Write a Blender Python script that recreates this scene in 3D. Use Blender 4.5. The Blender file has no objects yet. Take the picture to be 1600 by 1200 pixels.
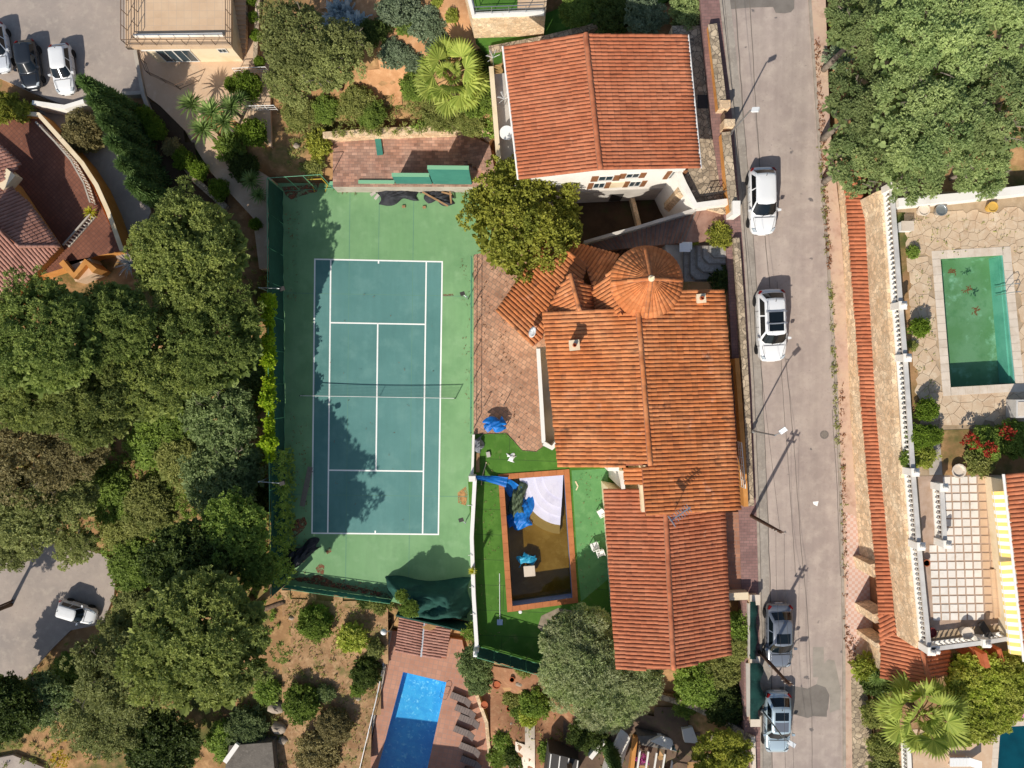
import bpy, math, random
import numpy as np
from mathutils import Vector, Matrix
from mathutils.geometry import tessellate_polygon
R = math.radians
rnd = random.Random(7)
C = bpy.context.scene.collection
scene = bpy.context.scene

# ------------------------------------------------------------------ camera, sky, sun
H, F = 61.5, 1110.0            # drone height above the tennis court (m), focal length in photo pixels
cam_d = bpy.data.cameras.new('camera'); cam = bpy.data.objects.new('camera', cam_d); C.objects.link(cam)
cam.location = (0, 0, H); cam.rotation_euler = (0, 0, 0)
cam_d.sensor_width = 36; cam_d.lens = 36*F/1600; cam_d.clip_end = 2000
scene.camera = cam
SUN_EL = R(38); SUN_AZ = math.atan2(-.46, -.89)      # compass angle from +Y towards +X of the direction to the sun
wd = bpy.data.worlds.new('World'); scene.world = wd; wd.use_nodes = True
nt = wd.node_tree; bg = nt.nodes['Background']
sky = nt.nodes.new('ShaderNodeTexSky'); sky.sky_type = 'NISHITA'; sky.sun_disc = False
sky.sun_elevation = SUN_EL; sky.sun_rotation = SUN_AZ
nt.links.new(sky.outputs[0], bg.inputs[0]); bg.inputs[1].default_value = 0.11
sd = bpy.data.lights.new('sun', 'SUN'); sd.energy = 4.7; sd.angle = R(0.53); sd.color = (1, .94, .85)
sun = bpy.data.objects.new('sun', sd); C.objects.link(sun)
tos = Vector((math.sin(SUN_AZ)*math.cos(SUN_EL), math.cos(SUN_AZ)*math.cos(SUN_EL), math.sin(SUN_EL)))
sun.rotation_euler = (-tos).to_track_quat('-Z', 'Y').to_euler(); sun.location = tos*90
scene.view_settings.view_transform = 'Standard'; scene.view_settings.look = 'None'
scene.view_settings.exposure = 0.07; scene.view_settings.gamma = 1

# ------------------------------------------------------------------ pixels to places
def P(px, py, z=0.0):
    k = (H - z)/F
    return Vector(((px-800)*k, (600-py)*k, z))
def PX(v):
    k = F/(H - v[2]); return (800+v[0]*k, 600-v[1]*k)
def zroad(py): return 13.6-(py-300)*0.0023           # the street falls towards the bottom of the photo
def lerp(a, b, t): return a+(b-a)*t

# ------------------------------------------------------------------ materials
MATS = {}
def hexc(h):
    h = h.lstrip('#'); o = []
    for i in (0, 2, 4):
        c = int(h[i:i+2], 16)/255
        o.append(c/12.92 if c <= .04045 else ((c+.055)/1.055)**2.4)
    return tuple(o)+(1,)
def col(c):
    if isinstance(c, str): return hexc(c)
    return tuple(c)+(1,)
class NT:
    def __init__(s, name):
        s.m = bpy.data.materials.new(name); s.m.use_nodes = True
        s.t = s.m.node_tree; s.n = s.t.nodes; s.b = s.n['Principled BSDF']; s.pos = None
    def new(s, k, **kw):
        x = s.n.new(k)
        for a, v in kw.items(): setattr(x, a, v)
        return x
    def lk(s, a, b): s.t.links.new(a, b)
    def coord(s):
        if s.pos is None: s.pos = s.new('ShaderNodeNewGeometry').outputs['Position']
        return s.pos
    def noise(s, scale, detail=5, rough=.6, dist=0):
        x = s.new('ShaderNodeTexNoise'); x.inputs['Scale'].default_value = scale
        x.inputs['Detail'].default_value = detail; x.inputs['Roughness'].default_value = rough; x.inputs['Distortion'].default_value = dist
        s.lk(s.coord(), x.inputs['Vector']); return x.outputs['Fac']
    def ramp(s, fac, lo, hi):
        x = s.new('ShaderNodeMapRange'); x.inputs[1].default_value = lo; x.inputs[2].default_value = hi
        s.lk(fac, x.inputs[0]); return x.outputs[0]
    def mix(s, fac, a, b, mode='MIX'):
        x = s.new('ShaderNodeMix', data_type='RGBA', blend_type=mode)
        for sock, v in ((x.inputs[0], fac), (x.inputs[6], a), (x.inputs[7], b)):
            if hasattr(v, 'is_linked'): s.lk(v, sock)
            elif isinstance(v, (int, float)): sock.default_value = v
            else: sock.default_value = col(v)
        return x.outputs[2]
    def bump(s, h, strength, dist=.05):
        x = s.new('ShaderNodeBump'); x.inputs['Strength'].default_value = strength; x.inputs['Distance'].default_value = dist
        s.lk(h, x.inputs['Height']); s.lk(x.outputs[0], s.b.inputs['Normal'])
    def value_var(s, c, fac, amt):
        mr = s.new('ShaderNodeMapRange'); mr.inputs[3].default_value = 1-amt; mr.inputs[4].default_value = 1+amt
        s.lk(fac, mr.inputs[0])
        x = s.new('ShaderNodeVectorMath', operation='SCALE'); s.lk(c, x.inputs[0]); s.lk(mr.outputs[0], x.inputs['Scale']); return x.outputs[0]
def mat(name, base, layers=(), rough=.8, bump=0, bscale=8, tint=0, robj=0, metal=0, spec=.3, coat=0, tintcol=None, finish=None):
    """base colour, then layers (colour, noise scale, lo, hi) mixed over it; tint = per-piece variation"""
    if name in MATS: return MATS[name]
    k = NT(name); c = k.mix(0.0, base, base)
    for (cc, sc, lo, hi) in layers:
        c = k.mix(k.ramp(k.noise(sc, 6, .62), lo, hi), c, cc)
    if tint or tintcol is not None:
        at = k.new('ShaderNodeAttribute', attribute_name='tint')
        if tintcol is not None:
            c = k.mix(k.ramp(at.outputs['Fac'], .45, 1.0), c, tintcol)
        if tint:
            w = k.new('ShaderNodeTexWhiteNoise', noise_dimensions='1D'); k.lk(at.outputs['Fac'], w.inputs['W'])
            c = k.value_var(c, w.outputs['Value'], tint)
    if robj:
        oi = k.new('ShaderNodeObjectInfo'); c = k.value_var(c, oi.outputs['Random'], robj)
    if finish: c = finish(k, c)
    k.lk(c, k.b.inputs['Base Color'])
    k.b.inputs['Roughness'].default_value = rough; k.b.inputs['Metallic'].default_value = metal
    k.b.inputs['Specular IOR Level'].default_value = spec; k.b.inputs['Coat Weight'].default_value = coat
    if bump: k.bump(k.noise(bscale, 8, .7), bump)
    MATS[name] = k.m; return k.m
def leafmat(name, base, alt, robj=.18, trans=.38, gain=1.0):
    if name in MATS: return MATS[name]
    k = NT(name)
    at = k.new('ShaderNodeAttribute', attribute_name='tint')
    base, alt = (tuple(min(.6, x*gain) for x in hexc(q)[:3]) for q in (base, alt))
    c = k.mix(at.outputs['Fac'], base, alt)
    oi = k.new('ShaderNodeObjectInfo'); c = k.value_var(c, oi.outputs['Random'], robj)
    k.lk(c, k.b.inputs['Base Color']); k.b.inputs['Roughness'].default_value = .62; k.b.inputs['Specular IOR Level'].default_value = .25
    tr = k.new('ShaderNodeBsdfTranslucent'); k.lk(c, tr.inputs['Color'])
    mx = k.new('ShaderNodeMixShader'); mx.inputs[0].default_value = trans
    k.lk(k.b.outputs[0], mx.inputs[1]); k.lk(tr.outputs[0], mx.inputs[2])
    k.lk(mx.outputs[0], k.n['Material Output'].inputs['Surface']); MATS[name] = k.m; return k.m
def ragged(m, scale, lo, hi):
    """let a thin stain break up into patches with uneven edges"""
    t = m.node_tree; n = t.nodes; g = n.new('ShaderNodeNewGeometry'); x = n.new('ShaderNodeTexNoise'); x.inputs['Scale'].default_value = scale; x.inputs['Detail'].default_value = 8; x.inputs['Roughness'].default_value = .75
    t.links.new(g.outputs['Position'], x.inputs['Vector']); r = n.new('ShaderNodeMapRange'); r.inputs[1].default_value = lo; r.inputs[2].default_value = hi; t.links.new(x.outputs['Fac'], r.inputs[0])
    tr = n.new('ShaderNodeBsdfTransparent'); mx = n.new('ShaderNodeMixShader'); t.links.new(r.outputs[0], mx.inputs[0]); t.links.new(tr.outputs[0], mx.inputs[1]); t.links.new(n['Principled BSDF'].outputs[0], mx.inputs[2])
    t.links.new(mx.outputs[0], n['Material Output'].inputs['Surface']); return m
def watermat(name, tint, gloss_rough=.03, wave=0.0, wscale=2.0):
    k = NT(name)
    tr = k.new('ShaderNodeBsdfTransparent'); tr.inputs['Color'].default_value = col(tint)
    gl = k.new('ShaderNodeBsdfGlossy'); gl.inputs['Roughness'].default_value = gloss_rough
    mx = k.new('ShaderNodeMixShader'); mx.inputs[0].default_value = .045; k.lk(tr.outputs[0], mx.inputs[1]); k.lk(gl.outputs[0], mx.inputs[2])
    if wave:
        bp = k.new('ShaderNodeBump'); bp.inputs['Strength'].default_value = wave; bp.inputs['Distance'].default_value = .05
        k.lk(k.noise(wscale, 3), bp.inputs['Height']); k.lk(bp.outputs[0], gl.inputs['Normal'])
    k.lk(mx.outputs[0], k.n['Material Output'].inputs['Surface']); MATS[name] = k.m; return k.m
def voronoi_stone(scale, joint='#8d7a60', w=.06, amt=.22):
    def fin(k, c):
        v = k.new('ShaderNodeTexVoronoi', feature='F1'); v.inputs['Scale'].default_value = scale; k.lk(k.coord(), v.inputs['Vector'])
        s = k.new('ShaderNodeSeparateColor'); k.lk(v.outputs['Color'], s.inputs[0])
        c = k.value_var(c, s.outputs[0], amt)
        e = k.new('ShaderNodeTexVoronoi', feature='DISTANCE_TO_EDGE'); e.inputs['Scale'].default_value = scale; k.lk(k.coord(), e.inputs['Vector'])
        f = k.ramp(e.outputs['Distance'], w*.4, w)
        k.bump(f, .5, .04)
        return k.mix(f, joint, c)
    return fin
def brick_fin(sx, sy, rot=0, joint=(.16, .11, .085), amt=.18, mortar=.05, offset=.5):
    def fin(k, c):
        mp = k.new('ShaderNodeMapping'); mp.inputs['Rotation'].default_value = (0, 0, rot); k.lk(k.coord(), mp.inputs['Vector'])
        b = k.new('ShaderNodeTexBrick'); b.offset = offset
        b.inputs['Scale'].default_value = 1; b.inputs['Brick Width'].default_value = sx; b.inputs['Row Height'].default_value = sy
        b.inputs['Mortar Size'].default_value = mortar*sy; b.inputs['Color1'].default_value = (0, 0, 0, 1); b.inputs['Color2'].default_value = (1, 1, 1, 1)
        k.lk(mp.outputs[0], b.inputs['Vector'])
        s = k.new('ShaderNodeSeparateColor'); k.lk(b.outputs['Color'], s.inputs[0])
        c = k.value_var(c, s.outputs[0], amt)
        return k.mix(b.outputs['Fac'], c, joint)
    return fin
def streak_fin(k, c):
    """worn wheel tracks and grain running along the street, oil spots"""
    mp = k.new('ShaderNodeMapping'); mp.inputs['Scale'].default_value = (1.1, .035, 1); mp.inputs['Rotation'].default_value = (0, 0, .05); k.lk(k.coord(), mp.inputs['Vector'])
    x = k.new('ShaderNodeTexNoise'); x.inputs['Scale'].default_value = 1.6; x.inputs['Detail'].default_value = 5; k.lk(mp.outputs[0], x.inputs['Vector'])
    c = k.value_var(c, k.ramp(x.outputs['Fac'], .3, .7), .09)
    c = k.mix(k.ramp(k.noise(1.3, 3, .5), .70, .74), c, (.16, .14, .13))
    return k.value_var(c, k.noise(55, 2, .5), .10)
def wear_fin(k, c):
    """scuffs and fine grain of an old painted court"""
    mp = k.new('ShaderNodeMapping'); mp.inputs['Scale'].default_value = (2.2, .25, 1); k.lk(k.coord(), mp.inputs['Vector'])
    x = k.new('ShaderNodeTexNoise'); x.inputs['Scale'].default_value = 1.2; x.inputs['Detail'].default_value = 7; x.inputs['Roughness'].default_value = .7; k.lk(mp.outputs[0], x.inputs['Vector'])
    c = k.value_var(c, k.ramp(x.outputs['Fac'], .3, .7), .05)
    c = k.mix(k.ramp(k.noise(2.2, 9, .75), .66, .78), c, (.17, .22, .15))
    return k.value_var(c, k.noise(38, 3, .6), .09)
def checker_fin(size, c2, rot=0):
    def fin(k, c):
        mp = k.new('ShaderNodeMapping'); mp.inputs['Rotation'].default_value = (0, 0, rot); k.lk(k.coord(), mp.inputs['Vector'])
        b = k.new('ShaderNodeTexChecker'); b.inputs['Scale'].default_value = 1/size; k.lk(mp.outputs[0], b.inputs['Vector'])
        return k.mix(b.outputs['Fac'], c, c2)
    return fin

# ------------------------------------------------------------------ mesh helpers
WL = {}                                              # world position of every object at build time
def setp(o, **kw):
    for k_, v in kw.items():
        if v is not None: o[k_] = v
    return o
class MB:
    def __init__(s): s.v = []; s.f = []; s.mi = []; s.t = []
    def add(s, vs, fs, m=0, tint=None):
        b = len(s.v); s.v += [Vector(v) for v in vs]; s.f += [tuple(b+i for i in f) for f in fs]
        s.mi += [m]*len(fs); s.t += [rnd.random() if tint is None else tint]*len(fs); return s
    def prism(s, top, bottom, m=0, mside=None, tint=None):
        """closed solid between two rings of points"""
        n = len(top)
        if tint is None: tint = rnd.random()
        a = sum((top[i].x*top[(i+1) % n].y-top[(i+1) % n].x*top[i].y) for i in range(n))
        if a < 0: top = top[::-1]; bottom = bottom[::-1]
        vs = list(top)+list(bottom)
        s.add(vs, [tuple(range(n))], m, tint)
        s.add(vs, [tuple(range(2*n-1, n-1, -1))], m, tint)
        s.add(vs, [(i, n+i, n+(i+1) % n, (i+1) % n) for i in range(n)], m if mside is None else mside, tint); return s
    def slab(s, pts, z0, m=0, mside=None, tint=None):
        return s.prism([Vector(p) for p in pts], [Vector((p[0], p[1], z0 if not callable(z0) else z0(p))) for p in pts], m, mside, tint)
    def box(s, c, sx, sy, sz, rz=0, m=0, tint=None, rot=None):
        """box whose base centre is c"""
        q = rot or Matrix.Rotation(rz, 3, 'Z')
        vs = [Vector(c)+q @ Vector((x*sx/2, y*sy/2, z*sz)) for z in (0, 1) for x, y in ((-1, -1), (1, -1), (1, 1), (-1, 1))]
        return s.add(vs, [(3, 2, 1, 0), (4, 5, 6, 7), (0, 1, 5, 4), (1, 2, 6, 5), (2, 3, 7, 6), (3, 0, 4, 7)], m, tint)
    def bar(s, a, b, w, h, m=0, tint=None, up=Vector((0, 0, 1))):
        a, b = Vector(a), Vector(b); d = (b-a).normalized(); sd_ = d.cross(up)
        if sd_.length < 1e-4: sd_ = Vector((1, 0, 0))
        sd_.normalize(); u = sd_.cross(d)
        vs = [p+sd_*x*w/2+u*y*h/2 for p in (a, b) for x, y in ((-1, -1), (1, -1), (1, 1), (-1, 1))]
        return s.add(vs, [(0, 1, 2, 3), (7, 6, 5, 4), (0, 4, 5, 1), (1, 5, 6, 2), (2, 6, 7, 3), (3, 7, 4, 0)], m, tint)
    def tube(s, pts, r, n=6, m=0, tint=None):
        pts = [Vector(p) for p in pts]; rs = r if isinstance(r, (list, tuple)) else [r]*len(pts); vs = []
        if tint is None: tint = rnd.random()
        for i, p in enumerate(pts):
            d = (pts[min(i+1, len(pts)-1)]-pts[max(i-1, 0)]).normalized()
            a = d.cross(Vector((.31, .9, .12))); a.normalize(); b = d.cross(a)
            vs += [p+(a*math.cos(2*math.pi*j/n)+b*math.sin(2*math.pi*j/n))*rs[i] for j in range(n)]
        fs = [(i*n+j, i*n+(j+1) % n, (i+1)*n+(j+1) % n, (i+1)*n+j) for i in range(len(pts)-1) for j in range(n)]
        fs += [tuple(range(n-1, -1, -1)), tuple((len(pts)-1)*n+j for j in range(n))]
        return s.add(vs, fs, m, tint)
    def lathe(s, c, prof, n=12, m=0, tint=None, axis=None):
        c = Vector(c); q = axis or Matrix.Identity(3); vs = []
        for (r, z) in prof: vs += [c+q @ Vector((r*math.cos(2*math.pi*j/n), r*math.sin(2*math.pi*j/n), z)) for j in range(n)]
        k = len(prof)
        fs = [(i*n+j, i*n+(j+1) % n, (i+1)*n+(j+1) % n, (i+1)*n+j) for i in range(k-1) for j in range(n)]
        fs += [tuple(range(n-1, -1, -1)), tuple((k-1)*n+j for j in range(n))]
        return s.add(vs, fs, m, rnd.random() if tint is None else tint)
    def build(s, name, mats, parent=None, smooth=False, **props):
        if not isinstance(mats, (list, tuple)): mats = [mats]
        n = len(s.v); mn = [min(v[i] for v in s.v) for i in range(3)]; mx = [max(v[i] for v in s.v) for i in range(3)]
        o0 = Vector(((mn[0]+mx[0])/2, (mn[1]+mx[1])/2, mn[2]))
        me = bpy.data.meshes.new(name); me.from_pydata([v-o0 for v in s.v], [], s.f)
        for m in mats: me.materials.append(m)
        me.polygons.foreach_set('material_index', s.mi)
        if smooth: me.polygons.foreach_set('use_smooth', [True]*len(s.f))
        a = me.attributes.new('tint', 'FLOAT', 'FACE'); a.data.foreach_set('value', s.t)
        me.update()
        o = bpy.data.objects.new(name, me); C.objects.link(o)
        base = Vector((0, 0, 0))
        if parent is not None: o.parent = parent; base = WL[parent.name]
        o.location = o0-base; WL[o.name] = o0
        return setp(o, **props)
def thing(name, label, cat, loc, group=None, rz=0):
    o = bpy.data.objects.new(name, None); C.objects.link(o); o.location = loc; o.empty_display_size = .3
    o.rotation_euler = (0, 0, rz); WL[o.name] = Vector(loc)
    return setp(o, label=label, category=cat, group=group)
def inst(name, me, parent, loc, scale=1, rz=0, rot=None):
    """an object that shares mesh data; loc in the world"""
    o = bpy.data.objects.new(name, me); C.objects.link(o); base = Vector((0, 0, 0))
    if parent is not None: o.parent = parent; base = WL[parent.name]
    o.location = Vector(loc)-base; o.scale = (scale,)*3 if not isinstance(scale, (tuple, list)) else scale
    o.rotation_euler = rot if rot is not None else (0, 0, rz); WL[o.name] = Vector(loc); return o
def copy_tree(o, parent=None):
    c = o.copy(); C.objects.link(c); c.parent = parent
    for ch in list(o.children): copy_tree(ch, c)
    return c
def poly_in(pts, x, y):
    r = False; n = len(pts)
    for i in range(n):
        x1, y1 = pts[i][0], pts[i][1]; x2, y2 = pts[i-1][0], pts[i-1][1]
        if (y1 > y) != (y2 > y) and x < (x2-x1)*(y-y1)/(y2-y1)+x1: r = not r
    return r
def PP(pxs, z): return [P(a, b, z(b) if callable(z) else z) for a, b in pxs]
PLATS = []
def platform(name, pxs, z, mats, depth=1.0, holes=(), kind='structure', reg=True, zb=None, **props):
    """flat ground with a vertical edge; holes are pixel rings at the same height"""
    out = PP(pxs, z); hol = [PP(h, z) for h in holes]
    mb = MB(); polys = [out]+hol; allv = [v for p in polys for v in p]
    tris = tessellate_polygon(polys)
    fs = []
    for t in tris:
        a, b, c = (allv[i] for i in t)
        fs.append(tuple(t) if (b-a).cross(c-a).z > 0 else tuple(t)[::-1])
    mb.add(allv, fs, 0, .5)
    for p in polys:
        n = len(p); low = [Vector((v.x, v.y, zb if zb is not None else v.z-depth)) for v in p]
        mb.add(p+low, [(i, n+i, n+(i+1) % n, (i+1) % n) for i in range(n)], 1 if isinstance(mats, (list, tuple)) and len(mats) > 1 else 0, .5)
    if reg: PLATS.append((out, min(v.z for v in out)))
    return mb.build(name, mats, None, kind=kind, **props)
def wall_run(name, pts, w, z0, z1, m, parent=None, cap=None, capm=None, **props):
    """a wall along world points; z0/z1 numbers or lists"""
    mb = MB(); n = len(pts)
    Z0 = z0 if isinstance(z0, (list, tuple)) else [z0]*n
    Z1 = z1 if isinstance(z1, (list, tuple)) else [z1]*n
    def ring(wd, zs):
        L, Rr = [], []
        for i in range(n):
            d = Vector((pts[min(i+1, n-1)][0]-pts[max(i-1, 0)][0], pts[min(i+1, n-1)][1]-pts[max(i-1, 0)][1], 0)).normalized()
            s_ = Vector((-d.y, d.x, 0))*wd/2; p = Vector((pts[i][0], pts[i][1], 0))
            L.append(p+s_+Vector((0, 0, zs[i]))); Rr.append(p-s_+Vector((0, 0, zs[i])))
        return L, Rr
    def solid(mb, wd, A, B):
        l0, r0 = ring(wd, A); l1, r1 = ring(wd, B)
        for i in range(n-1):
            vs = [l0[i], l0[i+1], r0[i+1], r0[i], l1[i], l1[i+1], r1[i+1], r1[i]]
            fs = [(4, 7, 6, 5), (0, 4, 5, 1), (2, 6, 7, 3)]
            if i == 0: fs.append((0, 3, 7, 4))
            if i == n-2: fs.append((1, 5, 6, 2))
            mb.add(vs, fs, 0, .5)
    solid(mb, w, Z0, Z1)
    o = mb.build(name, m, parent, **props)
    if cap:
        c = MB(); solid(c, w+cap[0], [z+.002 for z in Z1], [z+cap[1] for z in Z1]); c.build('coping', capm or m, o)
    return o

# ------------------------------------------------------------------ the palette
m_soil = mat('soil', '#a58058', [('#8a6744', .5, .35, .7), ('#c29a6c', 1.4, .5, .75), ('#4c5526', .23, .50, .64), ('#6b6a34', .9, .56, .74)], .95, .6, 3)
m_garden = mat('garden_soil', '#a98661', [('#8a6747', .7, .4, .7), ('#c3a27b', 2.2, .5, .8), ('#6f6b3c', .8, .54, .7), ('#7b5c42', 5, .55, .75)], .95, .6, 4)
m_asphalt = mat('asphalt', '#a99a8f', [('#9c8d84', .25, .4, .65), ('#b5a699', 1.2, .45, .75), ('#908279', 6, .58, .8)], .9, .25, 40, finish=streak_fin)
m_asphalt2 = mat('asphalt_drive', '#a89a8e', [('#968b82', .3, .4, .65), ('#b4a798', 1.5, .5, .8), ('#857a70', 5, .6, .8)], .9, .25, 30)
m_patch = mat('asphalt_patch', '#7c756d', [('#6d665f', 1.5, .4, .7)], .92, .3, 40)
m_patch2 = mat('asphalt_patch_pale', '#9c9387', [('#8d857a', 1.5, .4, .7)], .92, .3, 40)
m_crack = mat('tar_seam', '#6f675e', [], .9)
m_gutter = mat('gutter_concrete', '#9f968b', [('#877e74', .9, .4, .7), ('#b1a798', 5, .5, .8)], .9, .3, 20)
m_paveL = mat('pavement_pink', '#8f6f68', [('#7b5d58', .8, .4, .7)], .85, .2, 10, finish=brick_fin(.4, .2, .0, (.12, .09, .085), .12))
m_paveR = mat('pavement_worn', '#bd9e8c', [('#c9ad92', .5, .35, .65), ('#a5836f', 1.7, .5, .75), ('#c2ac94', 4, .55, .8)], .92, .35, 12)
m_check = mat('pavement_checker', '#c9a28f', [('#ad8468', 1.2, .55, .8)], .85, .1, 8, finish=checker_fin(.21, (.62, .47, .39)))
m_kerb = mat('kerb_stone', '#a79b8d', [('#8c8174', 2, .4, .7)], .9, .3, 12)
m_courtG = mat('court_green', '#739b6b', [('#80a577', .12, .38, .66), ('#658e61', .35, .45, .75), ('#86a97d', .9, .55, .8)], .82, .08, 30, finish=wear_fin)
m_courtT = mat('court_teal', '#5c8883', [('#517d78', .15, .4, .65), ('#69928b', .5, .5, .78)], .82, .08, 30, finish=wear_fin)
m_line = mat('line_paint', '#f1f0ea', [('#dcdcd2', 3, .55, .8)], .7)
m_rust = ragged(mat('brick_dust', '#96644a', [('#7c4e3a', 1.5, .4, .7)], .95), 2.2, .42, .6)
m_turf = mat('artificial_turf', '#4b7628', [('#426a22', .3, .4, .65), ('#5b8434', 1.1, .5, .75), ('#6f7d45', .8, .62, .78)], .9, .6, 25, finish=brick_fin(30, 1.9, .04, (.045, .10, .02), .07, .012))
m_turf2 = mat('painted_green_floor', '#5f9258', [('#548650', .6, .4, .65), ('#71a066', 1.6, .5, .8)], .8, .1, 15)
m_terr = mat('terrace_brick', '#b18468', [('#c19a7d', .5, .4, .7), ('#936a52', 1.6, .5, .8)], .85, .2, 12, finish=brick_fin(.34, .34, .6, (.24, .17, .12), .2, .06))
m_terrN = mat('terrace_brick_worn', '#a77d68', [('#b79684', .6, .4, .7), ('#896457', 1.3, .5, .8)], .88, .2, 12, finish=brick_fin(.5, .25, .0, (.2, .14, .11), .28, .05))
m_deck = mat('pool_deck_tile', '#b98870', [('#aa7962', .4, .4, .7)], .75, .08, 10, finish=brick_fin(.42, .42, R(12), (.35, .22, .17), .08, .05, 0))
m_beige = mat('beige_tile', '#d2b594', [('#c5a584', .4, .4, .7)], .75, .06, 10, finish=brick_fin(.6, .6, 0, (.5, .38, .28), .03, .02, 0))
m_beige2 = mat('beige_paving', '#d0b294', [('#c2a283', .4, .4, .7), ('#dac2a5', 1.6, .5, .8)], .8, .1, 8)
m_redfl = mat('red_terrace_floor', '#825441', [('#704636', .6, .4, .7), ('#916350', 2, .55, .8)], .8, .1, 8, finish=brick_fin(.3, .3, .8, (.1, .05, .04), .08, .05, 0))
m_ppav = mat('garage_paving', '#a87960', [('#8d624e', .9, .4, .7)], .85, .15, 10, finish=brick_fin(.62, .3, 0, (.26, .17, .13), .1, .06))
m_stonew = mat('rubble_wall', '#dabb95', [('#e8d2b0', .9, .45, .7), ('#c09c74', 2, .5, .75)], .9, .3, 8, finish=voronoi_stone(3.6, (.42, .31, .21), .05, .2))
m_stoneg = mat('grey_rubble', '#a8977f', [('#c0ad92', .8, .45, .7), ('#806f5b', 2.2, .5, .75)], .92, .5, 8, finish=voronoi_stone(3.0, (.14, .11, .08), .06, .3))
m_flag = mat('flagstone', '#cdb597', [('#bfa283', .9, .4, .7), ('#d9c8ad', 2.5, .5, .8)], .85, .25, 10, tint=.08)
m_flagj = mat('flagstone_joint', '#b09a7e', [('#9a8468', 2, .4, .7)], .95, .4, 20)
m_cope = mat('coping_stone', '#d6c7b4', [('#c2b09a', 1.5, .45, .75)], .8, .15, 12, tint=.06)
m_whitetile = mat('patio_tile', '#e4ddd2', [('#d2c8b8', 2, .5, .8)], .7, .05, 8, tint=.05)
m_tilejoint = mat('patio_joint', '#b39b88', [('#a1866f', 2, .4, .7)], .9)
m_white = mat('white_render', '#e9e4da', [('#d6cec0', .5, .5, .75), ('#c9c0b0', 2.4, .62, .85)], .85, .12, 14)
m_cream = mat('cream_render', '#e2cfae', [('#cfb88f', .6, .5, .75)], .85, .12, 14)
m_ochre = mat('ochre_render', '#c98d4c', [('#b2773a', .7, .45, .75), ('#d8a364', 2.5, .55, .8)], .85, .12, 14)
m_conc = mat('concrete', '#b7ad9f', [('#9c9285', .8, .4, .7)], .9, .25, 12)
m_cream2 = mat('plinth_render', '#b9b3aa', [('#a39c92', .8, .45, .75)], .88, .15, 12)
def tile_fin(k, c):
    return k.mix(k.ramp(k.noise(5, 6, .7), .60, .78), c, (.10, .055, .035))
m_tile = mat('roof_tile', '#ac6544', [('#b97655', .35, .4, .7), ('#9a5639', 1.1, .5, .75), ('#744636', 2.0, .60, .76), ('#b98a70', 3.1, .64, .8)], .82, .2, 14, tint=.13)
m_tileO = mat('roof_tile_weathered', '#ba7040', [('#c9885a', .4, .42, .7), ('#a55f38', 1.3, .5, .75), ('#664430', 1.1, .585, .74), ('#c99678', .9, .62, .8)], .85, .25, 14, tint=.17)
m_tileP = mat('roof_tile_pink', '#ad8070', [('#97695a', .6, .4, .7)], .85, .2, 14, tint=.12)
m_pan = mat('roof_pan', '#a5664a', [('#8a5039', 1.2, .4, .7)], .9, .2, 14)
m_trim = mat('white_trim', '#e8e4dc', [], .6)
m_metal = mat('galvanised_steel', '#b9bcbd', [], .35, metal=.8)
m_lampw = mat('lamp_white', '#dfe1e0', [('#cccfce', 3, .5, .8)], .45)
m_dark = mat('dark_metal', '#3b3836', [], .55)
m_rail = mat('brown_railing', '#6f5a49', [], .6)
m_wood = mat('pole_wood', '#5e4738', [('#463428', 3, .4, .7)], .9, .4, 20)
m_woodl = mat('plank_wood', '#a5835f', [('#8a6a4a', 3, .4, .7)], .9, .3, 20)
m_shut = mat('brown_shutter', '#8a5f3f', [('#754d32', 3, .4, .7)], .7)
m_frame = mat('window_frame', '#d9d5cc', [], .5)
m_glass = mat('window_glass', '#33434a', [], .08, spec=.6)
m_carglass = mat('car_glass', '#11181c', [], .06, spec=.5)
m_screen = mat('green_windscreen', '#1f4a40', [('#183c34', .5, .4, .7), ('#2c5a4e', 2.5, .55, .8)], .85, .3, 8)
m_screenl = mat('green_wall_paint', '#3f7f70', [('#357266', .6, .4, .7), ('#55927f', 2, .6, .8)], .8, .12, 12)
m_greenm = mat('green_fence_metal', '#5f9c78', [], .5)
m_net = mat('net_black', '#23302c', [], .8)
m_tarpB = mat('blue_tarp', '#1673c4', [('#0e5aa6', 1.5, .4, .65), ('#3b97dc', 3, .58, .8)], .45, .4, 6)
m_tarpG = mat('green_tarp', '#56654a', [('#3f4d37', 2, .4, .65), ('#78866a', 4, .6, .8)], .6, .5, 8)
m_tarpK = mat('black_netting', '#35363b', [('#222327', 2, .4, .65), ('#515358', 5, .62, .8)], .7, .5, 10)
m_plast = mat('white_plastic', '#e7e6e2', [], .4)
m_grey = mat('grey_fabric', '#82756e', [('#736761', 4, .4, .7)], .85)
m_pot = mat('terracotta_pot', '#b4643f', [('#9a5233', 3, .4, .7)], .85)
m_poolblue = mat('pool_floor_caustics', '#3aaee0', [('#229dd8', 1.6, .42, .58), ('#93d8f0', 2.8, .56, .68)], .5)  # pale mottling paints caustic light into the pool floor colour
m_poolgreen = mat('algae_basin', '#7d9f80', [('#6b9168', .5, .4, .6), ('#a9cfc0', .8, .56, .72), ('#5f8a62', 1.5, .55, .75)], .7)
m_poolpale = mat('pale_basin_wall', '#7fc0b8', [('#5fa79c', .8, .4, .7)], .6)
m_basin = mat('drained_basin', '#b3a584', [('#9c8b52', .5, .4, .6), ('#c4bca6', 1.4, .55, .75)], .8)
m_basinwall = mat('basin_wall_blue', '#7f8fb0', [('#69799b', 1, .4, .7)], .7)
m_stepw = mat('basin_step', '#d2cfdc', [('#bdbacb', 1.2, .5, .75)], .7)
m_terrac = mat('terracotta_coping', '#b87548', [('#a6653c', 1, .4, .7)], .8, .1, 10, tint=.07)
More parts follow.
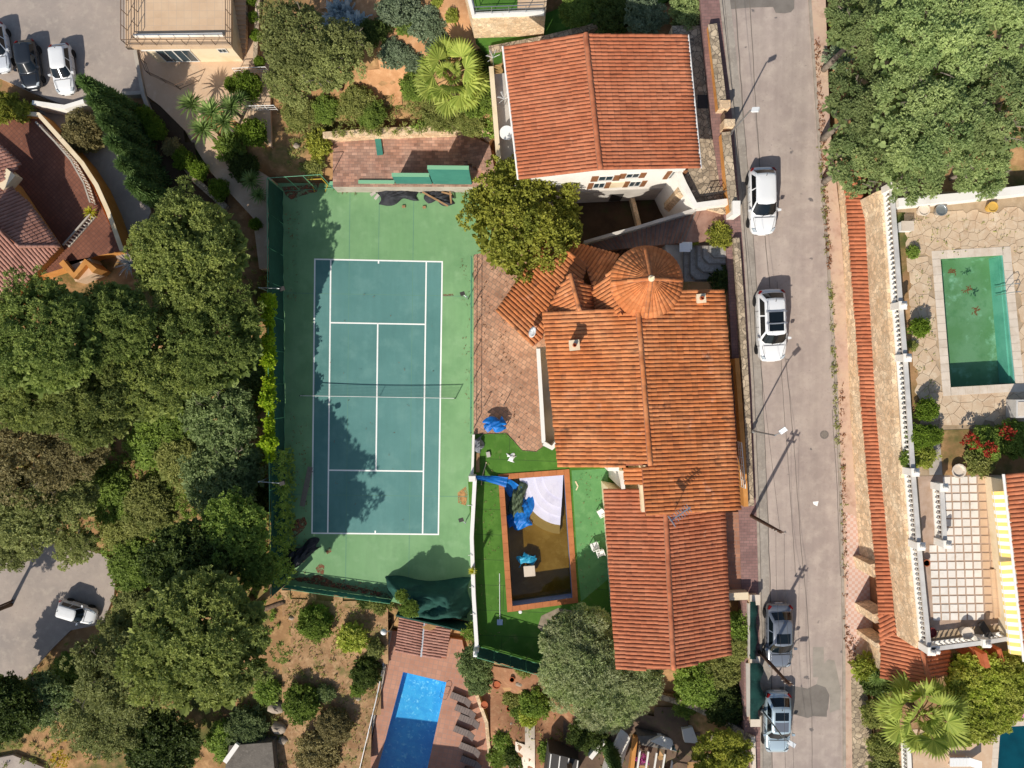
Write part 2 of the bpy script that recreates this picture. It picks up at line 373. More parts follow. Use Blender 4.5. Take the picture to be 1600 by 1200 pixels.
m_rock = mat('boulder', '#a89987', [('#86796a', 1.2, .4, .7)], .92, .5, 6)
m_awnW = mat('awning_white', '#f2eee4', [], .8)
m_awnY = mat('awning_yellow', '#f0cf7a', [], .8)
m_rubber = mat('tyre', '#1d1d1e', [], .85)
m_red = mat('tail_light', '#8a1712', [], .25)
m_bark = mat('bark', '#6e5a49', [('#4d3d31', 3, .4, .7)], .95, .6, 8)
m_barkg = mat('bark_grey', '#8c8072', [('#665b4f', 3, .4, .7)], .95, .6, 8)

# ------------------------------------------------------------------ terrain
CTRL = [(0,500,0),(100,450,.5),(200,400,.5),(300,350,1),(400,350,.3),(425,600,-.6),(425,850,-1.5),(300,700,-2),(200,700,-3),(100,700,-4),(0,700,-5),
 (150,850,-5.6),(0,900,-6.1),(100,1000,-6.1),(0,1050,-6.2),(200,950,-5),(300,1000,-3.5),(350,1150,-3),(200,1180,-6),(50,1180,-7),(430,1000,-2),(500,1000,-1.6),
 (580,1100,-2),(450,1180,-2.4),(-80,600,-4),(-80,1100,-7),(560,960,-1.2),(20,30,2),(150,100,2),(300,150,2.2),(250,250,1.4),(350,330,.8),(400,100,3),
 (480,60,4.5),(480,180,2.4),(600,40,6),(600,170,3),(700,100,6),(700,185,3.6),(760,80,8),(730,20,8),(760,200,5),(800,340,7.2),(880,330,6.8),(960,330,7.0),(1010,320,7.2),
 (900,40,11),(1050,30,12.5),(1120,40,13.8),(1200,0,14),(1200,300,13.3),(1200,600,12.7),(1200,900,12),(1200,1200,11.3),(1340,100,14.5),(1450,150,16),
 (1550,100,17),(1450,290,17.2),(1650,200,18),(1500,600,17.3),(1500,900,17.3),(1500,1060,13.6),(1370,1100,12.4),(1450,1150,12.8),(1590,1150,12.8),
 (1345,1100,12),(1100,1070,10.4),(1150,1000,11.6),(1060,1090,9),(900,1060,6.4),(830,1060,4.5),(800,1100,1.5),(775,1180,-.6),(840,1180,3),(920,1180,4.5),
 (1000,1180,6.5),(1100,1180,9),(1160,1150,11.2),(850,800,7.5),(800,500,7.5),(600,600,-.3),(1150,600,12),(1000,600,8)]
CW = np.array([tuple(P(a, b, c)) for a, b, c in CTRL])
def ground_np(X, Y):
    d2 = (X[..., None]-CW[:, 0])**2+(Y[..., None]-CW[:, 1])**2+.5
    w = d2**-1.7
    return (w*CW[:, 2]).sum(-1)/w.sum(-1)
def ground(x, y): return float(ground_np(np.array([x]), np.array([y]))[0])
def gpx(px, py, it=4):
    """the place on the slope that a pixel looks at"""
    z = 0.0
    for _ in range(it*3):
        p = P(px, py, z); z = .5*z+.5*ground(p.x, p.y)
    return P(px, py, z)

# ------------------------------------------------------------------ level ground: court, terraces, streets
court_px = [(430,286),(768,286),(768,962),(736,972),(612,940),(445,915)]
platform('court_ground', court_px, 0, m_courtG, 2.5)
def sheet(name, pxs, z, m, lift, parent=None, **props):
    mb = MB(); pts = [P(a, b, z(b) if callable(z) else z)+Vector((0, 0, lift)) for a, b in pxs]
    a = sum((pts[i].x*pts[i-1].y-pts[i-1].x*pts[i].y) for i in range(len(pts)))
    if a > 0: pts = pts[::-1]
    low = [p-Vector((0, 0, .003)) for p in pts]
    mb.prism(pts, low, 0, None, .5); return mb.build(name, m, parent, **props)
cg = bpy.data.objects['court_ground']
corners = [(492,405),(691,409),(685,835),(487.5,833)]
sheet('playing_surface', corners, 0, m_courtT, .006, cg)
def cpt(u, v):                                        # court coordinates 0..1 across and along
    a = Vector(corners[0])*(1-u)*(1-v)+Vector(corners[1])*u*(1-v)+Vector(corners[2])*u*v+Vector(corners[3])*(1-u)*v
    return P(a.x, a.y, .0)
def court_line(u0, v0, u1, v1, w=.06):
    a, b = cpt(u0, v0), cpt(u1, v1); d = (b-a).normalized(); s = Vector((-d.y, d.x, 0))*w; e = d*w
    mb = MB(); z = Vector((0, 0, .0101+.0004*rnd.random())); q = [a-e-s+z, b+e-s+z, b+e+s+z, a-e+s+z]
    mb.prism(q, [p-Vector((0, 0, .003)) for p in q], 0, None, .5); mb.build('line_marking', m_line, cg)
ua, ub = .125, .875; va, vb = .2307, .7693
for a in ((0,0,1,0),(0,1,1,1),(0,0,0,1),(1,0,1,1),(ua,0,ua,1),(ub,0,ub,1),(ua,va,ub,va),(ua,vb,ub,vb),(.5,va,.5,vb),(.5,0,.5,.009),(.5,.991,.5,1)): court_line(*a)
for k_, pxs in enumerate(([(447,905),(520,918),(612,936),(605,928),(560,917),(520,909),(500,898),(470,902)], [(440,292),(470,290),(500,285),(495,300),(470,306),(455,312),(447,306)],
        [(462,812),(476,808),(480,818),(474,828),(458,842),(455,830)], [(500,880),(507,884),(506,897),(498,898),(493,888)], [(715,770),(728,760),(731,772),(728,790),(716,786)],
        [(508,858),(516,855),(518,862),(511,866)], [(692,460),(708,459),(709,463),(693,463)])):
    sheet('dust_stain', pxs, 0, m_rust if k_ != 4 else ragged(mat('sand', '#b98c5c', [('#a3784b', 2, .4, .7)], .95), 1.6, .38, .55), .0045, cg)

for (u0,v0,u1,v1) in ((.27,-.26,.27,1.2),(.77,-.26,.77,1.2),(-.24,.125,1.22,.125),(-.24,.86,1.22,.86),(.5,-.26,.5,0)):
    a_, b_ = (P(*(Vector(corners[0]).lerp(Vector(corners[1]),u).lerp(Vector(corners[3]).lerp(Vector(corners[2]),u),v)), 0) for u, v in ((u0,v0),(u1,v1)))
    d_ = (b_-a_).normalized(); s_ = Vector((-d_.y, d_.x, 0))*.02; z_ = Vector((0,0,.0085)); mb = MB(); mb.add([a_-s_+z_, b_-s_+z_, b_+s_+z_, a_+s_+z_], [(0,1,2,3)], 0, .5); mb.build('expansion_joint', mat('court_joint', '#618a76', [], .9), cg)
# the street and its two pavements
RL = [(1110,-140),(1128,0),(1150,200),(1166,400),(1178,600),(1186,800),(1191,1000),(1192,1200),(1192,1340)]
RR = [(1255,-140),(1264,0),(1277,200),(1292,400),(1305,600),(1313,800),(1317,1000),(1318,1200),(1318,1340)]
platform('road', RL+RR[::-1], zroad, m_asphalt, 1.2)
road = bpy.data.objects['road']
sheet('gutter_strip', RL+[(x+13, y) for x, y in RL][::-1], zroad, m_gutter, .005, road)
sheet('asphalt_patch', [(1218,1073),(1240,1072),(1262,1076),(1276,1069),(1290,1074),(1296,1086),(1294,1106),(1292,1112),(1292,1120),(1270,1119),(1262,1122),(1240,1116),(1218,1114)], zroad, m_patch, .006, road)
sheet('asphalt_patch', [(1275,1071),(1284,1040),(1294,1030),(1304,1032),(1308,1050),(1314,1080),(1312,1108),(1296,1114),(1297,1086),(1290,1073)], zroad, m_patch2, .0055, road)
sheet('asphalt_patch', [(1270,1011),(1287,1011),(1288,1058),(1270,1058)], zroad, m_patch2, .005, road)
sheet('asphalt_patch', [(1131,-40),(1242,-40),(1241,13),(1236,19),(1226,21),(1212,20),(1208,11),(1170,12),(1135,15)], zroad, m_patch, .006, road)
sheet('paint_remnant', [(1270,784),(1279,783),(1277,791),(1271,788)], zroad, m_line, .005, road)
def seam(pts, w=.035):
    mb = MB()
    for (a, b) in zip(pts[:-1], pts[1:]):
        A, B = P(*a, zroad(a[1])), P(*b, zroad(b[1])); d = (B-A).normalized(); s = Vector((-d.y, d.x, 0))*w; z = Vector((0, 0, .0062))
        mb.add([A-s+z, B-s+z, B+s+z, A+s+z], [(0, 1, 2, 3)], 0, .5)
    mb.build('tar_seam', m_crack, road)
def wob(pts, amp=1.2, n=14):
    out = []
    for (a, b) in zip(pts[:-1], pts[1:]):
        for i in range(n): out.append((lerp(a[0], b[0], i/n)+rnd.uniform(-amp, amp)*.5, lerp(a[1], b[1], i/n)))
    return out+[pts[-1]]
seam(wob([(1141,-100),(1163,200),(1179,400),(1191,600),(1200,820),(1206,1000),(1206,1280)]))
seam(wob([(1166,-100),(1183,200),(1192,330),(1203,450)]), .025)
seam(wob([(1228,560),(1241,700),(1252,860),(1262,960),(1268,1100),(1270,1280)], .8), .02)
seam(wob([(1214,440),(1222,600),(1234,760),(1243,900)], .8), .018)
seam(wob([(1300,640),(1308,760),(1313,900)], .8), .02)
mb = MB(); c0 = P(1288, 679, zroad(679))
mb.lathe(c0+Vector((0, 0, .004)), [(.30, 0), (.30, .012), (.27, .014), (.27, .010)], 20)
mhc = mb.build('manhole_cover', m_patch, road)
mb = MB()
for i in range(-4, 5):
    for j in range(-4, 5):
        if i*i+j*j < 17: mb.box(c0+Vector((i*.055, j*.055, .016)), .03, .03, .006)
mb.build('tread_studs', m_kerb, mhc, kind='stuff')
zp = lambda y: zroad(y)+.13
paveLw = [(1098,-140),(1108,0),(1126,200),(1146,340),(1150,400),(1160,600),(1168,800),(1176,1000),(1177,1200),(1177,1340)]
platform('pavement_left', [(x-14, y) for x, y in paveLw]+[(x-4, y) for x, y in RL][::-1], zp, m_paveL, 1.0)
platform('kerb_left', [(x-4, y) for x, y in RL]+RL[::-1], lambda y: zroad(y)+.125, m_kerb, 1.0)
paveRo = [(1284,-140),(1290,0),(1297,200),(1312,330),(1322,480),(1329,660),(1340,800),(1360,830),(1372,1010),(1348,1030),(1345,1340)]
platform('pavement_right', [(x+4, y) for x, y in RR]+paveRo[::-1], zp, m_paveR, 1.0)
platform('kerb_right', RR+[(x+4, y) for x, y in RR][::-1], lambda y: zroad(y)+.125, m_kerb, 1.0)
sheet('checker_paving', [(1322,800),(1336,806),(1345,850),(1366,880),(1370,955),(1340,1030),(1322,1005)], zp, m_check, .006, bpy.data.objects['pavement_right'])
platform('pavement_lower_right', [(1346,1040),(1360,1110),(1366,1200),(1368,1340),(1334,1340),(1330,1060)], lambda y: zroad(y)+.16, m_stoneg, 1.0)

# the main house's terrace, turf and basin
tp_px = [(740,398),(870,372),(960,430),(975,690),(858,690),(838,705),(816,703),(792,676),(740,678)]
platform('house_terrace', tp_px, 8.0, [m_terr, m_white], 8.5)
BO = [(780,742),(888,734.5),(901,940),(794,954.5)]; BI = [(786.5,748.5),(882,741.5),(895,934.5),(800,947.5)]
platform('turf_lawn', [(739,679),(791,677),(816,704),(838,706),(858,691),(975,691),(990,1010),(842,1042),(745,1011),(731,746),(739,745)], 7.99, [m_turf, m_white], 8.5, [BI])
lawn = bpy.data.objects['turf_lawn']
sheet('painted_floor', [(893,735),(950,732),(950,905),(908,940),(903,890)], 7.99, m_turf2, .006, lawn)
sheet('gravel_patch', [(846,962),(872,950),(900,955),(880,985),(850,990),(840,980)], 7.99, mat('gravel', '#9a8c78', [('#7c705e', 3, .4, .7)], .95, .6, 20), .006, lawn)

# bottom pool deck
DK = [(610,985),(722,1000),(735,1060),(768,1085),(775,1320),(540,1320),(575,1190),(608,1020)]
BP = [(630,1050),(697.5,1066),(655,1260),(580,1240)]
platform('pool_deck', DK, -2.2, m_deck, 1.5, [BP])
# top-left: parking, drive, patios
platform('parking_ground', [(-140,-140),(196,-140),(200,60),(222,90),(230,150),(150,152),(120,172),(40,140),(-140,60)], 2.0, m_asphalt2, 3)
platform('drive', [(60,172),(135,165),(210,260),(236,330),(200,420),(180,400),(186,388),(150,290),(112,240),(70,190)], .9, m_asphalt2, 1.5)
platform('patio_ground', [(208,60),(420,60),(424,230),(330,160),(300,215),(250,165),(230,150)], 2.3, m_beige2, 3)
platform('garden_path', [(270,175),(320,190),(380,250),(425,280),(428,420),(405,420),(395,340),(330,270)], 1.5, m_beige2, 1.5)
platform('red_terrace', [(-60,180),(62,182),(128,255),(190,392),(150,400),(95,420),(-60,470)], 2.0, [m_redfl, m_ochre], 4)
# bottom-left turning place
platform('turning_place', [(-140,880),(0,862),(45,845),(110,852),(165,868),(182,890),(178,930),(160,975),(110,985),(75,1020),(40,1060),(10,1068),(-140,1110)], -6.0, m_asphalt2, 1.5)
platform('track', [(-60,1195),(20,1180),(70,1200),(90,1300),(-60,1300)], -6.9, m_asphalt2, 1.5)
# terrace north of the court
platform('brick_terrace', [(520,213),(640,208),(745,203),(772,238),(776,292),(520,292)], 1.7, [m_terrN, m_conc], 2.2)
# yard below house one, front yards along the street
platform('front_yard_paving', [(1050,40),(1110,40),(1122,180),(1138,335),(1088,322),(1060,300)], 13.75, [m_stoneg, m_stonew], 4.5)
platform('garage_apron', [(1100,800),(1168,800),(1180,930),(1110,930)], lambda y: zroad(y)+.1, m_ppav, 2)
platform('planting_strip', [(1060,440),(1152,440),(1162,600),(1170,800),(1060,800)], lambda y: zroad(y)-.2, m_soil, 2)
platform('entrance_court', [(1040,376),(1150,366),(1158,460),(1040,470)], 12.4, m_conc, 3)
# right: upper terrace with pool
TR_ = [(1378,298),(1385,330),(1405,660),(1424,880),(1438,1012),(1560,995),(1720,975),(1720,280),(1560,300)]
GP = [(1468,404),(1567,398),(1587,600),(1484,606)]
platform('upper_terrace', TR_, 17.6, [m_flagj, m_stonew], 4.6, [GP])
TP = [(1562,1135),(1680,1128),(1680,1300),(1550,1300)]
platform('lower_right_garden', [(1380,1050),(1720,1010),(1720,1340),(1375,1340)], 12.6, m_garden, 1.5, [TP])
# top: neighbour's turf strip
platform('neighbour_turf', [(742,52),(850,22),(1010,-40),(1060,-60),(1060,-10),(1020,15),(920,45),(770,85)], 9.5, m_turf, 2)

xs = np.concatenate([[-600,-300,-150,-100,-80], np.arange(-68, 68.5, 1.0), [80,100,150,300,600]])
ys = np.concatenate([[-600,-300,-150,-100,-70], np.arange(-56, 56.5, 1.0), [70,100,150,300,600]])
X, Y = np.meshgrid(xs, ys); Z = ground_np(X, Y)
nz = np.sin(X*.9+1.3*np.sin(Y*.5))*np.cos(Y*.8)*.12; Z = Z+nz
for pts, zt in PLATS:
    n = len(pts); ins = np.zeros(X.shape, bool); dm = np.full(X.shape, 1e9)
    for i in range(n):
        x1, y1 = pts[i].x, pts[i].y; x2, y2 = pts[i-1].x, pts[i-1].y
        cond = ((y1 > Y) != (y2 > Y)); dy = (y2-y1) if abs(y2-y1) > 1e-9 else 1e-9
        ins ^= cond & (X < (x2-x1)*(Y-y1)/dy+x1)
        L2 = (x2-x1)**2+(y2-y1)**2+1e-9; t = np.clip(((X-x1)*(x2-x1)+(Y-y1)*(y2-y1))/L2, 0, 1)
        dm = np.minimum(dm, np.hypot(X-x1-t*(x2-x1), Y-y1-t*(y2-y1)))
    sel = ins | (dm < 1.15)
    Z[sel] = np.minimum(Z[sel], zt-.35)
for hole, zt, zs in ((BI, 4.5, 8.0), (BP, -4.6, -2.2), (GP, 14.5, 17.6)):
    pts = PP(hole, zs)
    for i in range(X.shape[0]):
        for j in range(X.shape[1]):
            if abs(X[i, j]) < 60 and poly_in(pts, X[i, j], Y[i, j]): Z[i, j] = min(Z[i, j], zt-.5)
# keep the ground under the basins: lower a margin round each
for hole, zt, zs in ((BI, 4.2, 8.0), (BP, -4.8, -2.2), (GP, 14.2, 17.6), (TP, 10.2, 12.6)):
    pts = PP(hole, zs); cx = sum(p.x for p in pts)/4; cy = sum(p.y for p in pts)/4; r = max((p.xy-Vector((cx, cy))).length for p in pts)+1.6
    big = [Vector((cx, cy, 0))+(Vector((p.x-cx, p.y-cy, 0)))*1.35 for p in pts]
    for i in range(X.shape[0]):
        for j in range(X.shape[1]):
            if abs(X[i, j]-cx) < r and abs(Y[i, j]-cy) < r and poly_in(big, X[i, j], Y[i, j]): Z[i, j] = min(Z[i, j], zt)
nr, nc = X.shape
mb = MB(); mb.v = [Vector((X[i, j], Y[i, j], Z[i, j])) for i in range(nr) for j in range(nc)]
mb.f = [(i*nc+j, i*nc+j+1, (i+1)*nc+j+1, (i+1)*nc+j) for i in range(nr-1) for j in range(nc-1)]
mb.mi = [0]*len(mb.f); mb.t = [.5]*len(mb.f)
mb.build('hillside_ground', m_soil, None, True, kind='structure')

def drape(name, pxs, m, lift=.06, step=.8, **props):
    ring = [gpx(a, b) for a, b in pxs]
    x0, x1 = min(p.x for p in ring), max(p.x for p in ring); y0, y1 = min(p.y for p in ring), max(p.y for p in ring)
    mb = MB(); idx = {}
    nx, ny = int((x1-x0)/step)+2, int((y1-y0)/step)+2
    for i in range(nx):
        for j in range(ny):
            x, y = x0+i*step, y0+j*step
            idx[i, j] = len(mb.v); mb.v.append(Vector((x, y, ground(x, y)+lift+math.sin(x*.9+1.3*math.sin(y*.5))*math.cos(y*.8)*.12)))
    for i in range(nx-1):
        for j in range(ny-1):
            if poly_in(ring, x0+(i+.5)*step+rnd.uniform(-.3, .3), y0+(j+.5)*step+rnd.uniform(-.3, .3)): mb.f.append((idx[i, j], idx[i+1, j], idx[i+1, j+1], idx[i, j+1]))
    mb.mi = [0]*len(mb.f); mb.t = [.5]*len(mb.f)
    return mb.build(name, m, None, True, kind='structure', **props)
drape('garden_bed', [(440,925),(612,945),(604,1000),(570,1210),(430,1210),(445,1100),(455,1000)], m_garden, .12)
drape('gravel_garden', [(500,0),(740,0),(770,60),(758,90),(700,110),(640,150),(560,165),(540,130),(600,90),(560,40)], mat('orange_gravel', '#c09066', [('#a97a52', .8, .4, .7), ('#d2a67c', 2, .5, .8)], .95, .5, 8), .12)
drape('rockery_bed', [(735,1035),(850,1040),(905,1100),(905,1210),(770,1210),(768,1090)], mat('rockery_soil', '#93694c', [('#7a553b', .8, .4, .7), ('#a98463', 2, .5, .8)], .95, .5, 6), .12)

# ------------------------------------------------------------------ tiled roofs
class Plane:
    def __init__(s, a, b, c):
        s.o = a; s.n = (b-a).cross(c-a).normalized()
        if s.n.z < 0: s.n = -s.n
    def at(s, px, py):
        d = P(px, py, 0)-Vector((0, 0, H)); o = Vector((0, 0, H)); return o+d*((s.o-o).dot(s.n)/d.dot(s.n))
def tile_row(mb, a, b, n, w=.105, r=.07, step=.40, taper=.9):
    """a run of lapped barrel tiles from ridge point a to eave point b; n is the roof normal"""
    d = b-a; L = d.length
    if L < .12: return
    d = d/L; s = n.cross(d).normalized(); k = max(1, round(L/step)); t = L/k
    for i in range(k):
        p0 = a+d*(t*i); p1 = a+d*(t*(i+1)+(.03 if i < k-1 else rnd.uniform(-.03,.03))); tint = rnd.random(); j = rnd.uniform(-.014, .014); sl = rnd.uniform(.03,.07) if rnd.random() < .04 else 0
        ring = []
        for (p, ww, up) in ((p0, w*taper, .0), (p1, w, .014)):
            for q in (-1, -.72, 0, .72, 1):
                ring.append(p+s*(ww*q+j)+n*(up+r*(1-q*q)**.5*(ww/w)))
        mb.add(ring, [(0+q, 5+q, 6+q, 1+q) for q in range(4)]+([(9, 8, 7, 6, 5)] if i == k-1 else []), 0, tint)
def roof_plane(parent, poly, down, n=None, sp=.25, m=None, thick=.12, deckm=None):
    """a sloping roof face: deck plus one object for every run of tiles"""
    m = m or m_tile
    nn = n if n is not None else (poly[1]-poly[0]).cross(poly[2]-poly[0]).normalized()
    if nn.z < 0: nn = -nn
    u = (down-nn*down.dot(nn)).normalized(); v = nn.cross(u).normalized(); o = poly[0]
    pts = [((p-o).dot(u), (p-o).dot(v)) for p in poly]
    mb = MB(); mb.prism([p-nn*.01 for p in poly], [p-nn*thick for p in poly], 0, None, .5)
    deck = mb.build('roof_deck', deckm or m_pan, parent)
    vs = [p[1] for p in pts]; v0, v1 = min(vs), max(vs); cnt = max(1, round((v1-v0)/sp)); spn = (v1-v0)/cnt
    for i in range(cnt):
        vv = v0+(i+.5)*spn; xs_ = []
        for k_ in range(len(pts)):
            a, b = pts[k_-1], pts[k_]
            if (a[1] > vv) != (b[1] > vv): xs_.append(a[0]+(b[0]-a[0])*(vv-a[1])/(b[1]-a[1]))
        xs_.sort()
        for k_ in range(0, len(xs_)-1, 2):
            rb = MB(); tile_row(rb, o+u*xs_[k_]+v*vv, o+u*(xs_[k_+1]+.04)+v*vv, nn, spn*.465, .07)
            if rb.f: rb.build('tile_row', m, parent, True)
    return deck
def ridge_tiles(parent, a, b, m, r=.14):
    mb = MB(); d = (b-a).normalized(); n = Vector((0, 0, 1)); n = (n-d*n.dot(d)).normalized()
    tile_row(mb, a-n*.03, b-n*.03, n, r, r*.8, .42, .92); rt = mb.build('ridge_tiles', m, parent, True)
    mb = MB(); mb.bar(a-n*.06, b-n*.06, r*2.3, .06); mb.build('mortar_bed', m_mortar, rt)
def walls(parent, pts, z0, z1, m, name='wall'):
    """closed ring of outer walls, one object per wall; z1 may be a list"""
    n = len(pts); Z1 = z1 if isinstance(z1, list) else [z1]*n; cen = sum((Vector((p.x, p.y, 0)) for p in pts), Vector())/n; out = []
    for i in range(n):
        a, b = Vector((pts[i].x, pts[i].y, 0)), Vector((pts[(i+1) % n].x, pts[(i+1) % n].y, 0))
        ai, bi = a+(cen-a).normalized()*.3, b+(cen-b).normalized()*.3
        top = [a+Vector((0, 0, Z1[i])), b+Vector((0, 0, Z1[(i+1) % n])), bi+Vector((0, 0, Z1[(i+1) % n])), ai+Vector((0, 0, Z1[i]))]
        mb = MB(); mb.prism(top, [Vector((p.x, p.y, z0)) for p in top], 0, None, .5); out.append(mb.build(name, m, parent))
    return out
def window_on(wallobj, a, b, t, z, w, h, shutters=0, out=None, glass=True):
    """window on the wall a->b (world points); t metres from a, sill at z; out = outward direction"""
    d = Vector((b.x-a.x, b.y-a.y, 0)).normalized(); o = out or Vector((d.y, -d.x, 0)); c = Vector((a.x, a.y, 0))+d*t+Vector((0, 0, z))
    def bx(m, x0, x1, z0, z1, dep, off=.0):
        top = [c+d*x0+o*off+Vector((0, 0, z1)), c+d*x1+o*off+Vector((0, 0, z1)), c+d*x1+o*(off+dep)+Vector((0, 0, z1)), c+d*x0+o*(off+dep)+Vector((0, 0, z1))]
        m.prism(top, [Vector((p.x, p.y, p.z-(z1-z0))) for p in top], 0, None, .5)
    mb = MB(); bx(mb, -w/2, w/2, 0, h, .02, .003); win = mb.build('window', m_glass if glass else m_shut, wallobj)
    mb = MB()
    for x0, x1, z0, z1 in ((-w/2-.06, -w/2, -.06, h+.06), (w/2, w/2+.06, -.06, h+.06), (-w/2, w/2, h, h+.06), (-w/2, w/2, -.06, 0), (-.02, .02, 0, h)): bx(mb, x0, x1, z0, z1, .06, .003)
    mb.build('window_frame', m_frame, win)
    if shutters:
        for s in (-1, 1):
            mb = MB(); x = s*(w/2+.06+.01); bx(mb, min(x, x+s*w*.5), max(x, x+s*w*.5), -.04, h+.04, .07, .004); mb.build('shutter', m_shut, win)
    return win
def chimney(parent, c, s, h, m, rz=0, capm=None):
    mb = MB(); mb.box(c-Vector((0, 0, .8)), s, s, h+.8, rz); ch = mb.build('chimney', m, parent)
    mb = MB(); mb.box(c+Vector((0, 0, h+.001)), s+.16, s+.16, .08, rz); mb.build('chimney_cap', capm or m, ch)
    mb = MB(); mb.lathe(c+Vector((0, 0, h+.082)), [(.13, 0), (.13, .22), (.10, .24), (.10, .1)], 10); mb.build('chimney_pot', m_pot, ch)
def down_from(a, b): return b-a

m_mortar = mat('ridge_mortar', '#a77a60', [('#8d6450', 3, .4, .7)], .95, .3, 20)
# --- house one (top)
zW, zR, zE = 15.4, 16.9, 16.2
A = [P(788,72,zW), P(915,52,zR), P(1073,54,zE), P(1093,262,zE), P(938,265,zR), P(812,280,zW)]
h1 = thing('house', 'white house with large evenly red tiled gable roof beside the street at top', 'house', Vector((5.5, 17, 9.3)))
p = Plane(A[1], A[4], A[5]); q = [A[1], A[4], p.at(812, 280), p.at(788, 72)]
ax = (A[4]-A[1]).normalized()
dn = Vector((-1, 0, 0)); dn = ((A[5]+A[0])/2-(A[1]+A[4])/2)
roof_plane(h1, q, dn, p.n, .235, m_tile)
p = Plane(A[1], A[4], A[3]); q = [A[1], A[4], p.at(1093, 262), p.at(1073, 54)]
roof_plane(h1, q, ((A[2]+A[3])/2-(A[1]+A[4])/2), p.n, .235, m_tile)
ridge_tiles(h1, A[1]+Vector((0, 0, .08)), A[4]+Vector((0, 0, .08)), m_tile, .16)
wb = [P(796,82,zW)+Vector((.45,0,0)), P(1070,64,zE)+Vector((-.45,0,0)), P(1090,262,zE)+Vector((-.45,.3,0)), P(817,279,zW)+Vector((.45,.3,0))]
ws = walls(h1, wb, 6.8, [15.0, 15.9, 15.9, 15.0], m_white)
gab = MB(); 
for (i, j, rr) in ((3, 2, A[4]), (0, 1, A[1])):
    a, b = Vector((wb[i].x, wb[i].y, 15.0)), Vector((wb[j].x, wb[j].y, 15.9)); c = lerp(a, b, .44); c.z = zR-.22; e = Vector((0, -.25 if rr is A[1] else .25, 0))
    gab.add([a, b, c, a+e, b+e, c+e], [(0, 1, 2), (5, 4, 3), (0, 3, 4, 1), (1, 4, 5, 2), (2, 5, 3, 0)], 0, .5)
gab.build('gable', m_white, h1)
S = ws[2]; a3, b3 = wb[3], wb[2]; dirS = (Vector((b3.x-a3.x, b3.y-a3.y, 0))).normalized(); outS = Vector((dirS.y, -dirS.x, 0))
for t, z, w, h in ((5.15, 13.2, .9, 1.0), (6.9, 13.6, .8, .9), (4.9, 11.4, .7, 1.2), (7.4, 11.4, .7, 1.2), (9.8, 13.0, .6, 1.6)):
    window_on(S, a3, b3, t, z, w, h, 1, outS)
mb = MB(); c = Vector((a3.x, a3.y, 0))+dirS*6.15+outS*.02+Vector((0, 0, 11.4)); mb.box(c, 1.5, .08, 1.2, math.atan2(dirS.y, dirS.x)); mb.build('blind', m_cream, S)
mb = MB(); c = Vector((a3.x, a3.y, 0))+dirS*6.6+outS*.03+Vector((0, 0, 7.6)); mb.box(c, .9, .07, 2.0, math.atan2(dirS.y, dirS.x)); dr = mb.build('door', m_dark, S)
mb = MB(); mb.bar(c+dirS*.3+outS*.06+Vector((0, 0, 1)), c+dirS*.3+outS*.06+Vector((0, 0, 1.15)), .03, .03); mb.build('door_handle', m_metal, dr)
mb = MB(); qq = [Vector((v.x, v.y, 10.6)) for v in (a3+outS*.05, b3+outS*.05, b3+outS*.002, a3+outS*.002)]; mb.prism(qq, [Vector((v.x, v.y, 6.8)) for v in qq]); mb.build('plinth', m_cream2, h1)
for (u, v) in ((A[3], A[2]), (A[5], A[0])):
    mb = MB(); s = .1 if u is A[3] else -.1; mb.tube([u+Vector((s, 0, -.06)), v+Vector((s, 0, -.06))], .075, 8); mb.build('gutter', m_trim, h1)
# its west terrace
platform('house_side_terrace', [(769,116),(812,112),(835,290),(783,288)], 10.2, [m_cream2, m_white], 5)
o = wall_run('parapet_wall', [P(768,112,10.2), P(782,288,10.2)], .25, 9.0, 11.0, m_ochre, label='low ochre parapet along the side terrace west of the top house', category='wall', cap=(.08, .06), capm=m_cream)
mb = MB(); c = P(792, 213, 10.2)
t_ = thing('garden_table', 'round white table on the side terrace of the top house', 'table', c)
mb.lathe(c+Vector((0, 0, .70)), [(.5, 0), (.52, .02), (.52, .04), (.5, .05)], 20); mb.build('table_top', m_plast, t_)
mb = MB(); mb.lathe(c, [(.26, 0), (.26, .03), (.04, .06), (.04, .70)], 10); mb.build('pedestal', m_plast, t_)
def umbrella_dryer(px, py, z, label):
    c = P(px, py, z); t = thing('clothes_airer', label, 'airer', c); mb = MB(); mb.tube([c, c+Vector((0, 0, 1.3))], .025); mb.build('pole', m_metal, t)
    mb = MB()
    for k_ in range(5):
        a = k_*.9+.3; e = c+Vector((.5*math.cos(a), .5*math.sin(a), 1.35)); mb.bar(c+Vector((0, 0, 1.2)), e, .02, .02); mb.add([c+Vector((0, 0, 1.28)), e, e+Vector((.12, .2, -.25))], [(0, 1, 2)])
    mb.build('laundry', m_plast, t)
umbrella_dryer(788, 165, 10.2, 'metal airer with pale laundry on the side terrace of the top house')
umbrella_dryer(771, 102, 10.0, 'airer with white cloth at the north end of the side terrace')

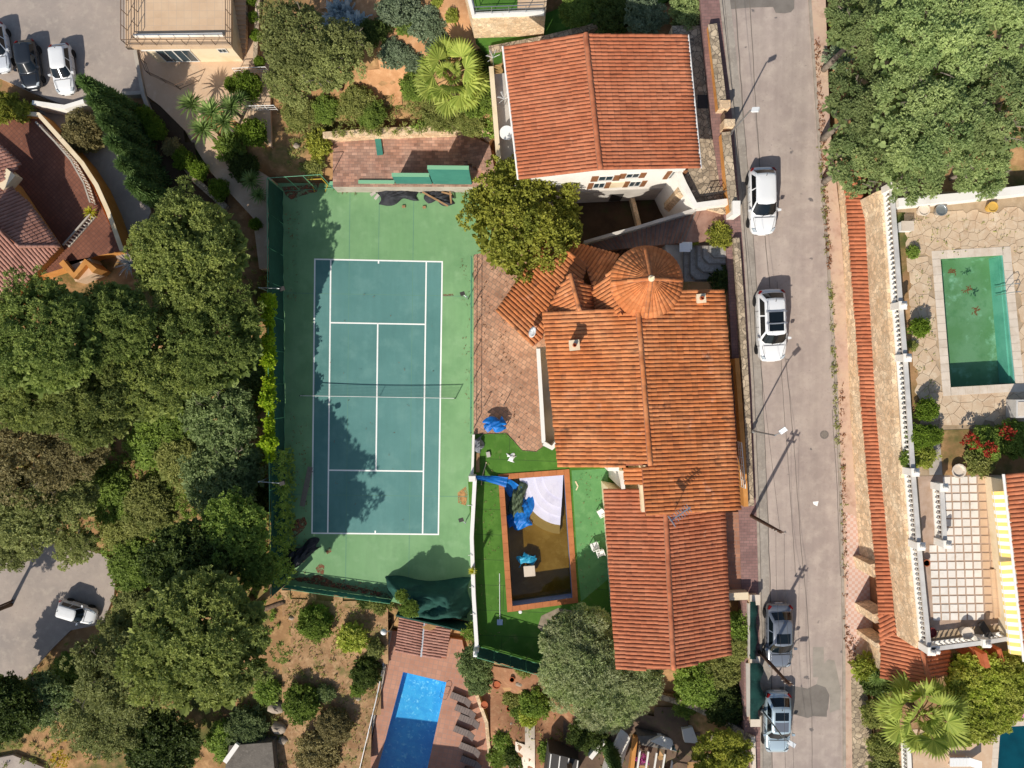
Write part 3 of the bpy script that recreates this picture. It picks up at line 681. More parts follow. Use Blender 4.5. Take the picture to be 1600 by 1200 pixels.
# --- the main house: two gables, turned wing, turret
mh = thing('house', 'large L-shaped villa with weathered orange tile roofs and round turret', 'house', Vector((9, 0, 8)))
zw, zr, ze = 15.0, 16.5, 15.5
r0, r1 = P(994,452,zr), P(1016,727,zr)
pl = Plane(r0, r1, P(872,730,zw)); q = [pl.at(997,480), r1, pl.at(872,730), pl.at(848,487)]
roof_plane(mh, q, (pl.at(848,487)-pl.at(997,480)), pl.n, .262, m_tileO)
pr = Plane(r0, r1, P(1157,797,ze)); q = [pr.at(994,458), pr.at(1016,727), pr.at(1003,731), pr.at(1009,805), pr.at(1157,797), pr.at(1131,452)]
roof_plane(mh, q, (pr.at(1150,700)-pr.at(1013,706)), pr.n, .262, m_tileO)
ridge_tiles(mh, pl.at(997,485)+Vector((0,0,.09)), r1+Vector((0,0,.09)), m_tileO, .15)
wm = [P(851,500,zw)+Vector((.5,-.2,0)), P(1128,468,ze)+Vector((-.5,0,0)), P(1153,790,ze)+Vector((-.5,.4,0)), P(1012,795,ze)+Vector((.3,.3,0)), P(1008,724,zr)+Vector((0,.4,0)), P(875,724,zw)+Vector((.5,.3,0))]
wsm = walls(mh, wm, 7.9, [14.75,15.1,15.1,16.0,16.4,14.75], m_cream)
window_on(wsm[5], wm[5], wm[0], 2.4, 9.0, 1.6, 2.0, 0, Vector((-1,0,0))); window_on(wsm[5], wm[5], wm[0], 6.4, 9.0, 1.6, 2.0, 0, Vector((-1,0,0)))
window_on(wsm[5], wm[5], wm[0], 4.4, 12.2, 1.2, 1.3, 1, Vector((-1,0,0)))
# balcony along the west side with white parapet
bal = [P(838,543,12), P(846,690,12)]
mb = MB(); qq = [P(838,543,12.0), P(846,690,12.0), P(872,700,12.0), P(868,540,12.0)]; mb.slab(qq, 11.75); balc = mb.build('balcony', m_conc, mh)
wall_run('balcony_parapet', [P(840,546,12), P(848.5,690,12)], .18, 12.002, 13.0, m_white, balc, (.08,.05), m_trim)
wall_run('balcony_end', [P(836,528,12.6), P(848,512,12.6)], .3, 12.0, 13.1, m_white, balc)
wall_run('balcony_end', [P(849,692,12.6), P(862,699,12.6), P(870,690,12.6)], .3, 12.0, 13.1, m_white, balc)
chimney(mh, pl.at(895,541)+Vector((0,0,.05)), .5, 1.1, m_cream, .1)
chimney(mh, pr.at(1092,468)+Vector((0,0,.05)), .42, .5, m_cream, .1)
# small lean-to roof and white wall between the gables
ps = Plane(P(975,733,14.6), P(1003,733,15.1), P(975,757,14.6)); q = [ps.at(1006,731), ps.at(975,731), ps.at(976,757), ps.at(1008,757)]
roof_plane(mh, q, ps.at(975,745)-ps.at(1003,745), ps.n, .26, m_tileO)
wall_run('side_wall', [P(950,733,13.4), P(972,733,13.4)], .25, 7.9, 13.4, m_white, mh); wall_run('side_wall', [P(972,736,14.2), P(974,764,14.2)], .25, 7.9, 14.2, m_white, mh)
wall_run('side_wall', [P(1003,758,15), P(1006,800,15)], .25, 7.9, 15.0, m_cream, mh)
# south gable (garage wing)
g0, g1 = P(1040,803,14.9), P(1052,1046,14.9)
gl = Plane(g0, g1, P(963,1046,13.9)); q = [gl.at(1040,762), g1, gl.at(963,1046), gl.at(943,764)]
q = [gl.at(1006,764), gl.at(1008,806), gl.at(1040,803), g1, gl.at(963,1046), gl.at(943,764)]
roof_plane(mh, q, gl.at(950,900)-gl.at(1046,903), gl.n, .262, m_tile)
gr = Plane(g0, g1, P(1142,1023,13.9)); q = [g0, g1, gr.at(1142,1023), gr.at(1132,797)]
roof_plane(mh, q, gr.at(1137,912)-gr.at(1046,925), gr.n, .262, m_tile)
ridge_tiles(mh, g0+Vector((0,0,.09)), g1+Vector((0,0,.09)), m_tile, .15)
wg = [P(947,770,13.9)+Vector((.4,0,0)), P(1128,797,13.9)+Vector((-.4,-.2,0)), P(1138,1020,13.9)+Vector((-.4,.3,0)), P(1052,1042,15)+Vector((0,.4,0)), P(967,1042,13.9)+Vector((.4,.3,0))]
walls(mh, wg, 6.0, [13.6,13.6,13.6,14.9,13.6], m_cream)
# turned wing at the north-west
zt, zb_ = 14.0, 12.4
cw = Plane(P(857,368,12.3), P(775,487,12.3), P(832,540,13.6)); q = [cw.at(857,368), cw.at(917,419), cw.at(900,470), cw.at(850,516), cw.at(848,528), cw.at(832,541), cw.at(775,487)]
dnw = (cw.at(775,487)-cw.at(857,368)); dirw = Vector((cw.n.x, cw.n.y, 0)); 
roof_plane(mh, q, cw.at(775,487)-cw.at(832,541), cw.n, .262, m_tileO)
ce = Plane(cw.at(857,368), cw.at(917,419), P(966,398,12.4)); q = [ce.at(857,368), ce.at(966,398), ce.at(955,430), ce.at(928,452), ce.at(917,419)]
roof_plane(mh, q, ce.at(944,380)-ce.at(917,419), ce.n, .262, m_tileO)
ridge_tiles(mh, cw.at(858,369)+Vector((0,0,.08)), cw.at(917,419)+Vector((0,0,.08)), m_tileO, .14)
ww = [P(860,376,12.6)+Vector((0,-.2,0)), P(960,405,12.6), P(930,470,12.6), P(836,534,12.3)+Vector((.1,.3,0)), P(781,488,12.3)+Vector((.5,0,0))]
walls(mh, ww, 7.9, [12.2,12.2,12.2,12.0,12.0], m_cream)
# little hip between wing and main roof
d0, d1 = P(891,428,15.4), P(906,486,15.6)
da = Plane(d0, d1, P(850,500,14.2)); q = [d0, d1, da.at(852,487), da.at(850,497), da.at(872,452)]
roof_plane(mh, q, da.at(860,478)-da.at(898,458), da.n, .262, m_tileO)
db = Plane(d0, d1, P(927,452,14.5)); q = [d0, db.at(926,450), db.at(928,488), d1]
roof_plane(mh, q, db.at(926,462)-db.at(898,458), db.n, .262, m_tileO)
dc = Plane(P(955,445,15.9), P(955,488,15.9), P(926,450,14.7)); q = [dc.at(958,420), dc.at(926,452), dc.at(928,490), dc.at(972,492)]
roof_plane(mh, q, dc.at(926,462)-dc.at(960,440), dc.n, .262, m_tileO)
ridge_tiles(mh, d0+Vector((0,0,.08)), d1+Vector((0,0,.08)), m_tileO, .13)
# turret
tc = P(1010,441,16.4); ap = P(1010,438,18.0); tr_ = 56*(H-16.4)/F
tt = MB(); tt.lathe(Vector((tc.x, tc.y, 11.5)), [(tr_-.35, 0), (tr_-.35, 4.9)], 28); tt.build('turret_wall', m_white, mh)
mb = MB(); mb.lathe(Vector((tc.x, tc.y, 16.3)), [(tr_-.03, 0), (tr_-.02, .07), (.1, 1.53)], 40); mb.build('turret_deck', m_pan, mh)
ax3 = Vector((tc.x, tc.y, 17.93)); NT_ = 46
for i in range(NT_):
    a = 2*math.pi*(i+.5)/NT_; e = Vector((tc.x+tr_*math.cos(a), tc.y+tr_*math.sin(a), 16.40)); f0 = .06
    s_ = lerp(ax3, e, f0); n = Vector((math.cos(a)*.55, math.sin(a)*.55, 1)); d = (e-s_).normalized(); n = (n-d*n.dot(d)).normalized()
    rb = MB(); L = (e-s_).length; k_ = max(1, round(L/.4)); sd2 = n.cross(d)
    for j in range(k_):
        f1, f2 = f0+(1-f0)*j/k_, f0+(1-f0)*(j+1)/k_; ring = []
        w1, w2 = 2*math.pi*tr_*f1/NT_*.54, 2*math.pi*tr_*f2/NT_*.54
        w1, w2 = max(w1, .02), max(w2, .02)
        for (f, ww_, up) in ((f1, w1*.9, 0), (f2, w2, .02)):
            pc = lerp(ax3, e, f)
            for q_ in (-1, -.7, 0, .7, 1): ring.append(pc+sd2*ww_*q_+n*(up+.02+.055*(1-q_*q_)**.5))
        rb.add(ring, [(q_, 5+q_, 6+q_, 1+q_) for q_ in range(4)]+[(9,8,7,6,5)], 0, rnd.random())
    rb.build('tile_row', m_tileO, mh, True)
for a in (1.62, 3.16, 4.70, .04):
    e = Vector((tc.x+tr_*math.cos(a), tc.y+tr_*math.sin(a), 16.53)); ridge_tiles(mh, ax3+Vector((0,0,.13)), e, m_tileO, .12)
mb = MB(); mb.lathe(ax3+Vector((0,0,.05)), [(.2, 0), (.2, .12), (.12, .16), (.06, .4), (.10, .5), (.08, .6), (.02, .9)], 12); mb.build('finial', m_cream, mh)
# rooftop things
def antenna(c, label, rz):
    t = thing('television_antenna', label, 'antenna', c); mb = MB(); mb.tube([c, c+Vector((0,0,1.6))], .025); mb.build('mast', m_metal, t)
    d = Vector((math.cos(rz), math.sin(rz), 0)); s = Vector((-d.y, d.x, 0)); b0 = c+Vector((0,0,1.55)); mb = MB(); mb.bar(b0-d*.75, b0+d*.75, .07, .05); boom = mb.build('boom', m_metal, t)
    for i in range(9):
        mb = MB(); q = b0+d*(-.65+i*.16); mb.bar(q-s*.3, q+s*.3, .035, .03); mb.build('element', m_metal, boom)
    mb = MB(); mb.bar(b0-d*.72-s*.4+Vector((0,0,.1)), b0-d*.72+s*.4+Vector((0,0,.1)), .05, .25); mb.build('reflector', m_metal, boom)
antenna(pr.at(1054,796)+Vector((0,0,.05)), 'metal television antenna on the south edge of the weathered main roof', R(35))
def dish(c, label, r=.38, aim=(-.7, .2, .5)):
    t = thing('satellite_dish', label, 'satellite dish', c); mb = MB(); mb.tube([c, c+Vector((0,0,.6))], .03); mb.build('mast', m_metal, t)
    q = Vector(aim).to_track_quat('Z','Y').to_matrix(); mb = MB(); mb.lathe(c+Vector((0,0,.65)), [(.05,0),(r*.6,.05),(r,.14),(r,.16),(r*.6,.075),(.04,.03)], 18, axis=q); mb.build('reflector', m_plast, t, True)
    mb = MB(); mb.bar(c+Vector((0,0,.65)), c+Vector((0,0,.65))+q @ Vector((0,-.1,.5)), .02, .02); mb.build('feed_arm', m_metal, t)
dish(cw.at(834,521)+Vector((0,0,.08)), 'white satellite dish at the corner of the turned roof wing')

# --- tile-topped garden walls on the right of the street
capW = [(1316,240),(1322,315),(1335,480),(1348,660),(1360,790),(1368,880),(1373,960),(1376,1010)]
capE = [(1340,240),(1350,315),(1363,480),(1376,660),(1386,790),(1392,880),(1397,960),(1400,985)]
rw = thing('boundary_wall', 'long stone street wall with sloping red tile canopy opposite the villa', 'wall', P(1335,660,13))
zcw, zce = 15.0, 15.5
for i in range(len(capW)-1):
    a, b = P(*capW[i], zcw), P(*capW[i+1], zcw); c, d = P(*capE[i], zce), P(*capE[i+1], zce)
    top = [a+Vector((.35,0,-.12)), b+Vector((.35,0,-.12)), d+Vector((0,0,-.12)), c+Vector((0,0,-.12))]
    if i != 5 and i != 6:
        mb = MB(); mb.prism(top, [Vector((v.x-(.25 if k_ < 2 else 0), v.y, 11.4)) for k_, v in enumerate(top)], 0, None, .5); mb.build('rubble_face', m_stonew, rw)
    pn = Plane(a, b, d); roof_plane(rw, [a, b, pn.at(*capE[i+1]), pn.at(*capE[i])], ((a+b)/2-(c+d)/2), pn.n, .25, m_tile)
# garage recesses: piers and doors under the canopy
for (x0, y0, x1, y1) in ((1366,880,1371,900),(1371,958,1374,972),(1375,1004,1376,1012)):
    a, b = P(x0+6, y0, zcw-.13), P(x1+6, y1, zcw-.13); wall_run('pier', [a, b], 1.0, 11.4, zcw-.2, m_stonew, rw)
for (y0, y1, x0) in ((900, 958, 1386), (972, 1004, 1392)):
    a, b = P(x0, y0, 14.6), P(x0+3, y1, 14.6); wall_run('garage_door', [a, b], .12, 11.6, 14.6, m_shut, rw)
# corner roof below the terrace
kz = Plane(P(1376,1010,15.0), P(1376,1060,15.0), P(1440,1018,16.1)); q = [kz.at(1400,984), kz.at(1376,984), kz.at(1376,1060), kz.at(1452,1067), kz.at(1440,1016)]
roof_plane(rw, q, Vector((-1,.06,0)), kz.n, .25, m_tile)
ky = Plane(kz.at(1440,1016), kz.at(1452,1067), P(1483,1040,15.2)); q = [kz.at(1440,1016), kz.at(1452,1067), ky.at(1481,1053), ky.at(1484,1014)]
roof_plane(rw, q, ky.at(1482,1034)-ky.at(1446,1040), ky.n, .25, m_tile); ridge_tiles(rw, kz.at(1440,1016)+Vector((0,0,.08)), kz.at(1452,1067)+Vector((0,0,.08)), m_tile, .13)
mb = MB(); qq = [P(1384,1018,14.6), P(1384,1054,14.6), P(1446,1060,14.6), P(1472,1046,14.6), P(1474,1018,14.6)]; mb.slab(qq, 11.5); mb.build('rubble_face', m_stonew, rw)
# upper retaining wall
UP = [(1378,298),(1385,330),(1405,660),(1424,880),(1438,1012)]
wall_run('retaining_wall', [P(x, y, 17.6)+Vector((-.15,0,0)) for x, y in UP], .3, 14.8, 17.62, m_stonew, label='upper rubble retaining wall under the white balustrade on the right', category='wall')
# --- balustrades
BAL = None
def balu_mesh():
    mb = MB(); mb.lathe((0,0,0), [(.06,0),(.06,.06),(.035,.1),(.075,.25),(.04,.45),(.035,.55),(.06,.6),(.06,.64)], 8)
    o = mb.build('baluster', m_white); me = o.data; bpy.data.objects.remove(o); return me
BAL = balu_mesh()
def balustrade(label, pts, m=m_white, sp=.3, posts=True, railm=None, rw_=.26):
    t = thing('balustrade', label, 'balustrade', pts[0])
    for a, b in zip(pts[:-1], pts[1:]):
        d = b-a; L = d.length; n = max(2, round(L/sp)); rz = math.atan2(d.y, d.x)
        mb = MB(); mb.bar(a+Vector((0,0,.05)), b+Vector((0,0,.05)), rw_, .1); mb.build('base_rail', m, t)
        mb = MB(); mb.bar(a+Vector((0,0,.80)), b+Vector((0,0,.80)), rw_, .12); mb.build('hand_rail', railm or m, t)
        for i in range(n): inst('baluster', BAL, t, a+d*((i+.5)/n)+Vector((0,0,.1)), (1,1,1), rz)
    if posts:
        for p_ in pts:
            mb = MB(); mb.box(p_, .42, .42, 1.0); po = mb.build('post', m, t)
            mb = MB(); mb.box(p_+Vector((0,0,1.001)), .5, .5, .07); mb.lathe(p_+Vector((0,0,1.07)), [(.08,0),(.16,.12),(.17,.2),(.1,.32),(.02,.36)], 10); mb.build('post_cap', m, po)
    return t
m_railgrey = mat('weathered_rail', '#c9c5be', [('#b0aca6', 1, .4, .7)], .8, .1, 10)
balustrade('long white balustrade along the street edge of the upper pool terrace', [P(x, y, 17.63) for x, y in ((1382,298),(1396,480),(1403,560),(1415,735),(1424,848),(1440,1008))], m_white, .3, True, m_railgrey)
balustrade('short balustrade at the south edge of the tiled patio', [P(x, y, 17.63) for x, y in ((1446,1006),(1524,996),(1580,987))], m_white, .3, True, m_railgrey)
balustrade('inner balustrade between patio steps and the white tiled patio', [P(x, y, 17.63) for x, y in ((1459,758),(1464,845))], m_white, .3, True, m_railgrey)
wall_run('parapet_wall', [P(1392,322,17.6), P(1480,314,17.6), P(1640,296,17.6)], .5, 17.3, 18.5, m_white, label='white parapet at the north end of the pool terrace under the trees', category='wall')

# ------------------------------------------------------------------ neighbours' houses
# modern house, top left: flat roof terrace with railings
nh = thing('house', 'modern beige flat-roofed house with railed roof terrace at top left', 'house', P(290,50,2.3))
zf = 5.6
mb = MB(); qq = [P(196,-150,zf), P(196,74,zf), P(212,74,zf), P(361,72,zf), P(361,-150,zf)]; mb.slab(qq, 5.2); mb.build('roof_slab', m_beige, nh)
body = [P(214,-150,zf), P(355,-150,zf), P(355,66,zf), P(214,68,zf)]
wn = walls(nh, body, 2.0, 5.19, m_cream)
a, b = body[3], body[2]; dS = (Vector((b.x-a.x, b.y-a.y, 0))).normalized(); oS = Vector((dS.y, -dS.x, 0))
for t, w in ((1.5, 1.3), (2.9, 1.3)): window_on(wn[2], a, b, t, 2.5, w, 2.1, 0, oS)
window_on(wn[2], a, b, 6.2, 4.0, .6, .55, 0, oS)
mb = MB(); mb.box(Vector((a.x, a.y, 0))+dS*1.9+oS*.12+Vector((0,0,4.8)), 3.9, .22, .12, math.atan2(dS.y, dS.x)); mb.build('canopy', m_white, nh)
def railing(label, pts, h=.95, m=m_rail, sp=1.2, parent=None, glass=False):
    t = parent if parent is not None else thing('railing', label, 'railing', pts[0])
    for a, b in zip(pts[:-1], pts[1:]):
        n = max(1, round((b-a).length/sp))
        for z in (h, h*.55, h*.15):
            mb = MB(); mb.bar(a+Vector((0,0,z)), b+Vector((0,0,z)), .05 if z == h else .025, .04); mb.build('rail', m, t)
        for i in range(n+1):
            q = lerp(a, b, i/n); mb = MB(); mb.bar(q, q+Vector((0,0,h)), .04, .04); mb.build('baluster', m, t)
    return t
railing('brown railing round the roof terrace of the flat-roofed house', [P(199,-140,zf), P(199,71,zf), P(360,70,zf), P(359,-140,zf)])
railing('inner brown railing in front of the roof terrace floor', [P(215,-140,zf), P(215,64,zf)])
wall_run('parapet_wall', [P(212,58,zf), P(350,56,zf)], .16, zf+.002, zf+.35, m_white, nh)
for i in range(16):
    mb = MB(); y = 90-i*7.5; zz = 2.35+i*.17; mb.slab([P(366,y,zz), P(384,y,zz), P(384,y-7.6,zz), P(366,y-7.6,zz)], zz-.5)
    if i == 0: st = thing('outdoor_stairs', 'beige stairs climbing beside the flat-roofed house', 'stairs', P(375,90,2.3))
    mb.build('step', m_beige, st)
wall_run('garden_wall', [P(398,100,3), P(412,-30,3.5)], .35, 2.0, [3.0, 4.6], m_stoneg, label='narrow stone wall beside the small shrubs by the beige stairs', category='wall')
railing('zigzag railing on the beige patio by the parked cars', [P(222,82,2.32), P(236,118,2.32), P(282,140,2.32), P(310,128,2.32)])
wall_run('retaining_wall', [P(213,78,2.2), P(226,150,2.2), P(234,172,2.2)], .3, .5, 2.5, m_conc, label='concrete wall between the parking ground and the beige patio', category='wall')
wall_run('garden_wall', [P(186,148,2.2), P(222,146,2.2)], .3, .5, 2.4, m_conc, label='short concrete wall behind the conifer hedge by the parking', category='wall')
wall_run('garden_wall', [P(55,163,2.2), P(105,170,2.2), P(135,161,2.2)], .35, .5, 2.6, m_white, label='white wall top below the three parked cars', category='wall')
for k_, (x0, y0, x1, y1) in enumerate(((370,115,421,113), (390,173,434,172))):
    railing(('upper', 'lower')[k_]+' pale railing of the garden stairs beside the clipped round bushes', [P(x0,y0,2.4), P(x1,y1,2.4)], 1.0, m_trim, .8)
wall_run('garden_wall', [P(268,232,1.6), P(310,285,1.3), P(356,326,1.0)], .5, 0, [1.9,1.7,1.4], m_stoneg, label='low dry stone wall under the clipped topiary row', category='wall')
# red-roofed house on the left edge
lh = thing('house', 'ochre house with faded brown tile roofs at the left edge', 'house', P(20,340,2))
qa = Plane(P(0,222,5.2), P(34,255,4.6), P(0,287,5.2)); roof_plane(lh, [qa.at(-60,170), qa.at(33,256), qa.at(12,281), qa.at(-60,300)], qa.at(33,256)-qa.at(-10,268), qa.n, .26, m_tileP)
qb = Plane(P(0,290,5.0), P(30,384,5.2), P(95,383,3.9)); roof_plane(lh, [qb.at(-60,270), qb.at(10,285), qb.at(47,318), qb.at(95,384), qb.at(30,385), qb.at(-60,310)], qb.at(72,350)-qb.at(20,372), qb.n, .26, m_tileP)
qc = Plane(qb.at(30,385), qb.at(95,384), P(0,484,4.0)); roof_plane(lh, [qc.at(-60,310), qc.at(30,385), qc.at(95,384), qc.at(0,484), qc.at(-60,545)], Vector((.55,-.83,0)), qc.n, .26, m_tileP)
ridge_tiles(lh, qb.at(30,385)+Vector((0,0,.08)), qb.at(95,384)+Vector((0,0,.08)), m_tileP, .14); ridge_tiles(lh, qb.at(30,385)+Vector((0,0,.08)), qb.at(-60,310)+Vector((0,0,.08)), m_tileP, .14)
wl = [P(-60,225,4), P(8,282,4), P(78,384,3.9), P(0,462,4), P(-60,515,4)]
walls(lh, wl, -2, [3.9]*5, m_ochre)
mb = MB(); mb.box(P(20,285,4.2), .9, 1.5, .9, R(-40)); mb.build('dormer', m_cream, lh)
wall_run('terrace_wall', [P(-40,172,2.6), P(62,180,2.6), P(100,222,2.6), P(130,256,2.6), P(152,290,2.6), P(170,330,2.6), P(192,392,2.6)], .3, -1.5, 2.7, m_ochre, label='curving ochre wall round the dark red terrace at the left', category='wall', cap=(.06,.05), capm=m_cream)
balustrade('pale balustrade inside the curving ochre wall', [P(x,y,2.05) for x,y in ((66,196),(95,226),(120,255),(140,290),(150,320))], m_conc, .3, False, None, .13)
balustrade('pale balustrade at the lower end of the dark red terrace', [P(150,338,2.05), P(108,386,2.05)], m_conc, .3, False, None, .13)
ob = wall_run('outbuilding_wall', [P(100,410,2.2), P(120,432,2.2), P(138,410,2.2), P(152,424,2.2)], .5, -1.2, 2.6, m_ochre, label='ochre wall stub of the left house above the pines', category='wall')
mb = MB(); qq = [P(100,410,2.0), P(140,402,2.0), P(152,425,2.0), P(118,440,2.0)]; mb.slab(qq, -1); mb.build('flat_roof', m_beige2, lh)
# right house with awnings
rh = thing('house', 'house with red tile roof and striped awnings at the right edge', 'house', P(1620,880,17.6))
pq = Plane(P(1572,741,20.4), P(1602,1032,20.4), P(1700,880,22.5)); roof_plane(rh, [pq.at(1572,741), pq.at(1720,728), pq.at(1740,1032), pq.at(1604,1034)], pq.at(1588,885)-pq.at(1700,880), pq.n, .25, m_tile)
mb = MB(); mb.tube([pq.at(1571,741)+Vector((-.08,0,-.05)), pq.at(1603,1034)+Vector((-.08,0,-.05))], .08, 8); mb.build('gutter', m_trim, rh)
walls(rh, [P(1580,752,20), P(1720,745,20), P(1720,1020,20), P(1606,1020,20)], 17.4, 20.2, m_cream)
def awning(label, top, bot, n):
    (x0,y0,z0),(x1,y1,z1) = top; (u0,v0,w0),(u1,v1,w1) = bot
    t = thing('awning', label, 'awning', P(u0,v0,w0)-Vector((0,0,.1)), 'striped awnings on the right house')
    A0,A1,B0,B1 = P(x0,y0,z0),P(x1,y1,z1),P(u0,v0,w0),P(u1,v1,w1)
    for i in range(n):
        mb = MB(); q = [lerp(A0,A1,i/n), lerp(A0,A1,(i+1)/n), lerp(B0,B1,(i+1)/n), lerp(B0,B1,i/n)]
        mb.prism(q, [v-Vector((0,0,.015)) for v in q]); q2 = [q[3], q[2]]; mb.prism([q[3], q[2], q[2]+Vector((-.02,0,0)), q[3]+Vector((-.02,0,0))], [v-Vector((0,0,.2)) for v in (q[3], q[2], q[2]+Vector((-.02,0,0)), q[3]+Vector((-.02,0,0)))])
        mb.build('awning_stripe', m_awnY if i % 2 == 0 else m_awnW, t)
    mb = MB(); mb.bar(B0-Vector((0,0,.03)), B1-Vector((0,0,.03)), .06, .05); mb.build('front_bar', m_trim, t)
    for e in (0.1, .9): mb = MB(); mb.bar(lerp(A0,A1,e)-Vector((0,0,.1)), lerp(B0,B1,e)-Vector((0,0,.05)), .05, .05); mb.build('folding_arm', m_trim, t)
awning('upper yellow and white striped awning over the tiled patio', [(1576,767,20.1),(1588,872,20.1)], [(1553,768,19.6),(1566,870,19.6)], 17)
awning('lower yellow and white striped awning by the patio steps', [(1590,876,20.1),(1610,1026,20.1)], [(1564,878,19.6),(1580,1022,19.6)], 23)
# top edge neighbour: railed lawn terrace on a stone wall
tn = thing('house', 'neighbouring terrace house with bright lawn cut by the top edge', 'house', P(790,10,10))
mb = MB(); mb.slab([P(716,-60,12.2), P(738,30,12.2), P(852,26,12.2), P(860,-60,12.2)], 9.5); mb.build('terrace_base', m_stonew, tn)
mb = MB(); q = [P(728,-60,12.21), P(744,18,12.21), P(808,16,12.21), P(810,-60,12.21)]; mb.prism([v+Vector((0,0,.03)) for v in q], q); mb.build('lawn_mat', m_turf, tn)
mb = MB(); q = [P(811,-60,12.21), P(809,16,12.21), P(850,14,12.21), P(852,-60,12.21)]; mb.prism([v+Vector((0,0,.03)) for v in q], q); mb.build('paving', m_beige, tn)
wall_run('edge_kerb', [P(721,-50,12.2), P(740,25,12.2), P(850,21,12.2)], .35, 12.202, 12.4, m_white, tn)
railing('pale railing round the bright lawn terrace at the top edge', [P(724,-50,12.42), P(742,22,12.42), P(848,18,12.42)], .9, m_metal, 1.2)
wall_run('retaining_wall', [P(765,90,8.5), P(850,66,9.5), P(920,46,10.3), P(1010,14,11.2)], .4, 6.5, [9.9,10.1,10.6,11.6], m_stoneg, label='stone wall below the shaded lawn north of the top house', category='wall')

# ------------------------------------------------------------------ walls and stairs round house one
FW = [(1112,40),(1122,120),(1128,170),(1136,245),(1144,330)]
wall_run('front_wall', [P(x,y,14.7) for x,y in FW[:3]], .45, 12.8, 14.8, m_ochre, label='ochre street wall with rough stone coping north of the top house gate', category='wall', cap=(.12,.12), capm=m_stoneg)
wall_run('front_wall', [P(x+1,y,14.6) for x,y in ((1132,208),(1136,250),(1141,300),(1145,330))], .45, 12.6, 14.7, m_ochre, label='ochre street wall with rough stone coping south of the top house gate', category='wall', cap=(.12,.12), capm=m_stoneg)
gt = thing('gate', 'small stepped gateway in the street wall beside the top house', 'gate', P(1130,178,13.9))
for (x, y) in ((1124,174),(1131,203)):
    mb = MB(); mb.box(P(x,y,13.7), .7, .5, 1.3); mb.build('gate_post', m_stonew, gt)
mb = MB(); mb.bar(P(1128,180,14.3), P(1132,200,14.3), .05, .9); mb.build('gate_leaf', m_rail, gt)
mb = MB(); mb.box(P(1098,159,13.76), .7, .9, .03); mb.build('drain_cover', m_dark, bpy.data.objects['front_yard_paving'])
wall_run('retaining_wall', [P(1058,268,14.2), P(1068,290,14.2), P(1086,322,14.2), P(1136,316,14.2)], .4, 6.8, 14.4, m_white, label='white wall bending round the front yard above the dark garden', category='wall')
railing('white-based iron railing at the south end of the front yard', [P(1098,308,13.8), P(1134,303,13.8)], .9, m_dark, .3)
mb = MB(); mb.box(P(1140,333,13.6), .5, .9, 1.5); mb.build('gate_pillar', m_white, None, label='white pillar with flowers at the head of the long stairs', category='pillar')
stz = thing('outdoor_stairs', 'long brown stairs running down from the street between the houses', 'stairs', P(990,360,9.4))
for i in range(23):
    t0, t1 = i/23, (i+1)/23; z = lerp(13.4, 9.5, t0)
    n0, n1 = (lerp(1096,916,t0), lerp(326,377,t0)), (lerp(1096,916,t1), lerp(326,377,t1)); s0, s1 = (lerp(1075,940,t0), lerp(378,392,t0)), (lerp(1075,940,t1), lerp(378,392,t1))
    mb = MB(); mb.slab([P(*n0,z), P(*n1,z), P(*s1,z), P(*s0,z)], z-4.0); mb.build('step', mat('stair_brick', '#a07d6c', [('#836050', 1.5, .4, .7)], .9, .2, 10), stz)
    mb = MB(); mb.bar(P(*n1,z+.01), P(*s1,z+.01), .07, .03); mb.build('nosing', m_patch, stz)
mb = MB(); mb.slab([P(1148,322,13.42), P(1096,328,13.42), P(1074,380,13.42), P(1152,366,13.42)], 12); mb.build('landing', MATS['stair_brick'], stz)
wall_run('stair_wall', [P(1084,330,13.6), P(1000,355,11.8), P(912,380,9.8)], .22, 6.6, [14.1,12.1,10.2], m_cream2, label='stepped pale wall edging the long brown stairs', category='wall')
yd = platform('sunken_yard', [(905,302),(1050,285),(1080,330),(1000,358),(910,382),(880,345)], 7.5, mat('yard_soil_shade', '#4d3c2c', [('#3a2d21', 1, .4, .7), ('#3d4424', .6, .55, .7)], .95, .5, 6), 1.5, reg=False)  # planted soil, its colour darkened to carry the shade lying on the yard
wall_run('yard_wall', [P(983,295,7.9), P(998,355,7.9)], .3, 6.6, 8.3, m_stonew, label='low stone divider across the dark sunken yard', category='wall')
es = thing('outdoor_stairs', 'grey pebbled angular entrance steps below the street by the turret', 'stairs', P(1100,415,12.4))
for i, (x0, x1, y0, y1) in enumerate(((1068,1142,384,450),(1078,1142,384,437),(1089,1140,384,425),(1098,1138,384,412),(1107,1137,384,403))):
    z = 12.55+i*.19; c_ = 9; mb = MB(); mb.slab([P(x0,y0,z), P(x1,y0,z), P(x1,y1,z), P(x0+c_,y1,z), P(x0,y1-c_,z)], 12.38); stp = mb.build('step', mat('pebbled_step', '#a59f96', [('#857f77', 4, .45, .7), ('#c2bdb4', 9, .55, .75)], .9, .5, 20), es); q_ = [P(x0,y0,z), P(x0,y1-c_,z), P(x0+c_,y1,z), P(x1,y1,z)]
    for a_, b_ in zip(q_[:-1], q_[1:]): mb = MB(); mb.bar(a_+Vector((0,0,.012)), b_+Vector((0,0,.012)), .09, .03); mb.build('nosing', m_patch, stp)
mb = MB(); mb.box(P(1070,387,13.0), .65, .5, .7); t_ = mb.build('meter_box', m_trim, None, label='pale blue-white meter box beside the turret steps', category='box')
mb = MB(); mb.box(P(1070,387,13.701), .72, .57, .05); mb.build('lid', m_plast, t_)
wall_run('front_wall', [P(1150,372,13.9), P(1158,470,13.8), P(1166,620,13.4), P(1173,790,13.0)], .4, 12.0, [14.0,13.8,13.5,13.1], m_stoneg, label='rough stone street wall in front of the villa', category='wall')
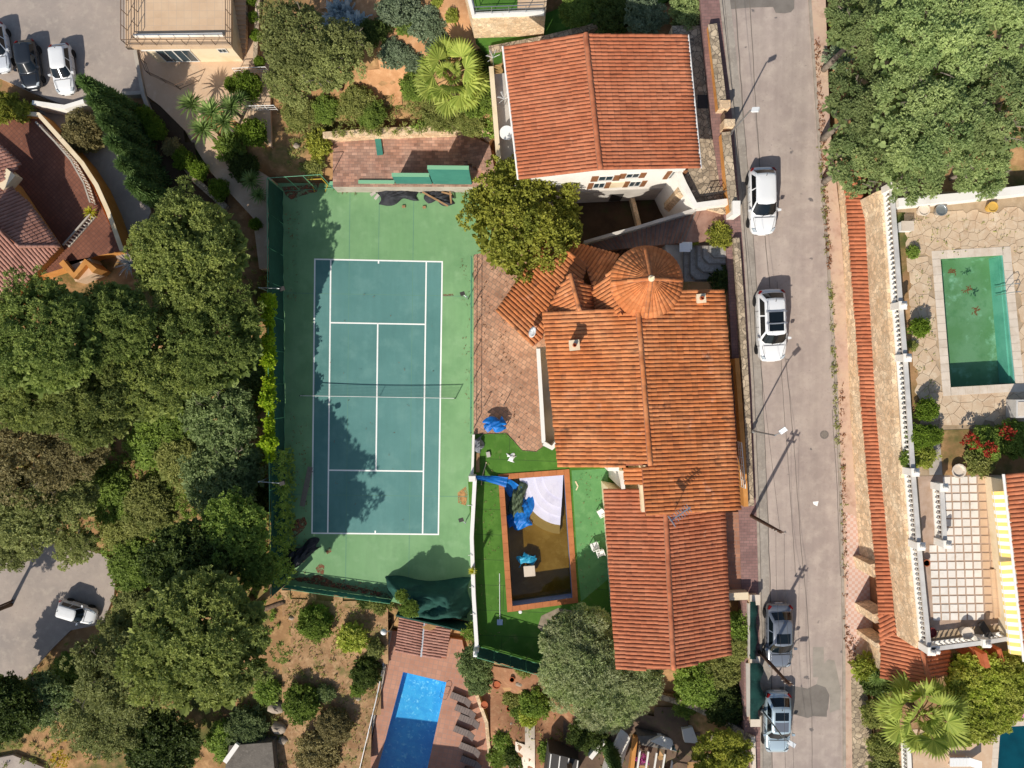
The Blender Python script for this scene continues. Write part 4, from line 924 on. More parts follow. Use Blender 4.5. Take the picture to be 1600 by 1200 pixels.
wall_run('front_wall', [P(1150,560,13.5), P(1158,680,13.3), P(1163,790,13.1)], .3, 12.2, [13.7,13.6,13.5], m_ochre, label='ochre wall strip between villa roof and stone street wall', category='wall')
railing('white iron railing beside the villa east wall', [P(1152,690,13.3), P(1158,760,13.2)], .9, m_trim, .5)
wall_run('front_wall', [P(1110,932,12.8), P(1168,930,12.8)], .5, 11, 13.0, m_cream, label='cream wall end south of the paved garage apron', category='wall')
for k_, (x, y) in enumerate(((1179,937),(1179,1033),(1180,1127))):
    mb = MB(); q = P(x, y, 12.9-.3*k_); mb.box(Vector((q.x,q.y,11)), .55, .55, q.z-11); po = mb.build('wall_pillar', m_stonew, None, label=('northern','middle','southern')[k_]+' stone pillar of the roadside wall with green screen', category='pillar', group='pillars of the roadside wall')
    mb = MB(); mb.box(q+Vector((0,0,.001)), .7, .7, .08); mb.build('pillar_cap', m_cope, po)
for k_, (y0, y1) in enumerate(((940,1030),(1036,1124))):
    wall_run('roadside_wall', [P(1171,y0+2,12.4), P(1172,y1-2,12.2)], .3, 10, [12.5-.3*k_,12.3-.3*k_], m_cream2, label=('upper','lower')[k_]+' stretch of low roadside wall under the slumped green screen', category='wall')
    mb = MB(); n = 14; rows = []
    for i in range(n+1):
        y = lerp(y0, y1, i/n); z = 13.3-.2*k_; bul = (2.5+3*k_)*(math.sin(i*.9)+1)+(6 if k_ else 0)*math.sin(math.pi*i/n)-(3 if k_ == 0 else 0)
        rows.append([P(1172,y,z+.5*math.sin(i*1.3)*.2+.1), P(1178+bul*.4+rnd.uniform(-1,1),y,z-.05+rnd.uniform(-.08,.08)), P(1183+bul*.8+rnd.uniform(-1,1),y,z-.45+rnd.uniform(-.1,.1)), P(1180+bul*.6,y,12.1-.15*k_)])
    vs = [v for r_ in rows for v in r_]; mb.add(vs, [(i*4+j, (i+1)*4+j, (i+1)*4+j+1, i*4+j+1) for i in range(n) for j in range(3)], 0, .5)
    mb.build('privacy_screen', mat('teal_screen', '#1b463e', [('#123630', 1.5, .4, .65), ('#2a5a50', 4, .6, .8)], .8, .5, 8), None, True, label=('upper','lower')[k_]+' slumped green privacy screen hanging over the roadside wall', category='screen')
wall_run('retaining_wall', [P(1030,1085,9), P(1080,1100,9.8), P(1130,1125,10.8), P(1172,1150,11.6)], .4, 7, [9.4,10.2,11.2,12], m_stoneg, label='mossy grey retaining wall below the slope south of the villa', category='wall')

# ------------------------------------------------------------------ court fences, net, clutter
def fence(label, pts, h, n, screen=(0,1), sm=None, pm=None, rails=(0,1)):
    t = thing('fence', label, 'fence', pts[0])
    for a, b, k_ in zip(pts[:-1], pts[1:], n):
        for i in range(k_+1):
            q = lerp(a, b, i/k_); mb = MB(); mb.tube([q, q+Vector((0,0,h))], .035); mb.build('post', pm or m_greenm, t)
        for f in rails: mb = MB(); mb.tube([a+Vector((0,0,.06+f*(h-.06))), b+Vector((0,0,.06+f*(h-.06)))], .025); mb.build('rail', pm or m_greenm, t)
        if screen:
            for i in range(k_):
                mb = MB(); p0, p1 = lerp(a,b,i/k_), lerp(a,b,(i+1)/k_); z0, z1 = h*screen[0], h*screen[1]; nn_ = 6; d = (p1-p0).normalized(); s = Vector((-d.y,d.x,0)); vs = []
                for u in range(nn_+1):
                    for w in range(4):
                        vs.append(lerp(p0,p1,u/nn_)+Vector((0,0,lerp(z0,z1,w/3)+(rnd.uniform(-.12,.05) if w == 3 else 0)))+s*(rnd.uniform(-.05,.05)+.02))
                fs = [(u*4+w, (u+1)*4+w, (u+1)*4+w+1, u*4+w+1) for u in range(nn_) for w in range(3)]
                mb.add(vs, fs, 0, .5); mb.build('screen_panel', sm or m_screen, t, True)
    return t
fence('tall green screened fence along the tree side of the court', [P(442,300,0), P(444,600,0), P(447,912,0)], 4.0, (6, 6), (.02,.96))
fence('low green fence at the bottom end of the court', [P(447,914,0), P(612,937,0)], 1.1, (5,), (.02,.95), m_screenl)
fence('tall wire fence corner at the top left of the court', [P(443,299,0), P(520,294,0)], 4.0, (3,), None)
for k_, (x0, x1, h, lab) in enumerate(((521,566,1.3,'lowest'),(567,622,1.75,'low'),(624,679,3.85,'tall'),(680.5,739,5.9,'tallest'))):
    a, b = P(x0,293+k_*.4,0), P(x1,293+k_*.6,0)
    o = wall_run('practice_wall', [a, b], .22, 0, h, m_screenl, label=lab+' green painted wall panel behind the top end of the court', category='wall')
    mb = MB(); mb.bar(a+Vector((0,0,h+.06)), b+Vector((0,0,h+.06)), .28, .1); mb.build('top_rail', mat('pale_green_rail', '#7fb48e', [], .6), o)
fence('green post fence between court and brick terrace', [P(740,405,8.0)+Vector((-.12,0,0)), P(739.5,560,8.0)+Vector((-.12,0,0)), P(739,676,8.0)+Vector((-.12,0,0))], 1.3, (4, 3), None, None, m_greenm, (0,.5,1))
o = wall_run('lawn_wall', [P(742,747,9), P(737,840,9), P(740,930,9), P(745,1011,9)], .22, 7.6, 9.0, m_white, label='white wall between the tennis court and the turf lawn', category='wall', cap=(.06,.05), capm=m_trim)
o = wall_run('lawn_wall', [P(740,679,8.3), P(738,742,8.3)], .18, 7.6, 8.4, m_white, label='short white kerb wall beside the grey bag on the turf', category='wall')
mb = MB(); mb.box(P(739,745,8.0), .5, .4, 1.2); mb.build('wall_pillar', m_white, None, label='white pillar where the blue tarpaulin is tied', category='pillar')
mb = MB(); mb.box(P(745,1012,8.0), .4, .4, 1.3); po = mb.build('wall_pillar', m_white, None, label='white pillar at the bottom corner of the turf lawn', category='pillar')
mb = MB(); mb.lathe(P(745,1012,8.0)+Vector((0,0,1.301)), [(.12,0),(.16,.15),(.1,.28),(.02,.32)], 10); mb.build('globe_lamp', m_plast, po)
fence('green screened fence at the south end of the turf lawn', [P(748,1010,8.0), P(846,1038,8.0)], 2.2, (4,), (.05,.97))
for k_, (x, y) in enumerate(((738,790),(739,868),(741,918),(743,960))):
    mb = MB(); q = P(x,y,9.06); mb.bar(q, q+Vector((-.35,.05,.15)), .03, .03); mb.build('wall_bracket', m_trim, None, label=('top','second','third','bottom')[k_]+' small white bracket on the white court wall', category='bracket')
# floodlights
def flood(label, base, top, arm, heads=1):
    t = thing('floodlight', label, 'floodlight', base); mb = MB(); mb.tube([base, top], .05); mb.build('post', m_metal, t)
    mb = MB(); mb.tube([top-Vector((0,0,.1)), top+arm], .035); mb.build('arm', m_metal, t)
    mb = MB(); mb.box(top+arm-Vector((0,0,.12)), .4, .3, .2, .3); hd = mb.build('lamp_head', m_dark, t); mb = MB(); mb.box(top+arm-Vector((0,0,.135)), .32, .22, .012, .3); mb.build('lamp_glass', m_glass, hd)
q = P(443,462,0); flood('floodlight on long arm above the tree side of the court', q+Vector((-.3,0,0)), q+Vector((-.3,0,5.2)), Vector((1.9,-.1,.1)))
q = P(443,740,0); flood('floodlight on the ivy fence near the lower service line', q+Vector((-.3,0,0)), q+Vector((-.3,0,5.2)), Vector((1.9,-.1,.1)))
q = P(731,468,0); flood('black floodlight at the terrace side of the court near the upper baseline', q, q+Vector((0,0,1.6)), Vector((-.35,.3,.1)))
q = P(729,812,0); flood('black floodlight at the terrace side of the court near the lower baseline', q, q+Vector((0,0,1.6)), Vector((-.35,.3,.1)))
# net
nt_ = thing('tennis_net', 'black tennis net stretched across the teal court', 'net', P(591,619,0))
na, nb = P(474,618,.0), P(712,622,.0); nmid = (na+nb)/2
for q in (na, nb): mb = MB(); mb.tube([q, q+Vector((0,0,1.09))], .045, 8); mb.build('post', m_net, nt_)
def nett(t): return lerp(na, nb, t)+Vector((0,0,1.05-.14*(1-(2*t-1)**2)))
mb = MB()
for i in range(16): mb.bar(nett(i/16), nett((i+1)/16), .03, .07)
mb.build('tape', m_line, nt_)
mb = MB()
for i in range(121):
    t = i/120; mb.bar(lerp(na,nb,t)+Vector((0,0,.03)), nett(t), .008, .008, up=Vector((0,1,0)))
for z in np.arange(.04, .92, .11):
    for i in range(8): mb.bar(lerp(na,nb,i/8)+Vector((0,0,z)), lerp(na,nb,(i+1)/8)+Vector((0,0,z)), .008, .008)
mb.build('mesh', m_net, nt_, kind='stuff')
mb = MB(); mb.bar(nmid, nett(.5), .05, .02, up=Vector((0,1,0))); mb.build('centre_strap', m_line, nt_)
# bench by the fence
def bench(label, a, b):
    t = thing('bench', label, 'bench', (a+b)/2); d = (b-a).normalized(); s = Vector((-d.y,d.x,0))
    for i in range(5):
        mb = MB(); mb.bar(a+s*(.09*i)+Vector((0,0,.45)), b+s*(.09*i)+Vector((0,0,.45)), .07, .035); mb.build('slat', m_grey, t)
    for f in (.12, .5, .88):
        q = lerp(a,b,f)
        for k_ in (0, .36): mb = MB(); mb.bar(q+s*k_, q+s*k_+Vector((0,0,.43)), .05, .05); mb.build('leg', m_dark, t)
bench('long slatted grey bench lying near the ivy fence', P(484,728,0), P(471,789,0))
def cloth(name, label, cat, pxs, z0, m, amp=.25, nx=14, ny=10, seed=1, crest=.5, thick=True, edge=0.0):
    """crumpled sheet over a pixel quad"""
    nx, ny = nx*2, ny*2; r_ = random.Random(seed); ph = [(r_.uniform(2,9), r_.uniform(2,9), r_.uniform(0,6.3), r_.uniform(.4,1)) for _ in range(7)]; mb = MB(); vs = []
    for i in range(nx+1):
        for j in range(ny+1):
            u, v = i/nx, j/ny; a = Vector(pxs[0]).lerp(Vector(pxs[1]), u); b = Vector(pxs[3]).lerp(Vector(pxs[2]), u); q = a.lerp(b, v)
            e = min(u,1-u,v,1-v)*4; h = .05*amp*math.sin(31*u+9*v+3*math.sin(7*v))*math.sin(23*v-6*u)+sum(abs(math.sin(a_*u*2+b_*v*2+c_))*d_ for a_,b_,c_,d_ in ph)/len(ph)*amp*(.35+min(1,e))+edge*0; h += crest*min(1,e)*.5*amp
            k_ = .9*(1-min(1,e))*2; pt = P(q.x+math.sin(9*v+7*u+seed)*k_*2.0, q.y+math.sin(8*u-6*v+seed*2)*k_*2.0, z0); vs.append(pt+Vector((0,0,.01+max(0,h)*(0.15 if e < .01 else 1))))
    n = ny+1; mb.add(vs, [(i*n+j, (i+1)*n+j, (i+1)*n+j+1, i*n+j+1) for i in range(nx) for j in range(ny)], 0, .5)
    return mb.build(name, m, None, True, label=label, category=cat)
cloth('netting_heap', 'black netting heap against the green wall, left of the two', 'netting', [(585,294),(652,293),(655,310),(597,320)], 0, m_tarpK, .55, 16, 9, 3)
cloth('netting_heap', 'smaller black netting heap with planks against the tallest green panel', 'netting', [(658,296),(705,297),(708,320),(668,315)], 0, m_tarpK, .5, 14, 9, 4)
cloth('netting_heap', 'dark netting heap in the lower left corner of the court', 'netting', [(440,862),(495,842),(499,856),(448,900)], 0, m_tarpK, .6, 14, 9, 5)
for k_, (x,y,rz) in enumerate(((583,303,.6),(589,308,.9))):
    mb = MB(); mb.box(P(x,y,0), .5, .25, .12, rz); mb.build('brick_block', m_cream2, None, label=('rear','front')[k_]+' pale broken block beside the left netting heap', category='block')
for k_, (x,y) in enumerate(((631,323),(663,324))):
    mb = MB(); mb.box(P(x,y,0), .28, .2, .12, .1); mb.build('brick_block', m_woodl, None, label=('left','right')[k_]+' small tan brick lying below the netting heaps', category='block')
for k_, (x0,y0,x1,y1) in enumerate(((660,300,700,322),(690,300,706,304),(703,299,705,318))):
    mb = MB(); mb.bar(P(x0,y0,.5), P(x1,y1,.52), .14, .05); mb.build('plank', m_woodl, None, label=('long diagonal','short level','short upright')[k_]+' plank lying on the right netting heap', category='plank')
cloth('collapsed_windscreen', 'collapsed dark green windscreen at the lower right court corner', 'windscreen', [(598,902),(735,905),(733,968),(640,962)], 0.0, m_screen, 1.9, 16, 10, 8, 1.2)
wall_run('screen_wall', [P(622,955,0), P(690,968,0), P(735,975,0)], .12, -2.2, [1.2,1.6,2.2], m_screen, label='dark green screen wall above the tiled pergola roof', category='wall')
# basketball/goal frame at the top left
gf = thing('goal_frame', 'yellow goal frame by the wire corner of the court', 'goal', P(500,288,0))
for (x0,y0,z0,x1,y1,z1) in ((488,290,0,488,290,1.8),(512,289,0,512,289,1.8),(488,290,1.8,512,289,1.8),(488,290,.02,492,300,.02),(512,289,.02,508,300,.02)):
    q = (P(x0,y0,0), P(x1,y1,0)); mb = MB(); mb.bar(q[0]+Vector((0,0,z0)), q[1]+Vector((0,0,z1)), .06, .06, up=Vector((0,1,.1))); mb.build('frame_bar', mat('yellow_paint', '#c9a93c', [], .6), gf)
wall_run('garden_wall', [P(505,212,2.6), P(600,206,2.6), P(700,203,2.6), P(745,199,2.6), P(768,220,2.6)], .55, 1.2, [2.7,2.8,2.9,3.0,3.0], m_stonew, label='rough golden stone wall behind the brick terrace above the court', category='wall')
for i in range(7):
    mb = MB(); z = 1.9+i*.17; x = 715+i*7; mb.slab([P(x,205+i*3,z), P(x+8,205+i*3.4,z), P(x+18,252+i*4,z), P(x+9,252+i*4,z)], 1.5)
    if i == 0: fs_ = thing('outdoor_stairs', 'brick stairs climbing from the court terrace to the top house', 'stairs', P(740,230,1.7))
    mb.build('step', m_terrN, fs_)
mb = MB(); mb.bar(P(590,214,1.78), P(594,242,1.78), .5, .12); mb.build('rolled_mat', m_screenl, None, label='green rolled mat lying on the brick terrace', category='mat')

# ------------------------------------------------------------------ pools
def basin(name, label, ring_px, z, depth, mfloor, mwall, wl, wmat, cope_w=None, cope_m=None, cope_n=(6,12), cope_h=.05):
    t = thing(name, label, 'pool', P(sum(p[0] for p in ring_px)/4, sum(p[1] for p in ring_px)/4, z-depth))
    top = PP(ring_px, z); n = len(top)
    bot = [Vector((p.x, p.y, z-depth)) for p in top]
    mb = MB(); mb.add(bot, [(3,2,1,0) if (bot[1]-bot[0]).cross(bot[2]-bot[0]).z < 0 else (0,1,2,3)], 0, .5); mb.build('basin_floor', mfloor, t)
    c = sum(top, Vector())/n
    for i in range(n):
        a, b = top[i], top[(i+1) % n]; o = Vector(((a+b)/2-c)); o.z = 0; o = o.normalized(); d = (b-a).normalized()
        ai, bi = a-o*.004, b-o*.004
        mb = MB(); q = [ai, bi, bi+o*.25+d*.0, ai+o*.25]; mb.prism([v-Vector((0,0,.006)) for v in q], [Vector((v.x, v.y, z-depth-.05)) for v in q], 0, None, .5); mb.build('basin_wall', mwall[i] if isinstance(mwall, list) else mwall, t)
        if cope_w:
            k_ = cope_n[i % 2]
            for j in range(k_):
                p0, p1 = lerp(a, b, j/k_), lerp(a, b, (j+1)/k_)-d*.012
                if j == 0: p0 = p0-d*cope_w
                if j == k_-1 and i % 2 == 2: pass
                mb = MB(); q = [p0-o*.03, p1-o*.03, p1+o*cope_w, p0+o*cope_w]; mb.prism([v+Vector((0,0,cope_h)) for v in q], [v+Vector((0,0,.003)) for v in q]); mb.build('coping_block', cope_m, t)
    if wmat:
        mb = MB(); q = [Vector((p.x, p.y, wl)) for p in top]; mb.add(q, [(3,2,1,0) if (q[1]-q[0]).cross(q[2]-q[0]).z < 0 else (0,1,2,3)], 0, .5); mb.build('water', wmat, t)
    return t
w_blue = watermat('blue_water', (.80,.96,.99), .04, .35, 3.0)
w_brown = watermat('stagnant_water', (.62,.52,.26), .05, .05, 1.5)
w_green = watermat('green_water', (.80,.91,.80), .05, .1, 1.5)
w_teal = watermat('teal_water', (.25,.55,.6), .05, .1, 1.5)
pb = basin('swimming_pool', 'bright blue swimming pool in the brick-red deck', BP, -2.2, 1.2, m_poolblue, m_poolblue, -2.32, w_blue)
def ladder(parent, c, d, z):
    s = Vector((-d.y, d.x, 0))
    for k_ in (-.25, .25):
        b0 = c+s*k_; mb = MB(); mb.tube([b0+d*.5+Vector((0,0,0)), b0+d*.45+Vector((0,0,.55)), b0+d*.25+Vector((0,0,.75)), b0+Vector((0,0,.72)), b0-d*.18+Vector((0,0,.4)), b0-d*.2-Vector((0,0,.8))], .022, 6); mb.build('pool_ladder', m_metal, parent)
ladder(pb, P(692,1082,-2.2), Vector((.97,-.24,0)), -2.2)
pd = basin('drained_pool', 'half-drained pool with terracotta rim and murky brown water on the turf', BI, 7.99, 1.7, m_basin, m_basinwall, 6.75, w_brown, .38, m_terrac, (8,14), .06)
# rounded corner steps of the drained pool
cst = P(884,740,7.2); nrm = [(4.6,.45),(3.9,.62),(3.2,.8),(2.5,1.0),(1.8,1.15)]
for i, (r_, zz) in enumerate(nrm):
    mb = MB(); z = 6.29+zz; q = [Vector((P(882,741.5,z).x-.02, P(882,741.5,7.99).y-.02, z))]; k_ = 14
    c = Vector((P(882,741.5,7.99).x-.05, P(882,741.5,7.99).y-.05, z)); q = [c]
    for j in range(k_+1):
        a = math.pi+math.pi/2*j/k_-.06; q.append(c+Vector((math.cos(a)*r_*.86, math.sin(a)*r_*1.02, 0)))
    q = [Vector((min(v.x, c.x), min(v.y, c.y), z)) for v in q]
    mb.prism(q, [Vector((v.x, v.y, 6.295)) for v in q]); mb.build('corner_step', m_stepw, pd)
cloth('blue_tarpaulin', 'blue tarpaulin crumpled on the left side of the drained pool', 'tarpaulin', [(800,778),(835,775),(828,824),(792,826)], 6.8, m_tarpB, .5, 16, 16, 11)
cloth('green_tarpaulin', 'dull green cover bunched above the blue tarpaulin', 'tarpaulin', [(797,760),(822,753),(820,805),(797,812)], 6.85, m_tarpG, .7, 14, 14, 12)
cloth('turquoise_float', 'turquoise plastic sheet floating in the dark water', 'plastic sheet', [(810,866),(833,865),(836,880),(810,884)], 6.76, mat('turquoise_sheet', '#3fa9c9', [('#1e7fa8', 3, .4, .6), ('#a3dcea', 5, .58, .75)], .4), .18, 10, 8, 13)
mb = MB(); mb.box(P(827,890,6.6), .8, .75, .45, .08); o = mb.build('foam_box', m_cream2, None, label='pale grey box half sunk in the murky pool', category='box')
mb = MB(); mb.box(P(827,890,6.6)+Vector((0,0,.451)), .86, .8, .04, .08); mb.build('lid', m_cope, o)
def tarp_strip(name, label, a, b, w0, w1, m):
    mb = MB(); n = 12; vs = []; d = (b-a).normalized(); s = Vector((-d.y, d.x, 0))
    for i in range(n+1):
        t = i/n; c = lerp(a, b, t)-Vector((0,0,.35*math.sin(math.pi*t))); w = lerp(w0, w1, t)
        for j in range(7): u = j/6*2-1; vs.append(c+s*u*w+Vector((0,0,(.09*math.cos(j*2.6+i*.3)) - .05*abs(u))))
    mb.add(vs, [(i*7+j, (i+1)*7+j, (i+1)*7+j+1, i*7+j+1) for i in range(n) for j in range(6)], 0, .5); return mb.build(name, m, None, True, label=label, category='tarpaulin')
tarp_strip('blue_tarpaulin', 'blue tarpaulin stretched from the white pillar to the pool rim', P(741,746,9.1), P(792,754,8.2), .12, .42, m_tarpB)
tarp_strip('blue_tarpaulin', 'blue tarpaulin hanging from the pool rim into the basin', P(788,752,8.2), P(806,770,7.1), .45, .8, m_tarpB)
pg = basin('swimming_pool', 'large green algae-filled pool with pale stone rim on the right', GP, 17.6, 1.3, m_poolgreen, [m_poolgreen, m_poolpale, m_poolgreen, m_poolgreen], 17.45, w_green, .48, m_cope, (9,16), .05)
for k_, (x,y) in enumerate(((1487,425),(1512,452),(1526,485))):
    mb = MB(); q = P(x,y,17.46)
    for i in range(18): a = rnd.uniform(0,6.28); r_ = rnd.uniform(0,.3); v = q+Vector((math.cos(a)*r_, math.sin(a)*r_*.7, .004+.0004*i)); b_ = rnd.uniform(0,6.28); mb.bar(v, v+Vector((math.cos(b_)*.16, math.sin(b_)*.16, 0)), .05, .003)
    mb.build('floating_leaves', mat('dead_leaf', '#6b4a2c', [], .9), None, label=('upper','middle','small lower')[k_]+' cluster of brown leaves floating on the green pool', category='leaves')
mb = MB(); q = [P(x,y,17.2) for x,y in ((1560,402),(1567,400),(1586,598),(1577,599))]; mb.prism(q, [Vector((v.x,v.y,16.05)) for v in q]); mb.build('side_bench', m_poolpale, pg)
ladder(pg, P(1574,452,17.6), Vector((.99,.1,0)), 17.6)
bt = basin('swimming_pool', 'dark teal pool corner at the bottom right edge', TP, 12.6, 1.3, mat('teal_floor', '#2d7f88', [('#226b75', 1, .4, .7)], .6), mat('teal_wall', '#3d8f96', [], .6), 12.5, w_teal, .4, m_cope, (8,10), .05)

# ------------------------------------------------------------------ crazy paving, patio tiles
def clip(poly, px_, nx_):
    out = []
    for i in range(len(poly)):
        a, b = poly[i-1], poly[i]; da, db = (a-px_).dot(nx_), (b-px_).dot(nx_)
        if (da <= 0) != (db <= 0): out.append(a+(b-a)*(da/(da-db)))
        if db <= 0: out.append(b)
    return out
def crazy_paving(parent, bound, z, size, m, skip, seed):
    r_ = random.Random(seed); B = [Vector((p.x, p.y)) for p in bound]
    x0, x1 = min(p.x for p in B), max(p.x for p in B); y0, y1 = min(p.y for p in B), max(p.y for p in B); S = []
    nx_, ny_ = int((x1-x0)/size)+1, int((y1-y0)/size)+1
    for i in range(-1, nx_+2):
        for j in range(-1, ny_+2): S.append(Vector((x0+(i+r_.uniform(.05,.95))*size, y0+(j+r_.uniform(.05,.95))*size)))
    cen = sum(B, Vector((0,0)))/len(B); cnt = 0
    for s in S:
        if not poly_in(B, s.x, s.y): continue
        poly = [s+Vector((dx,dy))*size*2 for dx,dy in ((-1,-1),(1,-1),(1,1),(-1,1))]
        for q in S:
            if q is not s and (q-s).length < size*3.2: poly = clip(poly, (q+s)/2-(q-s).normalized()*.011, (q-s))
        for i in range(len(B)):
            a, b = B[i-1], B[i]; n = Vector((b.y-a.y, -(b.x-a.x)));
            if (cen-a).dot(n) > 0: n = -n
            poly = clip(poly, a, n)
            if not poly: break
        if len(poly) < 3 or any(poly_in(sk, p.x, p.y) for sk in skip for p in poly): continue
        zz = z+.03+r_.uniform(0,.012); mb = MB(); mb.prism([Vector((p.x,p.y,zz)) for p in poly], [Vector((p.x,p.y,z+.002)) for p in poly]); mb.build('flagstone', m, parent); cnt += 1
    return cnt
ut = bpy.data.objects['upper_terrace']
big = [P(1455,390,17.6), P(1580,384,17.6), P(1602,614,17.6), P(1470,622,17.6)]
gpw = PP(GP, 17.6)
crazy_paving(ut, [P(1412,335,17.6), P(1604,322,17.6), P(1606,393,17.6), P(1416,402,17.6)], 17.6, .58, m_flag, [gpw], 2)
crazy_paving(ut, [P(1416,403,17.6), P(1455,400,17.6), P(1474,660,17.6), P(1432,662,17.6)], 17.6, .66, m_flag, [gpw], 3)
crazy_paving(ut, [P(1456,608,17.6), P(1606,604,17.6), P(1606,664,17.6), P(1470,664,17.6)], 17.6, .66, m_flag, [gpw], 4)
crazy_paving(ut, [P(1579,394,17.6), P(1612,393,17.6), P(1614,603,17.6), P(1596,603,17.6)], 17.6, .7, m_flag, [gpw], 5)
sheet('planting_bed', [(1398,332),(1414,332),(1440,662),(1424,662)], 17.6, m_soil, .02, ut)
sheet('planting_bed', [(1468,672),(1600,668),(1600,742),(1473,742)], 17.6, m_soil, .02, ut)
sheet('path_slab', [(1446,668),(1467,668),(1472,742),(1452,742)], 17.6, m_conc, .022, ut)
sheet('patio_base', [(1434,744),(1545,742),(1560,860),(1566,975),(1452,985)], 17.6, m_tilejoint, .02, ut)
sheet('patio_border', [(1545,742),(1560,742),(1580,985),(1567,985),(1560,860)], 17.6, m_beige2, .022, ut)
mb0 = None; su = Vector((13.6, -.2)); sv = Vector((.75, 13.3)); o0 = Vector((1452, 751))
for i in range(-2, 8):
    for j in range(0, 17):
        c = o0+su*i+sv*j
        lo = 1447+(c.y-745)*.05
        if j < 8: lo = 1466+(c.y-745)*.06
        if c.x < lo or c.x > 1549+(c.y-745)*.085 or c.y > 975-(c.x-1450)*.06: continue
        z = 17.65; mb = MB(); q = [P(c.x+a*5.5, c.y+b*5.4, z) for a, b in ((-1,-1),(1,-1),(1,1),(-1,1))]; mb.prism(q, [v-Vector((0,0,.026)) for v in q]); mb.build('patio_tile', m_whitetile if i < 6 else m_beige2, ut)
for k_, (x, w) in enumerate(((1548,9),(1556,7))):
    mb = MB(); z = 17.75+.14*k_; mb.slab([P(x,890,z), P(x+w+8,889,z), P(x+w+14,965,z), P(x+6,965,z)], 17.6); mb.build('patio_step', m_beige, ut)
def pot(px, py, z, r_, label, m=None, plant=None):
    c = P(px,py,z); t = thing('plant_pot', label, 'pot', c); mb = MB(); mb.lathe(c, [(r_*.7,0),(r_,r_*1.3),(r_*1.1,r_*1.35),(r_*1.1,r_*1.5),(r_*.92,r_*1.5),(r_*.88,r_*1.3)], 14); mb.build('pot', m or m_pot, t, False)
    mb = MB(); mb.lathe(c+Vector((0,0,r_*1.2)), [(r_*.86,0),(r_*.86,.02)], 12); mb.build('soil', m_soil, t)
    return t
pot(1437,331,17.63,.33,'round pale planter at the left of the pool terrace wall', m_cope); pot(1464,331,17.63,.33,'grey metal tub beside the pale planter on the pool terrace', m_metal); pot(1544,326,17.63,.3,'ochre planter at the right of the pool terrace wall', mat('ochre_pot','#c9a24f',[],.8))
mb = MB(); mb.box(P(1411,356,17.63), .7, .55, .5); o = mb.build('storage_box', m_plast, None, label='white box beside the balustrade above the pool', category='box'); mb = MB(); mb.box(P(1411,356,17.63)+Vector((0,0,.501)), .75, .6, .05); mb.build('lid', m_cope, o)
mb = MB(); mb.box(P(1588,638,17.63), 1.3, 1.1, .9); o = mb.build('pump_housing', m_railgrey, None, label='square grey pump housing beside the green pool', category='housing'); mb = MB(); mb.box(P(1588,638,17.63)+Vector((0,0,.901)), 1.05, .85, .04); mb.build('lid', m_cope, o)
mb = MB(); c = P(1493,735,17.63); mb.lathe(c, [(.25,0),(.3,.15),(.42,.3),(.45,.36),(.36,.36),(.3,.25)], 12); mb.build('garden_urn', m_cope, None, label='pale round urn in the earth bed north of the white patio', category='urn')
pot(1444,878,17.65,.2,'red potted geranium by the balustrade of the tiled patio'); pot(1450,985,17.65,.28,'dark red pot in the shaded patio corner', mat('dark_red_pot','#6e2723',[],.7)); pot(1504,985,17.65,.35,'stone urn on the shaded edge of the white patio', m_cope)
mb = MB(); c = P(1538,985,17.66); d = Vector((.35,-.55,0)); mb.bar(c-d+Vector((0,0,.2)), c+d+Vector((0,0,.2)), .4, .12)
t_ = thing('garden_bench', 'dark narrow garden bench at the south end of the patio', 'bench', c); mb.build('seat', m_dark, t_)
for s in (-.8,.8): mb = MB(); mb.box(c+d*s, .1, .3, .14, math.atan2(d.y,d.x)); mb.build('leg', m_dark, t_)
for k_, x in enumerate((1522,1556)):
    wall_run('garden_pier', [P(x,1012,15.6), P(x+6,1034,15.6)], .3, 12.4, 16.6-.7*k_, m_pot, label=('left','right')[k_]+' terracotta buttress wall below the patio balustrade', category='wall', group='terracotta buttresses')

# ------------------------------------------------------------------ furniture by the pools
def lounger(px, py, z, rz, label, m, m2, group):
    c = P(px,py,z); t = thing('sun_lounger', label, 'lounger', c, group); q = Matrix.Rotation(rz, 3, 'Z'); W = .62
    def bx(name, x, y, z_, sx, sy, sz, mm, rot=None):
        mb = MB(); mb.box(c+q @ Vector((x,y,z_)), sx, sy, sz, rz, rot=rot); return mb.build(name, mm, t)
    f = bx('frame', -.25, 0, .26, 1.35, W, .05, m2)
    for i in range(6): bx('slat', -.83+i*.225, 0, .311, .2, W-.06, .03, m)
    br = q @ Matrix.Rotation(-.75, 3, 'Y')
    bx('backrest', .72, 0, .5, .72, W-.04, .05, m, br)
    for x in (-.85,.35):
        for y in (-.27,.27): bx('leg', x, y, 0, .05, .05, .26, m2)
for k_, (x,y) in enumerate(((722,1089),(729,1108),(735,1123),(727,1141),(736,1167),(738,1188),(741,1207))):
    lounger(x-2, y, -2.2, R(-22), ('first','second','third','fourth','fifth','sixth','seventh')[k_]+' grey sun lounger from the ladder end of the blue pool', m_grey, m_dark, 'grey sun loungers beside the blue pool')
lounger(1501,1187,12.62,0.0,'white slatted sun lounger on the bottom right deck', m_plast, m_plast, None)
sheet('sun_deck', [(1424,1140),(1556,1130),(1548,1300),(1420,1300)], 12.62, m_beige2, .01, bpy.data.objects['lower_right_garden'])
sheet('lawn_patch', [(1560,1092),(1680,1080),(1680,1124),(1565,1128)], 12.62, m_turf2, .012, bpy.data.objects['lower_right_garden'])
mb = MB(); mb.box(P(1603,1107,12.64), .8, 1.2, .12); o = mb.build('pool_float', mat('pink_plastic','#e58ab8',[],.5), None, label='pink pool mat lying on the lawn at the right edge', category='pool mat')
mb = MB(); mb.box(P(1603,1107,12.64)+Vector((0,.45,.121)), .7, .25, .06); mb.build('pillow', MATS['pink_plastic'], o)
